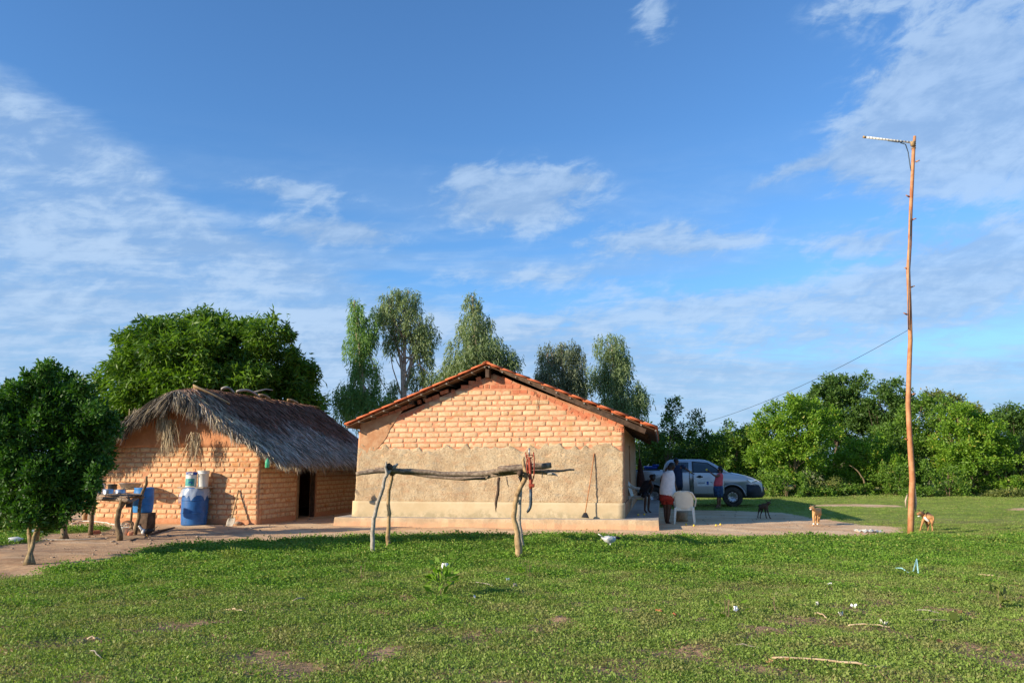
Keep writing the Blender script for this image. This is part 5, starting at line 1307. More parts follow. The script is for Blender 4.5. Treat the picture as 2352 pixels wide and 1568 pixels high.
def text(body, size, m_, parent, loc, rot, name='lettering', bold=0.0, ext=.001, ax='CENTER'):
    cu = bpy.data.curves.new(name, 'FONT'); cu.body = body; cu.size = size; cu.align_x = ax; cu.align_y = 'CENTER'; cu.extrude = ext; cu.offset = bold
    o_ = bpy.data.objects.new(name, cu); COL.objects.link(o_); cu.materials.append(M[m_]); bpy.context.view_layer.update(); me_ = bpy.data.meshes.new_from_object(o_.evaluated_get(bpy.context.evaluated_depsgraph_get())); bpy.data.objects.remove(o_); o_ = bpy.data.objects.new(name, me_); COL.objects.link(o_); o_.parent = parent; o_.location = loc; o_.rotation_euler = rot; return o_
text('Coral', .085, 'white_plastic', o, (0, -rc - .006, hc * .90), (math.pi / 2, 0, 0), bold=.002)
pk = at(465, 1122, gd.y); o = empty('white_bucket', (pk.x, gd.y + .02, ZL), 0); tag(o, 'clean white plastic bucket with rim on the board of the big drum', 'bucket')
rc = 12.8 * s; hc = 36 * s; b = MB(); b.lathe([(0, 0), (rc * .84, 0), (rc * .86, .01), (rc * .97, hc * .80), (rc * 1.03, hc * .81), (rc * 1.03, hc * .85), (rc * .99, hc * .86), (rc * 1.0, hc * .95), (rc * 1.06, hc * .955), (rc * 1.06, hc), (0, hc)], 32, cap=False); b.build('bucket', 'white_plastic', o, True)
# --- shovel against the hut wall
p0, p1 = gnd(533, 1205), at(548, 1125, TF.o.y - .0)
wl = TF.front(548, 1125, -.03); top = TF.o + TF.w * wl[0] + TF.n * -.03 + Vector((0, 0, wl[1]))
wl0 = TF.front(533, 1190, -.30); ft = TF.o + TF.w * wl0[0] + TF.n * -.30 + Vector((0, 0, .20))
sh = empty('shovel', ft); tag(sh, 'old shovel leaning against the hut wall with its blade on the ground', 'shovel'); dd = (top - ft)
b = MB(); wtube(b, [(0, 0, 0), dd * .5, dd], [.022, .020], 8, 2, .004, 3, 0); b.build('handle', 'wood_tan', sh, True)
b = MB(); dn = -dd.normalized(); sd_ = Vector((1, -.2, .12)).normalized(); fr = dn.cross(sd_).normalized(); rs = []
for t, w in ((-.08, .02), (-.02, .028), (.01, .11), (.10, .125), (.18, .115), (.24, .07), (.265, .015)):
    c = dn * t + Vector((-.02 * t, 0, 0)); rs.append([c + sd_ * (w * q) + fr * (.030 * (q * q) - .012) for q in lin(-1, 1, 7)] + [c + sd_ * (w * q) + fr * (.030 * (q * q) - .016) for q in lin(1, -1, 7)])
b.rings(rs, True); b.build('blade', 'wood_grey', sh, True, recalc=True)
o = empty('stone', gnd(546, 1205)); tag(o, 'round stone behind the shovel blade at the hut wall', 'stone'); b = MB(); b.lathe([(0, 0), (.08, .01), (.10, .045), (.075, .085), (0, .10)], 12, cap=False); b.build('stone', 'stone', o, True)
# --- green bottle hanging from the eave
pbm = at(613.6, 1074, 20.7); o = empty('green_bottle', pbm); tag(o, 'green plastic bottle hanging from the thatch eave at the hut corner', 'bottle'); k = 21.4 / FPX
b = MB(); b.lathe([(0, 0), (4.2 * k, 0), (4.8 * k, 1.5 * k), (4.8 * k, 13 * k), (3.8 * k, 16 * k), (1.6 * k, 19 * k), (1.4 * k, 21 * k), (0, 21 * k)], 20, cap=False); b.build('bottle', 'green_bottle', o, True)
b = MB(); b.tube([(0, 0, 21 * k), (0.01, .03, 34 * k)], .004, 5); b.build('string', 'wood_old', o)
# --- posts, pipe and hoses left of the hut
gp = gnd(193.5, 1196); tp = Vector((gp.x + .02, gp.y + .02, 1.95)); o = empty('wooden_post', gp); tag(o, 'pale peeled post holding the left eave of the hut', 'post'); b = MB(); wtube(b, [(0, 0, -.05), (.02, .0, 1.0), (.04, .02, 1.95)], [.070, .062, .055], 10, 3, .01, 5); b.build('post', 'wood_tan', o, True)
def ground_line(name, lab, cat, pts, r, m_, z=.02, g=None):
    q = [gnd(a, b_) for a, b_ in pts]; o_ = empty(name, q[0]); tag(o_, lab, cat, g); b = MB(); b.tube(wob([v - q[0] + Vector((0, 0, z)) for v in q], 4, r * .6, 3), r, 7); b.build(name.split('_')[-1], m_, o_, True); return o_
ground_line('white_pipe', 'straight white pipe lying behind the post at the left of the hut', 'pipe', [(168, 1176), (207, 1174)], .045, 'white_plastic', .12)
ground_line('grey_hose', 'pale grey hose lying on the ground from the post to the table', 'hose', [(165, 1204), (186, 1198), (210, 1198.5), (245, 1202), (272, 1208), (288, 1208), (300, 1198)], .016, 'chair_old')
ground_line('green_hose', 'thin green hose along the foot of the hut wall', 'hose', [(245, 1198), (290, 1200), (345, 1199)], .010, 'teal')
ground_line('long_board', 'long dark wet board lying from the duck towards the big drum', 'board', [(300, 1243), (340, 1229), (400, 1213)], .030, 'wood_dark', .01)
ground_line('flat_stick', 'thin grey stick on the mud between table and path', 'stick', [(100, 1240), (170, 1241), (245, 1239)], .014, 'wood_grey')
o = empty('flat_board', gnd(300, 1236), .35); tag(o, 'flat grey board lying on the mud in front of the duck', 'board'); b = MB(); b.box((-.25, -.22, 0), (.28, .22, .03), .01); b.build('board', 'wood_board', o)
# --- litter on the dirt and the lawn
def blob_thing(name, lab, cat, px, py, sx, sy, sz, m_, group=None, flatten=True, part='body'):
    g = gnd(px, py); o_ = empty(name, g, rnd.uniform(0, 3)); tag(o_, lab, cat, group); b = MB(); r_ = random.Random(int(px * 7 + py)); rs = []
    for t in lin(-1, 1, 7):
        w = math.sqrt(max(0, 1 - t * t * .96)); rs.append([(t * sx, math.cos(q) * sy * w * r_.uniform(.75, 1.2), max(0.001, sz * .5 + math.sin(q) * sz * .5 * w * r_.uniform(.6, 1.3))) for q in lin(0, 2 * math.pi * .9, 8)])
    b.rings(rs, True); b.build(part, m_, o_); return o_
g = gnd(32, 1248); o = empty('white_bottle', g, .35); tag(o, 'white plastic bottle lying on the dirt near the left photo edge', 'bottle'); b = MB(); b.lathe([(0, 0), (.055, 0), (.06, .02), (.06, .17), (.02, .23), (.02, .26), (0, .26)], 16, cap=False)
q = b.build('bottle', 'white_plastic', o, True); q.rotation_euler = (0, R(84), 0); q.location = (-.1, 0, .065)
blob_thing('plastic_bag', 'crumpled clear plastic bag in the weeds behind the citrus stem', 'bag', 88, 1227, .17, .12, .14, 'film')
def crumple(name, lab, cat, px, py, w, h, m_, seed, group='scraps of white litter on the lawn'):
    g = gnd(px, py); o_ = empty(name, g + Vector((0, 0, .02)), rnd.uniform(0, 3)); tag(o_, lab, cat, group); r_ = random.Random(seed); n = 5; w, h = w * .42, h * .42; V = [[(w * (i / (n - 1) - .5) + r_.uniform(-.15, .15) * w, h * (j / (n - 1) - .5) + r_.uniform(-.2, .2) * h, r_.uniform(0, 1) ** 1.5 * .05) for i in range(n)] for j in range(n)]
    b = MB(); b.v = [p for r__ in V for p in r__]; b.f = [(j * n + i, j * n + i + 1, (j + 1) * n + i + 1, (j + 1) * n + i) for j in range(n - 1) for i in range(n - 1)]; b.mi = [0] * len(b.f)
    q = b.build('scrap', m_, o_); md = q.modifiers.new('t', 'SOLIDIFY'); md.thickness = .002
for px, py, w, h, m_, lab in ((1691, 1406, .20, .12, 'paper', 'folded white paper scrap, leftmost on the right half of the lawn'), (1905, 1349, .17, .09, 'paper', 'small white scrap highest up on the right of the lawn'), (1878, 1394, .10, .08, 'chair_old', 'tiny pale scrap between the two bigger white ones'),
                         (1961, 1400, .13, .12, 'paper', 'upright crumpled white scrap right of the tiny pale one'), (1932, 1418, .10, .07, 'chair_old', 'tiny pale scrap just below the upright crumpled one'), (2031, 1438, .17, .10, 'chair_old', 'pale scrap beside the long straw stick'),
                         (1167, 1338, .22, .12, 'paper', 'white scrap lying between the rack posts near a twig'), (1183, 1350, .16, .10, 'wood_grey', 'dull grey scrap under the white one between the rack posts'), (1090, 1378, .08, .05, 'paper', 'tiny white speck of paper right of the sapling'), (1572, 1266, .09, .07, 'paper', 'small white scrap in the green mat right of the white hen')):
    crumple('paper_scrap', lab, 'litter', px, py, w, h, m_, int(px))
o = empty('plastic_sheet', gnd(1996, 1223), .2); tag(o, 'crumpled white plastic sheet at the sand edge left of the tall pole', 'sheet'); r_ = random.Random(3); b = MB(); n = 8
V = [(x_ * .075 - .26, y_ * .06 - .2, abs(math.sin(x_ * 1.3 + y_)) * .08 * r_.uniform(.4, 1) + .01) for y_ in range(n) for x_ in range(n)]
b.v = V; b.f = [(j * n + i, j * n + i + 1, (j + 1) * n + i + 1, (j + 1) * n + i) for j in range(n - 1) for i in range(n - 1)]; b.mi = [0] * len(b.f); b.build('sheet', 'chair_old', o)
g = gnd(1022, 1308); o = empty('plastic_cup', g); tag(o, 'upturned white plastic cup in the lawn above the sapling', 'cup'); b = MB(); b.lathe([(0, .10), (.045, .10), (.05, .095), (.058, .05), (.058, .045), (.06, .04), (.062, 0), (.055, 0), (0, .01)], 16, cap=False); b.build('cup', 'white_plastic', o, True)
for px, py, lab, m_ in ((1512, 1407, 'orange clay shard lying in the lawn', 'shard'), (1549, 1417, 'flat red clay shard right of the orange shard', 'shard'), (1377, 1341, 'dark curled brown leaf standing in the lawn below the hen', 'dry_leaf'), (2627 * .6806 / 1, 1368, 'brown stone in the bare patch of the right lawn', 'stone')):
    blob_thing('clay_shard' if m_ == 'shard' else ('dry_leaf' if m_ == 'dry_leaf' else 'stone'), lab, 'shard' if m_ == 'shard' else ('leaf' if m_ == 'dry_leaf' else 'stone'), px, py, .05, .03, .045, m_)
sticks = [((1948, 1442), (2051, 1446), 'long straw coloured stick on the right of the lawn', .011), ((1771, 1519), (2051, 1540), 'longest pale stick lying across the lawn near the bottom right', .013), ((2235, 1325), (2302, 1328), 'flat pale palm strip near the right photo edge', .011),
          ((1074, 1342), (1137, 1349), 'thin grey twig lying between the rack posts', .008), ((520, 1406), (567, 1411), 'flat pale wood strip on the left half of the lawn', .014), ((200, 1475), (230, 1473), 'short pale wood strip at the lower left of the lawn', .014),
          ((205, 1502), (232, 1516), 'crooked grey twig below the short wood strip', .007), ((2100, 1432), (2200, 1432), 'thin straw stick beside the large curled leaf', .006), ((1682, 1408 + 80), (1750, 1495), 'short thin stick in the lawn left of the longest stick', .007), ((672, 1385), (700, 1378), 'small pale root end in the left lawn', .012),
          ((2100, 1408), (2160, 1413), 'thin pale stick above the curled leaf', .008), ((1870, 1415), (1900, 1422), 'short pale strip between the white scraps', .012)]
for k, (a_, b2, lab, r_) in enumerate(sticks):
    q = [gnd(*a_), gnd(*b2)]; o = empty('stick', q[0]); tag(o, lab, 'stick', 'sticks and strips scattered on the lawn'); b = MB(); L_ = (q[1] - q[0]).length; r_ = r_ * .7
    b.tube(wob([Vector((0, 0, .03)), (q[1] - q[0]) * .35 + Vector((0, .04 * L_, .045)), (q[1] - q[0]) * .7 + Vector((0, -.02, .04)), q[1] - q[0] + Vector((0, 0, .02))], 3, r_ * .9, k), r_, 6); b.build('stick', 'stick' if r_ > .0075 else 'wood_grey', o, True)
g = gnd(2201, 1432); o = empty('curled_leaf', g, .4); tag(o, 'large curled yellow green leaf propped up in the right lawn', 'leaf'); V, t = leaves(np.array([[0, 0, .02], [.05, .02, .02]]), np.array([[-.6, .3, .9], [.7, .2, .6]]), np.array([.15, .10]), np.array([.09, .05]), np.array([.9, .8]), .3); link('blade', fast_mesh('blade', V, 4, {'tint': t}), 'leaf_olive', o)
q = [gnd(a_, b_) for a_, b_ in ((2058, 1312), (2072, 1315), (2085, 1318), (2098, 1318), (2107, 1308), (2110, 1322))]; o = empty('ribbon', q[0]); tag(o, 'pale cyan plastic ribbon looping in the lawn below the pole', 'ribbon'); b = MB()
b.tube([(v - q[0]) + Vector((0, 0, z)) for v, z in zip(q, (.05, .07, .03, .04, .16, .04))], .011, 5); b.build('ribbon', 'cyan', o, True)
leaf_labels = ['dark brown leaf above the large curled leaf', 'dark brown leaf lying close to the right of another dark one', 'dry leaf just below the long straw stick', 'dry leaf under the large curled leaf', 'dry leaf beside the left end of the longest stick', 'dry leaf left of the longest stick', 'dry leaf in the lower right corner of the lawn', 'dry leaf at the bottom of the photo, near its middle', 'dry leaf below the feet of the stick table, in the left lawn', 'dry leaf below the right post of the rack', 'dry leaf near the right photo edge']
for k, (px, py) in enumerate([(2178, 1414), (2212, 1412), (2020, 1475), (2165, 1478), (1800, 1520), (1757, 1583 - 60), (2240, 1500), (930, 1470), (480, 1353), (1240, 1430), (2330, 1450)]):
    g = gnd(px, py); o = empty('dry_leaf', g + Vector((0, 0, .025)), k); tag(o, leaf_labels[k], 'leaf', 'dry leaves fallen on the lawn')
    V, t = leaves(np.array([[0, 0, 0], [.02, .01, 0.0]]), np.array([[1, .2, .2], [.2, 1, .3]]), np.array([.075, .055]), np.array([.04, .03]), np.array([.3, .4]), .3); link('blade', fast_mesh('blade', V, 4, {'tint': t}), 'dry_leaf', o)
for k, (px, py) in enumerate([(1556 + 20, 1216 - 10), (1594, 1208.5), (1645, 1208), (1466, 1184), (1480, 1183), (1508, 1216), (1655, 1206)]):
    z = 0 if px > 1500 else PZ + .01
    g = gnd(px, py, z); o = empty('fallen_fruit', g); tag(o, ['fallen yellow fruit beside the left front leg of the sand chair', 'fallen yellow fruit at the right leg of the sand chair', 'fallen yellow fruit on open sand, left one of a close pair', 'yellow fruit on the platform nearer the wall', 'yellow fruit on the platform farther from the wall', 'fallen yellow fruit at the corner of the platform', 'fallen yellow fruit on open sand, right one of a close pair'][k], 'fruit', 'fallen fruit on the sand' if z == 0 else 'fallen fruit on the platform'); b = MB(); b.lathe([(0, 0), (.022, .008), (.03, .03), (.02, .05), (0, .055)], 10, cap=False); b.build('fruit', 'yellow', o, True)
# pebbles and clods over the yard
n = 1500; px_ = nr.uniform(-16, 14, n); py_ = nr.uniform(13.5, 31, n); ok = dirt_sd(px_, py_) > .1; b = MB()
for x_, y_ in zip(px_[ok], py_[ok]):
    if HF.loc(Vector((x_, y_, 0))).y > -.7 and -1.5 < HF.loc(Vector((x_, y_, 0))).x < HW + 1.3: continue
    if TF.loc(Vector((x_, y_, 0))).y > -.05 and -.2 < TF.loc(Vector((x_, y_, 0))).x < TW + .1: continue
    r_ = rnd.uniform(.006, .024) * (1.5 if x_ < -5 else 1); b.lathe([(0, 0), (r_, r_ * .2), (r_ * .8, r_ * .7), (0, r_ * .9)], 6, (x_, y_, 0), False, rnd.uniform(.8, 1.7))
o = b.build('gravel', 'stone', None, True); tag(o, 'small clods and pebbles strewn over the sand yard', kind='stuff')

# ================================================================== STICK RACK, BROOM, POLE
ga, gb2, gc, gd2 = gnd(857, 1276), gnd(890, 1261), gnd(1192, 1283), gnd(1203, 1262)
rk = empty('stick_rack', (ga + gc) / 2); ro = rk.location.copy(); lr = lambda p: Vector(p) - ro
tag(rk, 'rack of crooked forked posts carrying a bundle of dark poles', 'rack')
def rpost(seq, rr, m_, seed, extra=()):
    b = MB(); wtube(b, [lr(p) for p in seq], rr, 9, 3, .010, seed, .07)
    for pts, r2 in extra: wtube(b, [lr(p) for p in pts], r2, 7, 2, .006, seed + 9)
    b.build('post', m_, rk, True)
def X3(x, y): return (cp3(x), cpy(y))
def X4(x, y): return (cp4(x), cpy(y))
YA, YB, YC, YD = ga.y, gb2.y, gc.y, gd2.y
rpost([ga, at(*X3(255, 1400), YA), at(*X3(262, 1240), YA), at(*X3(285, 1160), YA), at(*X3(320, 1050), YA), at(*X3(350, 940), YA), at(*X3(360, 905), YA), at(*X3(352, 860), YA), at(*X3(356, 822), YA)], [.042, .041, .038, .036, .033, .031, .029, .024, .010], 'wood_grey', 1, [([at(*X3(357, 915), YA), at(*X3(395, 870), YA + .1), at(*X3(440, 838), YA + .15)], [.036, .022])])
rpost([gb2, at(*X3(370, 1330), YB), at(*X3(376, 1200), YB), at(*X3(372, 1090), YB), at(*X3(378, 1000), YB), at(*X3(398, 930), YB), at(*X3(412, 880), YB), at(*X3(440, 840), YB)], [.046, .040, .037, .036, .034, .032, .026, .014], 'wood_tan', 2)
rpost([gc, at(*X4(240, 1420), YC), at(*X4(225, 1310), YC), at(*X4(205, 1230), YC), at(*X4(213, 1130), YC), at(*X4(238, 1040), YC), at(*X4(280, 960), YC), at(*X4(292, 900), YC), at(*X4(275, 840), YC), at(*X4(278, 785), YC)], [.060, .062, .046, .044, .042, .040, .042, .036, .030, .020], 'wood_tan', 3, [([at(*X4(290, 950), YC), at(*X4(300, 905), YC), at(*X4(280, 870), YC)], [.04, .03])])
rpost([gd2, at(*X4(252, 1330), YD), at(*X4(244, 1200), YD), at(*X4(250, 1080), YD), at(*X4(262, 980), YD), at(*X4(270, 930), YD)], [.038, .034, .032, .030, .027, .024], 'wood_grey', 4)
def rbeam(seq, rr, m_='wood_old', seed=1, name='beam'):
    b = MB(); wtube(b, [lr(at(a, c, Y)) for a, c, Y in seq], rr, 8, 3, .008, seed, .10); b.build(name, m_, rk, True)
q = lambda f, x, y, Y: (*f(x, y), Y)
rbeam([q(X3, 135, 912, YA + .15), q(X3, 240, 893, YA + .15), q(X3, 400, 885, YA + .2), q(X3, 600, 890, YA + .3), q(X3, 800, 912, YA + .3), q(X3, 1000, 915, YA + .2), q(X3, 1200, 895, YA), q(X4, 100, 880, YC + .1), q(X4, 300, 862, YC + .1), q(X4, 480, 846, YC + .1)], [.038, .040, .040, .040, .042, .046, .052, .060, .060, .050], 'wood_old', 1)
rbeam([q(X3, 205, 878, YB), q(X3, 420, 898, YB - .1), q(X3, 600, 918, YB - .2), q(X3, 850, 945, YB - .3), q(X3, 1080, 942, YB - .5), q(X4, 50, 925, YC + .5), q(X4, 300, 890, YC + .3), q(X4, 520, 888, YC + .3), q(X4, 650, 880, YC + .3)], [.022, .026, .028, .030, .030, .034, .034, .022, .015], 'wood_old', 2)
rbeam([q(X3, 275, 870, YB + .1), q(X3, 480, 882, YB), q(X3, 760, 925, YB - .1), q(X3, 1000, 938, YB - .2), q(X4, 60, 900, YC + .8), q(X4, 340, 895, YC + .6), q(X4, 500, 914, YC + .5)], [.028, .030, .030, .028, .034, .036, .02], 'wood_old', 3)
rbeam([q(X3, 380, 895, YA + .5), q(X3, 700, 910, YA + .55), q(X3, 1100, 905, YA + .4), q(X4, 60, 893, YC + .35), q(X4, 380, 888, YC + .3), q(X4, 470, 905, YC + .3)], [.032, .034, .038, .046, .044, .02], 'wood_old', 4)
rbeam([q(X3, 378, 858, YA + .02), q(X3, 400, 905, YA + .8), q(X3, 412, 900, YB + .1)], [.065, .06, .05], 'wood_dark', 6, 'crosspiece')
rbeam([q(X4, 250, 905, YC - .2), q(X4, 262, 925, YD + .2)], [.05, .045], 'wood_dark', 7, 'crosspiece')
rbeam([q(X4, 95, 935, YC + .2), q(X4, 84, 1060, YC + .2), q(X4, 75, 1130, YC + .2), q(X4, 74, 1190, YC + .2)], [.024, .026, .024, .004], 'wood_dark', 8, 'stake')
rbeam([q(X4, 150, 930, YC + .2), q(X4, 155, 980, YC + .2), q(X4, 168, 1008, YC + .2)], [.014, .010, .005], 'wood_old', 9, 'twig')
rbeam([q(X4, 455, 905, YC + .2), q(X4, 505, 915, YC + .15), q(X4, 528, 930, YC + .1)], [.03, .02, .006], 'wood_grey', 10, 'twig')
rbeam([q(X4, 415, 905, YC + .2), q(X4, 412, 938, YC + .15)], [.010, .006], 'wood_old', 11, 'twig')
# dangling rag on the right post
o = empty('dark_rag', at(*X4(262, 925), YD - .1)); tag(o, 'dark rag tied round the rear right post of the rack', 'rag'); k = YD / FPX
b = MB(); b.add([(-8 * k, -.03, -2 * k), (4 * k, -.04, 3 * k), (6 * k, -.02, -2 * k), (-1 * k, -.03, -18 * k), (-8 * k, .02, -2 * k), (4 * k, .02, 3 * k), (6 * k, .02, -2 * k), (-1 * k, .02, -18 * k)], [(0, 3, 2, 1), (4, 5, 6, 7), (0, 1, 5, 4), (1, 2, 6, 5), (2, 3, 7, 6), (3, 0, 4, 7)]); b.build('rag', 'cloth_dark', o, True)
# red rusty fork with bent dark pipe hanging on the post
def XR5(x, y): return ((1640 + x / 4.9) * .6806, (1480 + y / 4.9) * .6806)
Yh = YC - .09; c0 = at(*XR5(735, 500), Yh); hg = empty('metal_fork', c0); tag(hg, 'rusty red metal fork frame with a bent dark pipe, hung on the right rack post', 'metal frame')
lh = lambda x, y, dy=0.0: at(*XR5(x, y), Yh + dy) - c0
def part(name, pts, r, m_, dy=0.0):
    b = MB(); b.tube([lh(*p) if len(p) == 2 else lh(*p[:2], p[2]) for p in pts], r, 7); b.build(name, m_, hg, True)
part('tube', [(720, 300), (726, 420), (735, 600), (745, 760), (740, 830)], [.022, .024, .024, .028, .026], 'red_rust')
part('spindle', [(716, 155), (716, 290)], .014, 'metal_dull')
part('prong', [(658, 225), (662, 290), (680, 340), (672, 420), (676, 500), (700, 600), (735, 740)], .011, 'red_rust')
part('prong', [(783, 220), (795, 300), (800, 420), (795, 600), (775, 680), (752, 750)], .011, 'red_rust')
part('brace', [(665, 268), (790, 268)], .008, 'red_rust'); part('brace', [(672, 280), (700, 312), (745, 320), (782, 282)], .010, 'red_rust')
part('brace', [(690, 330), (700, 430), (715, 560)], .008, 'red_rust'); part('brace', [(762, 330), (756, 430), (748, 540)], .008, 'red_rust')
b = MB(); cc_ = lh(758, 772); b.box(cc_ - Vector((.055, .03, .03)), cc_ + Vector((.045, .03, .03)), .004); b.build('clamp', 'red_rust', hg, bevel=.008)
part('pipe', [(740, 830), (742, 960), (740, 1080), (728, 1140), (700, 1190), (680, 1225)], [.026, .027, .028, .027, .025, .008], 'steel_blue')
part('peg', [(705, 955), (742, 958)], .006, 'steel_blue'); part('peg', [(712, 995), (742, 997)], .006, 'steel_blue')
part('tine', [(690, 1190), (665, 1195)], [.008, .003], 'steel_blue')
# broom leaning on the skirting
u1, z1 = hf(1365, 1041, -.03); u0, z0 = hf(1344, 1178, -.27); P1 = HF.o + HF.w * u1 + HF.n * -.035 + Vector((0, 0, z1)); P0 = HF.o + HF.w * u0 + HF.n * -.26 + Vector((0, 0, z0))
bz_ = empty('broom', P0); tag(bz_, 'broom with orange handle and black head leaning on the plastered wall', 'broom'); d_ = P1 - P0
b = MB(); b.tube([(0, 0, 0), d_ * .5 + Vector((.006, 0, 0)), d_], .0135, 8); b.build('handle', 'pole', bz_, True)
k = 20.5 / FPX; b = MB(); b.add([(-3 * k, -.03, 1 * k), (4 * k, -.03, 1 * k), (9 * k, -.05, -11 * k), (-9 * k, -.05, -9 * k), (-3 * k, .03, 1 * k), (4 * k, .03, 1 * k), (9 * k, .05, -11 * k), (-9 * k, .05, -9 * k)], [(0, 3, 2, 1), (4, 5, 6, 7), (0, 1, 5, 4), (1, 2, 6, 5), (2, 3, 7, 6), (3, 0, 4, 7)]); b.build('bristles', 'black', bz_, bevel=.01)
bz_.location.z = max(P0.z, PZ + .12)
# tall pole with striped lamp arm and cable
gp = gnd(2091, 1229.5); Yp = gp.y; tp_ = at(2100, 312, Yp)
po = empty('wooden_pole', gp); tag(po, 'tall slender debarked wooden pole with a striped arm on top', 'pole'); lp = lambda px, py, dy=0.0: at(px, py, Yp + dy) - gp
seq = [(2091, 1240), (2093, 1165), (2096, 1100), (2090, 1010), (2086, 930), (2088, 850), (2091, 780), (2089, 700), (2086, 620), (2090, 560), (2092, 480), (2096, 400), (2098, 350), (2101, 313)]
rr = [6.6, 6.8, 6.4, 6.0, 5.6, 5.2, 4.8, 4.6, 4.4, 4.3, 4.2, 4.0, 4.1, 3.2]
b = MB(); qs = [lp(*p) for p in seq]; kk = Yp / FPX; b.tube(qs, [r * kk for r in rr], 12, jit=.03)
for px, py in ((2086, 1010), (2093, 906), (2083, 722), (2091, 660), (2085, 618), (2095, 505), (2088, 452), (2103, 372)):
    c = lp(px, py); b.tube([c, c + Vector((math.copysign(.09, px - 2090 + .1), -.03, .03))], [.022, .012], 6)
b.build('shaft', 'pole', po, True)
b = MB()     # strip of bark peeling from the foot
b.tube([lp(2081, 1165), lp(2080, 1150), lp(2084, 1135)], [.01, .02, .01], 6); b.tube([lp(2103, 1175), lp(2103, 1155), lp(2100, 1100)], [.01, .03, .01], 6); b.build('bark_strip', 'bark_pale', po, True)
b = MB(); b.box(lp(2094, 332) - Vector((.05, .09, .06)), lp(2094, 332) + Vector((.05, -.03, .05))); 
for j in range(4): c = lp(2098, 326 + j * 5); b.lathe([(5.6 * kk, -.008), (6.0 * kk, 0), (5.6 * kk, .008)], 12, (c.x, c.y, c.z), False)
b.build('binding', 'wood_tan', po, True)
e0, e1_ = lp(1985, 315), lp(2098, 328); b = MB(); b.tube([e0, e1_], [.027, .024], 10); b.build('arm', 'white_plastic', po, True)
b = MB(); dA = (e1_ - e0); 
for j in range(15):
    c = e0 + dA * ((j + .5) / 15.5); dn_ = dA.normalized(); b.tube([c - dn_ * .010, c + dn_ * .008], .0285, 10)
b.build('wrapping', 'chair_old', po, True)
b = MB(); b.tube([e0 - dA.normalized() * .03, e0 + dA.normalized() * .03], .030, 10); b.build('end_cap', 'wood_tan', po, True)
b = MB(); b.tube([lp(2040, 324), lp(2062, 327, -.04), lp(2080, 326)], .010, 6); b.tube([lp(2068, 328), lp(2080, 332), lp(2086, 350), lp(2091, 385), lp(2095, 400), lp(2093, 440), lp(2090, 560, -.08), lp(2087, 700, -.08), lp(2087, 757, -.06)], .012, 6); b.build('cable', 'steel_blue', po, True)
w0 = at(2087, 757, Yp); w1 = HF.o + HF.w * (HW + .35) + HF.n * (HL - .5) + Vector((0, 0, 2.75))
o = empty('power_wire', w0); tag(o, 'thin sagging wire from the tall pole to the far end of the house', 'wire'); b = MB()
b.tube([(w1 - w0) * t + Vector((0, 0, -.45 * 4 * t * (1 - t))) for t in lin(0, 1, 24)], .006, 5); b.build('wire', 'steel_blue', o, True)
# hammock bunched up at the far end of the side wall
hm = HF.o + HF.w * (HW + .16) + HF.n * (HL - .6); o = empty('hammock', hm + Vector((0, 0, 2.2))); tag(o, 'dark cloth hammock hanging bunched at the far corner under the eave', 'hammock'); b = MB()
rs = []
for z, w in ((-.35, .04), (-.6, .07), (-.9, .12), (-1.2, .17), (-1.45, .19), (-1.55, .10)): rs.append([(math.cos(a) * w + .12 * (-z) * .3, math.sin(a) * w * .7, z) for a in lin(0, 5.6, 12)])
b.rings(rs, True); b.build('cloth', 'hammock', o, True); b = MB(); b.tube([(.01, 0, -.36), (.0, 0, .35)], .015, 6); b.build('rope', 'wood_grey', o)
# tree stump behind the plastic chair
g = gnd(1566, 1197); k = g.y / FPX; o = empty('tree_stump', g); tag(o, 'sawn brown tree stump used as a seat behind the white chair', 'stump'); b = MB()
b.tube([(0, 0, 0), (0, 0, .10), (.01, 0, .27)], [14.5 * k, 13.5 * k, 13.5 * k], 14, jit=.06); b.build('log', 'wood_board', o, True)

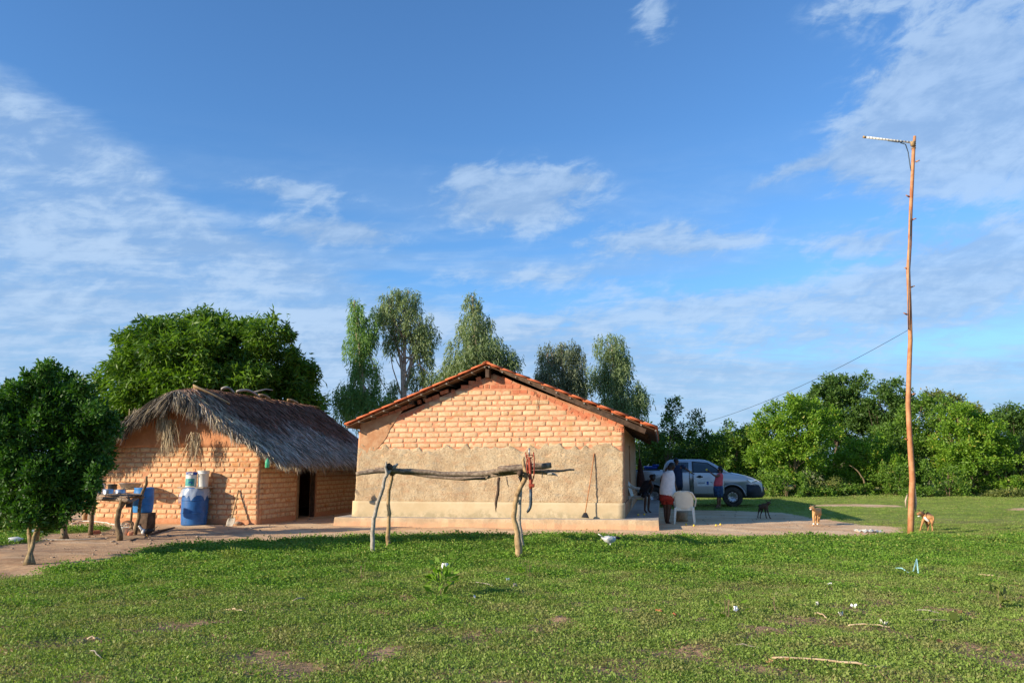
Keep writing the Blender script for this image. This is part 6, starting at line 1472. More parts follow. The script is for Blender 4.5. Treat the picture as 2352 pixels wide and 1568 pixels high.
# ------------------------------------------------------------------ moulded plastic armchairs
def chair(name, loc, rz, lab, m_, grp='white plastic armchairs'):
    root = empty(name, loc, rz); tag(root, lab, 'chair', grp)      # faces +x
    def shell(fn, nu, nv, th=.006):
        b = MB(); T = [[Vector(fn(i / nu, j / nv)) for i in range(nu + 1)] for j in range(nv + 1)]; n1 = nu + 1
        b.v = [tuple(p) for r__ in T for p in r__]; b.f = [(j * n1 + i, j * n1 + i + 1, (j + 1) * n1 + i + 1, (j + 1) * n1 + i) for j in range(nv) for i in range(nu)]; b.mi = [0] * len(b.f); return b
    b = shell(lambda u, v: (.24 - v * .46, (u - .5) * (.50 - .06 * v), .43 - .035 * v + .012 * math.cos((u - .5) * 6) * -1 + (-.03 if v < .08 else 0)), 8, 8)
    o_ = b.build('seat', m_, root, True); md = o_.modifiers.new('t', 'SOLIDIFY'); md.thickness = .012
    def bk(u, v):
        a = (u - .5) * 2; w = .215 + .03 * math.sin(v * 3.1); top = .40 + .47 * v - .05 * (abs(a) ** 3) * v
        return (-.21 - .13 * v - .0 + .06 * a * a, a * w, top)
    b = shell(bk, 10, 10); o_ = b.build('backrest', m_, root, True); md = o_.modifiers.new('t', 'SOLIDIFY'); md.thickness = .012
    for s in (-1, 1):
        pts = [(-.34, s * .13, .86), (-.31, s * .22, .82), (-.24, s * .27, .72), (-.12, s * .30, .655), (.05, s * .305, .64), (.20, s * .30, .635)]
        b = MB(); b.tube([(x_, y_, z_) for x_, y_, z_ in pts], [.016, .02, .024, .026, .026, .02], 8); b.tube([(.20, s * .30, .635), (.23, s * .29, .55), (.225, s * .265, .44)], [.024, .022, .024], 8)
        b.tube([(-.33, s * .02, .865), (-.335, s * .08, .865), (-.34, s * .13, .86)], .014, 6); b.build('armrest', m_, root, True)
        b = MB(); b.add([(.24, s * .255, .44), (.17, s * .255, .44), (.17, s * .205, .44), (.24, s * .205, .44), (.285, s * .285, 0), (.245, s * .285, 0), (.245, s * .25, 0), (.285, s * .25, 0)], [(0, 1, 2, 3), (4, 7, 6, 5), (0, 4, 5, 1), (1, 5, 6, 2), (2, 6, 7, 3), (3, 7, 4, 0)]); b.build('leg', m_, root, bevel=.008, recalc=True)
        b = MB(); b.add([(-.16, s * .25, .44), (-.24, s * .25, .44), (-.24, s * .19, .44), (-.16, s * .19, .44), (-.265, s * .28, 0), (-.31, s * .28, 0), (-.31, s * .24, 0), (-.265, s * .24, 0)], [(0, 1, 2, 3), (4, 7, 6, 5), (0, 4, 5, 1), (1, 5, 6, 2), (2, 6, 7, 3), (3, 7, 4, 0)]); b.build('leg', m_, root, bevel=.008, recalc=True)
    b = MB(); b.box((-.20, -.22, .355), (.22, -.205, .42)); b.box((-.20, .205, .355), (.22, .22, .42)); b.box((.215, -.22, .36), (.23, .22, .42)); b.box((-.215, -.22, .36), (-.20, .22, .42)); b.build('seat_rail', m_, root)
    root.scale = (1.03, 1.03, 1.03); return root
g = gnd(1573, 1202.5); chair('plastic_chair', g, R(76), 'white plastic armchair on the sand seen from behind', 'chair')
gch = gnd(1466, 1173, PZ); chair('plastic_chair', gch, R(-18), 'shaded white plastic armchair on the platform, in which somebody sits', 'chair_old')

# ================================================================== PICKUP
k = 31.2 / FPX
fw = at(1678, 1135, 31.2); rw_ = at(1506, 1135, 31.85); hd = Vector((fw.x - rw_.x, fw.y - rw_.y, 0)); ang = math.atan2(hd.y, hd.x)
nrm = Vector((-math.sin(ang), math.cos(ang), 0)); mid = (Vector((fw.x, fw.y, 0)) + Vector((rw_.x, rw_.y, 0))) / 2 + nrm * .77
tk = empty('pickup_truck', mid, ang); tag(tk, 'silver double cab pickup with a door ajar parked beyond the house', 'pickup')
def arch(cx_, r, a0, a1, n=10): return [(cx_ + r * math.cos(a), .38 + r * math.sin(a)) for a in lin(a0, a1, n)]
prof = [(-2.72, .60), (-2.68, .52), (-1.98, .50)] + arch(-1.5, .47, math.pi - .25, .25) + [(-1.02, .42), (1.02, .42)] + arch(1.5, .47, math.pi - .08, .08) + [(2.04, .42), (2.55, .46), (2.62, .62), (2.60, .86), (2.50, .99), (2.30, 1.08), (2.0, 1.17), (1.70, 1.235), (1.40, 1.285), (.9, 1.30), (-1.10, 1.31), (-1.13, 1.37), (-2.70, 1.37), (-2.74, 1.30)]
def ysc(x): return 1 - .16 * max(0, (x - 1.7) / .9) ** 2 - .03 * max(0, (-x - 2.2) / .5) ** 2
b = MB(); rs = []
for y, inset in ((-.885, .045), (-.87, .012), (-.80, 0), (-.45, 0), (0, 0), (.45, 0), (.80, 0), (.87, .012), (.885, .045)):
    cz = .035 * (1 - (y / .88) ** 2)
    rs.append([(x - (inset * .6 if x > 2.3 else 0), y * ysc(x) * (1 - .022 * max(0, (z - .95))) - 0, z + (cz - inset if z > 1.0 else 0)) for x, z in prof])
b.rings(rs, True); b.build('body', 'silver_paint', tk, True, recalc=True)
b = MB(); b.box((-2.55, -.60, .34), (2.35, .60, 1.02)); b.box((-2.3, -.66, .40), (2.0, .66, .50)); b.build('chassis', 'black', tk)
# bed opening
b = MB(); b.box((-2.62, -.74, 1.375), (-1.22, .74, 1.415)); b.build('bed_liner', 'black', tk)
# cab
def rrect(x0, x1, y1, z, c=.10):
    pts = []
    for cx_, cy_, a0 in ((x1 - c, y1 - c, 0), (x0 + c, y1 - c, 90), (x0 + c, -y1 + c, 180), (x1 - c, -y1 + c, 270)):
        for a in (0, 30, 60, 90): pts.append((cx_ + c * math.cos(R(a0 + a)), cy_ + c * math.sin(R(a0 + a)), z))
    return pts
b = MB(); b.rings([rrect(-1.12, 1.46, .80, 1.27), rrect(-1.10, 1.20, .775, 1.42), rrect(-1.03, .88, .715, 1.62), rrect(-.95, .66, .665, 1.735), rrect(-.86, .50, .60, 1.79), rrect(-.70, .30, .45, 1.812)], True); b.build('cab', 'silver_paint', tk, True)
def yz(z): return -(.80 - .05 * (z - 1.27) / .15 if z < 1.42 else .775 - .06 * (z - 1.42) / .2 if z < 1.62 else .715 - .05 * (z - 1.62) / .115) - .010
def pane(name, pts, off=0.0, m_='car_glass', parent=tk, sgn=1):
    b = MB(); vs = [(x, (yz(z) - off) * sgn, z) for x, z in pts] + [(x, (yz(z) - off) * sgn + .02 * sgn, z) for x, z in pts]; n = len(pts)
    b.add(vs, [tuple(range(n)), tuple(reversed(range(n, 2 * n)))] + [(i, (i + 1) % n, n + (i + 1) % n, n + i) for i in range(n)]); return b.build(name, m_, parent, recalc=True)
for sg in (1, -1):
    pane('window', [(-.93, 1.33), (-.13, 1.33), (-.13, 1.70), (-.55, 1.705), (-.74, 1.68), (-.85, 1.60)], .018, 'car_glass', tk, sg)
    if sg == -1: pane('window', [(.0, 1.33), (1.20, 1.33), (.92, 1.52), (.62, 1.68), (.0, 1.71)], .018, 'car_glass', tk, sg)
b = MB(); W0 = [(1.475, y, 1.285) for y in lin(-.68, .68, 7)]; W1 = [(1.215, y, 1.43) for y in lin(-.66, .66, 7)]; W2 = [(.90, y, 1.61) for y in lin(-.60, .60, 7)]; W3 = [(.68, y, 1.735) for y in lin(-.55, .55, 7)]
b.rings([[(x + .008, y, z + .008) for x, y, z in w] for w in (W0, W1, W2, W3)], False, close=False); b.build('windscreen', 'car_glass', tk, True)
b = MB(); b.rings([[(-1.135, y, 1.40) for y in (-.6, .6)], [(-1.05, y, 1.66) for y in (-.55, .55)]], False, close=False); b.build('rear_window', 'car_glass', tk)
# rear door seam and handle
b = MB()
for x0, x1 in ((-.105, -.085), (-1.0, -.988)): b.box((x0, -.895, .50), (x1, -.86, 1.30))
b.build('door_seam', 'black', tk)
b = MB(); b.box((-.98, -.892, .52), (-.11, -.884, 1.29)); b.build('rear_door', 'silver_paint', tk, bevel=.01)
# front door, ajar
hx = 1.19; dr_ = empty('front_door', (hx, -.885, 0), R(9)); dr_.parent = tk
b = MB(); P = [(-1.15, .50), (0, .50), (0, 1.20), (-.02, 1.29), (-1.15, 1.30)]; n = 5
b.add([(x, -.012, z) for x, z in P] + [(x, .07, z) for x, z in P], [tuple(range(n)), tuple(reversed(range(n, 2 * n)))] + [(i, (i + 1) % n, n + (i + 1) % n, n + i) for i in range(n)]); b.build('panel', 'silver_paint', dr_, bevel=.008, recalc=True)
b = MB(); P = [(-1.17, 1.31), (-.02, 1.31), (-.27, 1.50), (-.56, 1.68), (-1.17, 1.735)]; Q = [(-1.12, 1.33), (-.10, 1.33), (-.31, 1.485), (-.585, 1.655), (-1.12, 1.70)]
fy = lambda z, o: (yz(z) + .885) * 1.0 + o
for i in range(5):
    j = (i + 1) % 5; b.add([(P[i][0], fy(P[i][1], 0), P[i][1]), (P[j][0], fy(P[j][1], 0), P[j][1]), (Q[j][0], fy(Q[j][1], 0), Q[j][1]), (Q[i][0], fy(Q[i][1], 0), Q[i][1]),
                            (P[i][0], fy(P[i][1], .03), P[i][1]), (P[j][0], fy(P[j][1], .03), P[j][1]), (Q[j][0], fy(Q[j][1], .03), Q[j][1]), (Q[i][0], fy(Q[i][1], .03), Q[i][1])], [(0, 1, 2, 3), (7, 6, 5, 4), (0, 4, 5, 1), (2, 6, 7, 3)])
b.build('window_frame', 'black', dr_, recalc=True)
b = MB(); b.add([(x, fy(z, .012), z) for x, z in Q], [(0, 1, 2, 3, 4)]); b.build('window', 'car_glass', dr_)
b = MB(); b.box((-1.145, .072, .52), (-.1, .10, 1.27)); b.build('trim_card', 'dark_plastic', dr_)
b = MB(); b.box((-1.04, -.040, 1.12), (-.80, -.018, 1.17)); b.box((-.97, -.045, 1.10), (-.87, -.02, 1.20)); b.build('handle', 'black', dr_, bevel=.01)
b = MB(); b.box((-1.02, -.020, .79), (-.16, -.014, 1.04)); b.build('sign', 'paper', dr_)
b = MB(); b.lathe([(0, 0), (.052, 0), (.052, .004), (0, .004)], 5, (0, 0, 0), False); b.add([(-.05, -.05, .002), (.05, -.05, .002), (.04, -.085, .002), (-.04, -.085, .002)], [(0, 3, 2, 1)]); q = b.build('emblem', 'label_blue', dr_); q.location = (-.62, -.0215, .925); q.rotation_euler = (math.pi / 2, 0, 0)
b = MB(); b.box((-.98, -.0225, .885), (-.74, -.0205, .905)); b.build('printed_line', 'wood_dark', dr_)
text('GOVERNO DO', .040, 'black', dr_, (-.86, -.022, .945), (math.pi / 2, 0, 0), ext=0.0); text('MARANHAO', .045, 'black', dr_, (-.86, -.024, .894), (math.pi / 2, 0, 0), ext=0.0)
text('SEC. DA AGR', .055, 'black', dr_, (-.36, -.022, .94), (math.pi / 2, 0, 0), bold=.001, ext=0.0); text('DESENVOLVIMENTO', .028, 'black', dr_, (-.36, -.022, .885), (math.pi / 2, 0, 0), ext=0.0)
# mirror, lamps, grille, bumpers
b = MB(); b.box((1.02, -1.10, 1.27), (1.14, -.88, 1.47)); b.build('mirror', 'black', tk, bevel=.03); b = MB(); b.box((1.02, .88, 1.27), (1.14, 1.10, 1.47)); b.build('mirror', 'black', tk, bevel=.03)
def nose(x, y): return x
for sg in (-1, 1):
    b = MB(); V = [(x, .885 * ysc(x) - d, z) for x, z, d in ((2.06, 1.035, 0), (2.36, 1.01, 0), (2.57, .97, .10), (2.60, .87, .14), (2.38, .865, 0), (2.16, .93, 0))]
    vs = [(x + .02, -sg * -1 * y * -1 * 1.0 if 0 else sg * (y + .02), z) for x, y, z in V]; vs2 = [(x - .05, sg * (y - .05), z) for x, y, z in V]; n = 6
    b.add(vs + vs2, [tuple(range(n)), tuple(reversed(range(n, 2 * n)))] + [(i, (i + 1) % n, n + (i + 1) % n, n + i) for i in range(n)]); b.build('headlight', 'headlight', tk, recalc=True)
b = MB()
for i in range(3):
    z = .87 + i * .045; b.box((2.575, -.40, z), (2.615 - .012 * i, .40, z + .022))
b.build('grille', 'chrome', tk); b = MB(); b.box((2.56, -.42, .84), (2.60, .42, 1.0)); b.build('grille_back', 'black', tk)
b = MB(); rs = []
for y in lin(-.90, .90, 17):
    q = (abs(y) / .90); xf = 2.70 - .10 * q ** 2 - .22 * max(0, q - .78) / .22; rs.append([(2.02 if q > .8 else 2.45, y, .36), (xf - .06, y, .36), (xf, y, .44), (xf, y, .60), (xf - .02, y, .74), (xf - .07, y, .84), (2.02 if q > .8 else 2.45, y, .855)])
b.rings(rs, True); b.build('front_bumper', 'dark_plastic', tk, True, recalc=True)
b = MB()
for sg in (-1, 1): b.lathe([(0, 0), (.05, 0), (.05, .02), (0, .02)], 12, (2.62, sg * .62, .56), False)
b.box((2.68, -.35, .44), (2.715, .35, .56)); b.build('air_intake', 'black', tk)
b = MB(); b.box((2.70, -.20, .64), (2.715, .20, .76)); b.build('number_plate', 'chair_old', tk)
b = MB(); b.box((-1.0, -.93, .36), (1.0, -.80, .41)); b.box((-1.0, .80, .36), (1.0, .93, .41)); b.build('side_step', 'dark_plastic', tk, bevel=.01)
b = MB(); b.box((-2.85, -.80, .50), (-2.72, .80, .66)); b.build('rear_bumper', 'dark_plastic', tk, bevel=.02)
b = MB(); b.box((-2.76, -.87, .85), (-2.70, -.74, 1.25)); b.build('tail_light', 'red_rust', tk)
for sx in (1.5, -1.5):
    for sg in (-1, 1):
        wh = empty('wheel', (sx, sg * .78, .375), 0); wh.parent = tk; wh.rotation_euler = (math.pi / 2 * (-sg) * -1, 0, 0)
        # local +z points outwards
        b = MB(); r_ = .375; b.lathe([(.23, -.12), (.34, -.125), (.368, -.10), (r_, -.05), (r_, .05), (.368, .10), (.34, .125), (.23, .11), (.225, .10)], 40, cap=False); b.build('tyre', 'tyre_dust', wh, True)
        b = MB(); b.lathe([(.228, .105), (.215, .095), (.205, .05), (.19, .035), (.13, .055), (.10, .075), (.06, .07), (.055, .09), (0, .09)], 32, cap=False); b.build('rim', 'rim', wh, True)
        b = MB()
        for j in range(10):
            a = 2 * math.pi * j / 10; b.lathe([(0, 0), (.020, 0), (.020, .012), (0, .012)], 8, (.165 * math.cos(a), .165 * math.sin(a), .040), False)
        for j in range(6):
            a = 2 * math.pi * j / 6; b.lathe([(0, 0), (.012, 0), (.012, .012), (0, .012)], 8, (.08 * math.cos(a), .08 * math.sin(a), .075), False)
        b.build('wheel_holes', 'black', wh)
b = MB()
for sx in (1.5, -1.5):
    for sg in (-1, 1):
        rs = []
        for a in lin(math.pi - .1, .1, 14): rs.append([(sx + .465 * math.cos(a), sg * .86, .38 + .465 * math.sin(a)), (sx + .50 * math.cos(a), sg * .895, .38 + .50 * math.sin(a)), (sx + .47 * math.cos(a), sg * .90, .38 + .47 * math.sin(a))])
        b.rings(rs, True)
b.build('wheel_arch', 'silver_paint', tk, True)
o = empty('blue_bundle', tk.matrix_basis @ Vector((-1.55, -.2, 1.41)), ang); tag(o, 'bright blue bundle lying in the bed of the pickup', 'bundle'); b = MB(); b.box((-.35, -.2, 0), (.2, .2, .14), .03); b.box((.0, -.15, .10), (.25, .15, .2), .03); b.build('bundle', 'label_blue', o, bevel=.04)

# ================================================================== PEOPLE AND ANIMALS
def skin_mesh(name, chains, m_, parent, sub=2, root=None, smooth=True):
    """chains: lists of (point, radius); a chain starting at an existing point joins there. One continuous surface."""
    bm = bmesh.new(); lay_ = bm.verts.layers.skin.verify(); known = {}
    def vert(p, r):
        key = (round(p[0], 4), round(p[1], 4), round(p[2], 4))
        if key in known: return known[key]
        v = bm.verts.new(p); rr_ = r if isinstance(r, tuple) else (r, r); v[lay_].radius = rr_; known[key] = v; return v
    first = None
    for ch in chains:
        pv = None
        for p, r in ch:
            v = vert(p, r)
            if first is None: first = v
            if pv is not None and pv is not v and bm.edges.get((pv, v)) is None: bm.edges.new((pv, v))
            pv = v
    first[lay_].use_root = True
    me_ = bpy.data.meshes.new(name); bm.to_mesh(me_); bm.free()
    o_ = link(name, me_, m_, parent); md = o_.modifiers.new('skin', 'SKIN'); md.use_smooth_shade = True; md.branch_smoothing = .5
    s = o_.modifiers.new('sub', 'SUBSURF'); s.levels = sub; s.render_levels = sub; return o_
def ball(b, c, rx, ry, rz, seg=14, n=9, ax=None):
    rs = []
    for i in range(n):
        t = math.pi * (i + .02) / (n - 1 + .04) ; rs.append([(c[0] + rx * math.sin(t) * math.cos(q), c[1] + ry * math.sin(t) * math.sin(q), c[2] + rz * math.cos(t)) for q in [2 * math.pi * j / seg for j in range(seg)]])
    b.rings(rs, True)
def fingers(w, d, side, curl=.3, s=1.0):
    """five unequal fingers from a palm at w pointing along d"""
    d = Vector(d).normalized(); sd = Vector(side); sd = (sd - d * sd.dot(d)).normalized(); up = d.cross(sd); palm = w + d * .045 * s; out = [[(w, .024 * s), (palm, (.026 * s, .018 * s))]]
    for i, (off, L) in enumerate(((-.027, .062), (-.009, .074), (.009, .070), (.026, .055))):
        a = palm + d * .035 * s + sd * off * s; m1 = a + d * L * .5 * s - up * curl * .02 * s; m2 = a + d * L * .9 * s - up * curl * .06 * s
        out.append([(palm, .024 * s), (a, .010 * s), (m1, .0088 * s), (m2, .0075 * s)])
    t0 = w + d * .03 * s + sd * -.03 * s; out.append([(w + d * .0 + Vector((0, 0, 0)), .024 * s), (t0, .012 * s), (t0 + (d * .6 - sd * .7).normalized() * .03 * s, .0100 * s), (t0 + (d * .8 - sd * .4).normalized() * .055 * s, .008 * s)])
    return out
def human(label, base, J, skinm, bulk=1.0, face=(1, 0, 0), s=1.0, hair='short', sandals=True, group='people by the pickup and the porch', fcurl=.4):
    root = empty('person', base); tag(root, label, 'person', group); g = lambda k_: Vector(J[k_]) - base
    f = Vector(face).normalized(); pel, wai, che, nec, hed = g('pel'), g('wai'), g('che'), g('nec'), g('hed')
    hu = (hed - nec).normalized()
    ch = [[(pel, .115 * bulk * s), (wai, .105 * bulk * s), (che, (.135 * bulk * s, .10 * bulk * s)), (nec - hu * .02, .058 * s), (nec + hu * .05, .050 * s), (hed - hu * .045 * s + f * .010, .068 * s), (hed + hu * .02, .084 * s), (hed + hu * .075 * s, .068 * s), (hed + hu * .11 * s, .035 * s)]]
    for a in 'LR':
        S_, Eb, Wr, Hd = g('s' + a), g('e' + a), g('w' + a), g('h' + a)
        ch.append([(che, .12 * bulk * s), (S_, .055 * s * (.6 + .4 * bulk)), (S_.lerp(Eb, .5), .046 * s * (.5 + .5 * bulk)), (Eb, .038 * s), (Eb.lerp(Wr, .4), .036 * s), (Wr, .024 * s)])
        dv_ = (Hd - Wr); dv_ = dv_ if dv_.length > .01 else (Wr - Eb); ch += fingers(Wr, dv_, (0.2, -1, .3), fcurl, s)
        P_, K_, A_, T_ = g('p' + a), g('k' + a), g('a' + a), g('t' + a)
        ch.append([(pel, .115 * bulk * s), (P_, .088 * bulk * s), (P_.lerp(K_, .55), .074 * bulk * s), (K_, .052 * s * (.5 + .5 * bulk)), (K_.lerp(A_, .38), .054 * s * (.5 + .5 * bulk)), (A_, .033 * s), (A_.lerp(T_, .45) + Vector((0, 0, -.02)), .034 * s), (T_, .022 * s)])
    # nose as a small bump on the same surface
    ch.append([(hed + hu * .02, .084 * s), (hed + f * .088 * s, .017 * s), (hed + f * .104 * s - hu * .006, .010 * s)])
    skin_mesh('body', ch, skinm, root, 2)
    sd = f.cross(hu).normalized()
    for q in (-1, 1):
        b = MB(); ball(b, hed + f * .080 * s + sd * q * .030 * s + hu * .015, .011, .011, .008, 8, 6); b.build('eye', 'paper', root, True)
        b = MB(); c = hed + sd * q * .086 * s - hu * .005; ball(b, c, .012 * s, .020 * s, .028 * s, 8, 6); b.build('ear', skinm, root, True)
    b = MB(); ball(b, hed + f * .078 * s - hu * .045 * s, .020, .020, .007, 8, 5); b.build('mouth', 'cloth_red', root, True)
    b = MB(); c = hed + hu * .035 * s - f * .022 * s; ball(b, c, .094 * s, .094 * s, .098 * s, 16, 9)
    if hair == 'bun': ball(b, hed - f * .105 * s + hu * .02, .05 * s, .05 * s, .055 * s, 12, 7)
    if hair == 'tied': 
        ball(b, hed - f * .085 * s - hu * .03, .060 * s, .060 * s, .095 * s, 12, 7)
    if hair == 'bushy':
        for i in range(9): ball(b, c + Vector((rnd.uniform(-.06, .06), rnd.uniform(-.06, .06), rnd.uniform(-.02, .06))), .06 * s, .06 * s, .06 * s, 8, 6)
    b.build('hair', 'hair', root, True)
    if sandals:
        for a in 'LR':
            A_, T_ = g('a' + a), g('t' + a); d_ = Vector((T_.x - A_.x, T_.y - A_.y, 0)); L_ = d_.length; dn_ = d_.normalized(); sp = Vector((-dn_.y, dn_.x, 0)); zb = T_.z - .035
            b = MB(); rs = []
            for t, w in ((-.06, .025), (-.03, .038), (.4 * L_, .036), (L_, .045), (L_ + .04, .03)):
                c = Vector((A_.x, A_.y, zb)) + dn_ * t; rs.append([c + sp * w, c - sp * w, c - sp * w + Vector((0, 0, .016)), c + sp * w + Vector((0, 0, .016))])
            b.rings(rs, True); b.build('sandal', 'cloth_dark', root)
    return root
def garment(root, base, secs, m_, name, sleeves=()):
    b = MB()
    if secs: b.loft([(Vector(c) - base, rx, ry, ax, sd) for c, rx, ry, ax, sd in secs], 18, True)
    for pts, rr_ in sleeves: b.tube([Vector(p) - base for p in pts], rr_, 10, True)
    o_ = b.build(name, m_, root, True)
    return o_
UPV = (0, 0, 1)
# --- woman in white tank top, seen from behind
def G5(x, y): return ((2100 + x / 5.806) * .6806, (1530 + y / 5.806) * .6806)
base = gnd(1534, 1202.5); Y = base.y; j = lambda x, y, dY=0.0: at(*G5(x, y), Y + dY)
J = dict(pel=j(880, 800), wai=j(890, 640), che=j(905, 470), nec=j(955, 350), hed=j(975, 262, .02), sL=j(815, 400, .02), eL=j(765, 540, .06), wL=j(800, 640, .24), hL=j(830, 660, .32),
         sR=j(965, 425, -.02), eR=j(1020, 590, -.06), wR=j(1070, 700, -.02), hR=j(1100, 750, .0), pL=j(830, 850, .03), kL=j(850, 1080, .05), aL=j(855, 1320, .05), tL=j(900, 1365, .14), pR=j(930, 850, -.02), kR=j(910, 1090, -.02), aR=j(895, 1330, -.02), tR=j(975, 1385, .02))
wp = human('heavy woman in white tank top and red shorts with a hand on the chair', base, J, 'skin_dark', 1.22, (.75, .62, -.05), 1.02, 'tied')
sd_ = (1, -.25, 0)
garment(wp, base, [(j(900, 835), .20, .17, UPV, sd_), (j(890, 780), .225, .19, UPV, sd_), (j(885, 690), .215, .185, UPV, sd_), (j(895, 570), .195, .17, UPV, sd_), (j(900, 470), .185, .155, UPV, sd_), (j(905, 400), .165, .13, UPV, sd_), (j(925, 345), .105, .10, UPV, sd_), (j(940, 325), .07, .07, UPV, sd_)], 'cloth_white', 'tank_top')
garment(wp, base, [(j(885, 770), .20, .17, UPV, sd_), (j(880, 850), .215, .18, UPV, sd_), (j(885, 930), .21, .17, UPV, sd_)], 'cloth_red', 'shorts', [([j(835, 860, .03), j(845, 985, .04)], [.115, .115]), ([j(925, 860, -.02), j(920, 990, -.02)], [.115, .115])])
b = MB(); c = j(940, 268, -.07) - base; ball(b, c, .03, .015, .012, 8, 5); b.build('hair_clip', 'yellow', wp, True)
# --- man in navy shirt at the pickup door
base = gnd(1556, 1169); base.y = 29.9; base.x = at(1556, 1160, 29.9).x; Y = 29.9; j = lambda x, y, dY=0.0: at(*G5(x, y), Y + dY)
J = dict(pel=j(1085, 620), wai=j(1085, 500), che=j(1075, 330), nec=j(1060, 240), hed=j(1062, 150, -.02), sL=j(960, 230, .02), eL=j(860, 300, .08), wL=j(850, 380, .25), hL=j(870, 410, .35),
         sR=j(1180, 245, -.06), eR=j(1270, 310, -.10), wR=j(1350, 375, -.08), hR=j(1400, 405, -.06), pL=j(1050, 660, .02), kL=j(1050, 860, .02), aL=j(1045, 1075, .02), tL=j(1080, 1115, -.10), pR=j(1125, 660, -.02), kR=j(1130, 860, -.02), aR=j(1135, 1075, -.02), tR=j(1180, 1115, -.10))
mn = human('man in navy blue shirt reaching out to hold the open pickup door', base, J, 'skin_brown', 1.02, (.93, -.35, -.03), 1.0, 'short')
sd_ = (1, 0, 0)
garment(mn, base, [(j(1090, 660), .19, .14, UPV, sd_), (j(1088, 560), .185, .14, UPV, sd_), (j(1080, 430), .19, .135, UPV, sd_), (j(1072, 320), .205, .13, UPV, sd_), (j(1070, 255), .17, .11, UPV, sd_), (j(1062, 222), .075, .075, UPV, sd_)], 'cloth_navy', 'shirt', [([j(980, 250), j(960, 232, .02), j(905, 268, .05)], [.08, .075, .068]), ([j(1150, 262), j(1180, 248, -.06), j(1235, 285, -.08)], [.08, .075, .066])])
garment(mn, base, [(j(1090, 600), .175, .13, UPV, sd_), (j(1088, 700), .18, .14, UPV, sd_)], 'cloth_dark', 'trousers', [([j(1050, 690, .02), j(1050, 860, .02), j(1046, 1060, .02)], [.10, .085, .07]), ([j(1126, 690, -.02), j(1130, 860, -.02), j(1135, 1060, -.02)], [.10, .085, .07])])
b = MB(); dd = (J['wR'] - J['eR']).normalized(); c = J['wR'] - base - dd * .03; b.tube([c - dd * .012, c + dd * .012], .034, 10); b.build('watch', 'yellow', mn, True)
# --- woman in pink top and denim skirt
def G8(x, y): return ((2300 + x / 8.254) * .6806, (1530 + y / 8.254) * .6806)
base = gnd(1651, 1167); base.y = 29.7; base.x = at(1651, 1160, 29.7).x; Y = 29.7; j = lambda x, y, dY=0.0: at(*G8(x, y), Y + dY)
J = dict(pel=j(1030, 900), wai=j(1030, 780), che=j(1045, 640), nec=j(1075, 530), hed=j(1060, 440), sL=j(1110, 600, .10), eL=j(930, 620, .12), wL=j(800, 520, .10), hL=j(730, 450, .08),
         sR=j(1080, 600, -.12), eR=j(960, 640, -.16), wR=j(820, 540, -.12), hR=j(740, 470, -.08), pL=j(1070, 960, .06), kL=j(1070, 1190, .05), aL=j(1070, 1430, .05), tL=j(1020, 1490, -.02), pR=j(1000, 960, -.05), kR=j(1020, 1190, -.05), aR=j(1015, 1430, -.05), tR=j(950, 1495, -.10))
pw = human('woman in pink top and denim skirt lifting a yellow fruit to the left', base, J, 'skin_brown', 1.10, (-.96, -.2, .05), .92, 'tied')
sd_ = (.6, -.8, 0)
garment(pw, base, [(j(1020, 900), .165, .15, UPV, (1, 0, 0)), (j(1020, 840), .17, .155, UPV, (1, 0, 0)), (j(1035, 740), .15, .15, UPV, (1, 0, 0)), (j(1050, 650), .14, .165, UPV, (1, 0, 0)), (j(1070, 585), .11, .15, UPV, (1, 0, 0)), (j(1078, 545), .06, .08, UPV, (1, 0, 0))], 'cloth_pink', 'top')
garment(pw, base, [(j(1022, 870), .16, .145, UPV, (1, 0, 0)), (j(1022, 980), .185, .165, UPV, (1, 0, 0)), (j(1030, 1090), .175, .16, UPV, (1, 0, 0)), (j(1038, 1205), .165, .15, UPV, (1, 0, 0)), (j(1038, 1215), .10, .09, UPV, (1, 0, 0))], 'denim', 'skirt')
o = empty('held_fruit', j(697, 450, .0)); tag(o, 'yellow fruit held up in the hands of the woman in pink', 'fruit'); b = MB(); ball(b, (0, 0, 0), .04, .035, .045, 12, 8); b.build('fruit', 'yellow', o, True)
# --- child bending forward on the shaded chair
Y = 23.2; pbase = at(*G5(480, 1150), Y); base = Vector((pbase.x, Y, PZ)); j = lambda x, y, dY=0.0: at(*G5(x, y), Y + dY)
J = dict(pel=j(400, 760, .1), wai=j(430, 680, .08), che=j(500, 580, .04), nec=j(550, 530), hed=j(595, 492, -.02), sL=j(505, 545, .12), eL=j(430, 585, .16), wL=j(500, 650, .10), hL=j(545, 680, .05),
         sR=j(560, 560, -.10), eR=j(600, 640, -.14), wR=j(575, 730, -.10), hR=j(560, 770, -.08), pL=j(420, 775, .16), kL=j(530, 800, .14), aL=j(510, 1100, .14), tL=j(570, 1150, .10), pR=j(410, 785, .0), kR=j(460, 830, -.02), aR=j(440, 1105, -.02), tR=j(490, 1155, -.08))
cb = human('barefoot dark haired child sitting on the porch chair bent forward', base, J, 'skin_dark', .72, (.75, -.25, -.62), .86, 'bushy')
garment(cb, base, [(j(405, 800, .08), .13, .12, (.5, 0, .8), (1, 0, -.5)), (j(430, 690, .08), .125, .12, (.5, 0, .8), (1, 0, -.5)), (j(500, 590, .04), .13, .13, (.6, 0, .7), (1, 0, -.8)), (j(545, 545, .0), .07, .08, (.6, 0, .7), (1, 0, -.8))], 'cloth_dark', 'dress', [([j(415, 780, .1), j(500, 800, .12)], [.095, .075]), ([j(405, 790, .0), j(450, 830, .0)], [.095, .075])])

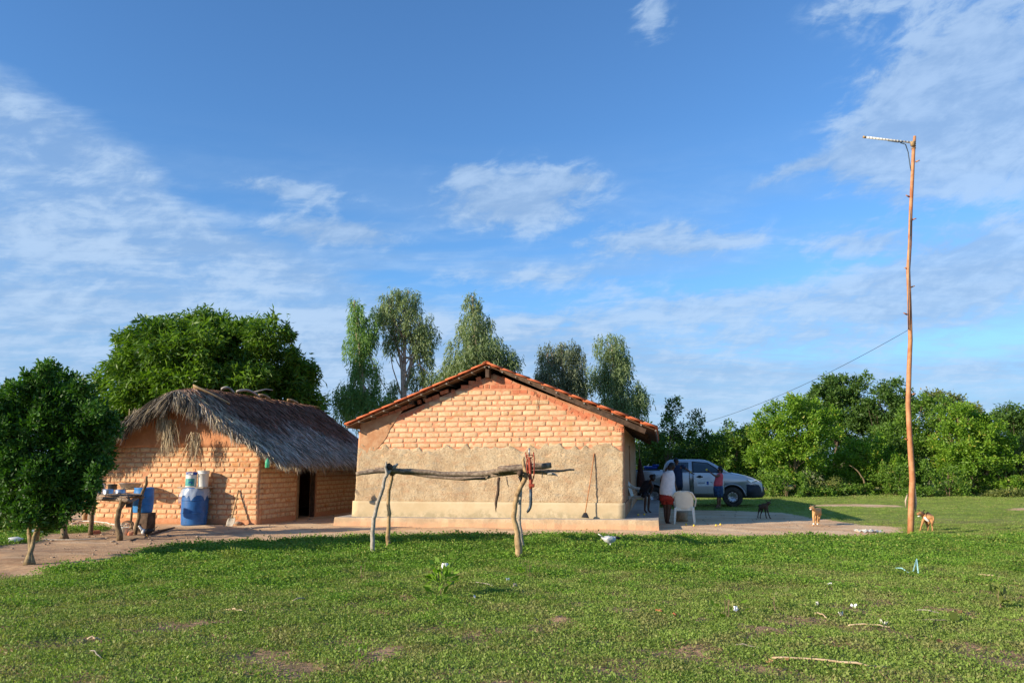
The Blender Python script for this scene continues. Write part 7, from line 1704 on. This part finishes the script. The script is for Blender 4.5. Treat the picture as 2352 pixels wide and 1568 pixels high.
# --- dogs
def dog(label, Y, og, body, legs, tail, m_, earm, sc=1.0, extra=None, paws=None):
    def pt(x, y, dY=0.0): return at((og[0] + x / 11.2) * .6806, (og[1] + y / 11.2) * .6806, Y + dY)
    c = pt(*body[1][:3]); base = Vector((c.x, c.y, 0)); root = empty('dog', base); tag(root, label, 'dog', 'dogs standing in the yard')
    q = lambda p: pt(*p[:3]) - base; B = [q(p) for p in body]
    rr_ = [.085, .105, .090, .058, .062, .046, .024]           # rump, belly, chest, neck, head, brow, muzzle tip
    ch = [[(B[i], rr_[i] * sc) for i in range(len(B))]]
    for lg, src in zip(legs, (2, 2, 0, 0)):
        L_ = [q(p) for p in lg]; r4 = [.048, .030, .019, .017, .020] if src == 2 else [.060, .036, .020, .016, .020]
        L_[-1].z = .02; ch.append([(B[src], rr_[src] * sc)] + [(L_[i], r4[min(i, 4)] * sc) for i in range(len(L_))] + [(L_[-1] + (B[-1] - B[2]).normalized() * Vector((1, 1, 0)).length * .0 + Vector(((B[-1] - B[3]).x, (B[-1] - B[3]).y, 0)).normalized() * .045, .015 * sc)])
    ch.append([(B[0], rr_[0] * sc)] + [(q(p), r_ * sc) for p, r_ in zip(tail, (.026, .020, .014, .010))])
    skin_mesh('body', ch, m_, root, 2)
    hd_, mz = B[4], B[6]; f = (mz - hd_).normalized(); sdv = f.cross(Vector((0, 0, 1))).normalized()
    for s in (-1, 1):
        b = MB(); e = hd_ + sdv * s * .05 * sc + Vector((0, 0, .045 * sc)); b.rings([[e + sdv * .022 * math.cos(a) + f * .018 * math.sin(a) for a in lin(0, 5.2, 6)], [e + sdv * s * .03 + Vector((0, 0, .035)) - f * .01 + sdv * .016 * math.cos(a) + f * .008 * math.sin(a) for a in lin(0, 5.2, 6)], [e + sdv * s * .055 + Vector((0, 0, .012)) + f * .015 + sdv * .003 * math.cos(a) for a in lin(0, 5.2, 6)]], True); b.build('ear', earm, root, True)
        b = MB(); ball(b, hd_.lerp(mz, .35) + sdv * s * .036 * sc + Vector((0, 0, .022)), .008, .008, .008, 7, 5); b.build('eye', 'black', root, True)
    b = MB(); ball(b, mz + f * .022, .014, .014, .012, 8, 6); b.build('nose', 'black', root, True)
    if extra:
        for kind, pts, r_, mm in extra: b = MB(); b.tube([q(p) for p in pts], r_, 8); b.build(kind, mm, root, True)
    return root
def saddle(nt, p):
    v = coords(nt, 'Object'); sp = nt.node('ShaderNodeSeparateXYZ'); nt.L.new(v, sp.inputs[0]); n = nt.noise(v, 9, 4, .6); n2 = nt.noise(v, 60, 3, .6)
    c = nt.mix(nt.smooth(E(nt, sp.outputs[2]) + (n - .5) * .14, .36, .45), nt.mix(n2, (.34, .16, .055), (.50, .27, .11)), nt.mix(n2, (.07, .04, .022), (.17, .10, .055)))
    c = nt.mix(nt.smooth(E(nt, sp.outputs[0]) * -1.0, .12, .19), c, (.40, .20, .07)); nt.set(p.inputs['Base Color'], c); p.inputs['Roughness'].default_value = .9
M['fur_two'] = mat('fur_two', saddle)
dog('tan dog with white paws standing on the sand looking left', 21.75, (2660, 1660), [(1150, 720, .30), (1100, 720, .05), (1035, 750, -.16), (985, 650, -.22), (925, 590, -.26), (885, 592, -.28), (805, 600, -.32)],
    [[(965, 840, -.20), (955, 960, -.20), (958, 1100, -.20), (960, 1170, -.20), (955, 1240, -.22)], [(1090, 840, -.16), (1105, 960, -.16), (1108, 1100, -.16), (1110, 1180, -.16), (1112, 1245, -.18)], [(1040, 850, .24), (1015, 960, .16), (1040, 1080, .26), (1035, 1150, .24), (1030, 1210, .2)], [(1170, 850, .26), (1165, 960, .18), (1155, 1080, .30), (1150, 1150, .27), (1150, 1210, .24)]],
    [(1180, 760, .40), (1195, 850, .44), (1190, 930, .46)], 'fur_tan', 'fur_saddle', 1.0, [('paw', [(960, 1170, -.215), (957, 1235, -.225)], .024, 'fur_white'), ('paw', [(1110, 1180, -.175), (1112, 1240, -.185)], .024, 'fur_white'), ('muzzle', [(830, 625, -.31), (870, 630, -.30)], .028, 'fur_white')])
dog('thin dark brindle dog standing in the house shadow', 24.5, (2500, 1660), [(770, 490, .16), (860, 510, .06), (950, 520, -.04), (1005, 455, -.10), (1050, 405, -.14), (1075, 405, -.18), (1120, 425, -.24)],
    [[(920, 620, .04), (925, 700, .05), (940, 820, .05), (955, 910, .05), (965, 985, .03)], [(990, 600, -.10), (1010, 700, -.10), (1045, 820, -.10), (1075, 900, -.10), (1110, 985, -.12)], [(730, 580, .18), (700, 680, .14), (665, 780, .20), (650, 870, .18), (640, 945, .16)], [(790, 600, .06), (800, 700, .02), (765, 800, .08), (740, 880, .06), (728, 970, .04)]],
    [(710, 470, .22), (690, 530, .26), (695, 610, .27)], 'fur_dark', 'fur_dark', .95)
dog('brown dog with dark back and white chest beside the tall pole', 19.8, (3040, 1680), [(1160, 690, -.10), (1030, 660, -.02), (900, 690, .06), (850, 630, .06), (790, 570, .04), (740, 575, .02), (610, 615, -.02)],
    [[(850, 830, .06), (825, 920, .05), (785, 1030, .04), (755, 1110, .03), (735, 1195, .02)], [(940, 830, .14), (965, 930, .14), (990, 1050, .13), (1020, 1120, .12), (1045, 1180, .12)], [(1170, 820, -.10), (1190, 910, -.14), (1185, 1040, -.06), (1195, 1130, -.08), (1205, 1230, -.10)], [(1090, 830, .10), (1075, 910, .04), (1055, 1010, .14), (1050, 1100, .12), (1045, 1180, .12)]],
    [(1220, 700, -.12), (1245, 780, -.14), (1235, 860, -.14)], 'fur_two', 'fur_saddle', 1.06, [('chest_patch', [(900, 720, -.03), (960, 800, -.06), (1060, 880, -.09)], .030, 'fur_white'), ('jaw', [(760, 640, .02), (700, 680, .0), (650, 690, -.02)], .014, 'fur_white')])
# --- white hen pecking and dark duck with white breast
def bird(name, label, base, face, L, body_m, head_m, breast=None, headlow=False, legs_m='beak'):
    root = empty(name, base, face); tag(root, label, 'bird'); H = L * .62; b = MB(); rs = []      # faces +x
    for t, w, h_, z in ((-.62, .03, .02, 1.20), (-.5, .10, .06, 1.12), (-.38, .26, .22, 1.0), (-.15, .38, .33, .88), (.1, .40, .35, .85), (.32, .30, .29, .92), (.45, .18, .18, 1.05), (.50, .10, .11, 1.18)):
        rs.append([(t * L, math.cos(a) * w * L * .62, H * z * .9 + math.sin(a) * h_ * L * .62) for a in [2 * math.pi * i / 14 for i in range(14)]])
    b.rings(rs, True); b.build('body', body_m, root, True)
    nk = [(.42 * L, 0, H * .95), (.56 * L, 0, H * (1.0 if headlow else 1.30)), (.70 * L, 0, H * (.95 if headlow else 1.55))]
    b = MB(); b.tube(nk, [.13 * L, .09 * L, .08 * L], 10); ball(b, nk[-1], .10 * L, .085 * L, .09 * L, 10, 7); b.build('head', head_m, root, True)
    b = MB(); b.tube([Vector(nk[-1]) + Vector((.07 * L, 0, 0)), Vector(nk[-1]) + Vector((.19 * L, 0, -.03 * L))], [.035 * L, .012 * L], 6); b.build('beak', 'beak', root)
    b = MB(); rs = []
    for t, z, w in ((-.45, 1.05, .16), (-.62, 1.25, .20), (-.80, 1.40, .12)): rs.append([(t * L, s * w * L * .5, H * z + dz) for s, dz in ((-1, 0), (0, .05 * L), (1, 0), (0, -.02 * L))])
    b.rings(rs, True); b.build('tail', body_m, root, True)
    for s in (-1, 1):
        b = MB(); rs = []
        for t, w in ((-.42, .03), (-.2, .14), (.08, .18), (.26, .08)): rs.append([(t * L, s * (.235 + .02) * L, H * .92 + q * w * L) for q in (-1, 0, 1)] + [(t * L, s * (.20) * L, H * .92 + q * w * L) for q in (1, 0, -1)])
        b.rings(rs, True); b.build('wing', body_m, root, True)
        b = MB(); b.tube([(.02 * L, s * .10 * L, H * .45), (.0, s * .10 * L, H * .2), (.02 * L, s * .10 * L, .01)], [.05 * L, .022 * L, .02 * L], 6)
        for a in (-.5, 0, .5): b.tube([(.02 * L, s * .10 * L, .012), (.02 * L + .12 * L * math.cos(a), s * .10 * L + .12 * L * math.sin(a), .006)], .012 * L, 5)
        b.build('leg', legs_m if not headlow else body_m, root, True)
    if breast:
        b = MB(); ball(b, (.36 * L, 0, H * .85), .17 * L, .20 * L, .24 * L, 12, 8); b.build('breast', breast, root, True)
    return root
g = gnd(1400, 1263); bird('white_bird', 'white bird with dark grey head feeding in the green mat', g + Vector((0, 0, .05)), R(22), .29, 'feather_white', 'feather_dark', headlow=True)
g = gnd(338, 1234); bird('duck', 'black duck with white breast and head walking under the table edge', g, R(-140), .26, 'feather_dark', 'feather_white', 'feather_white')
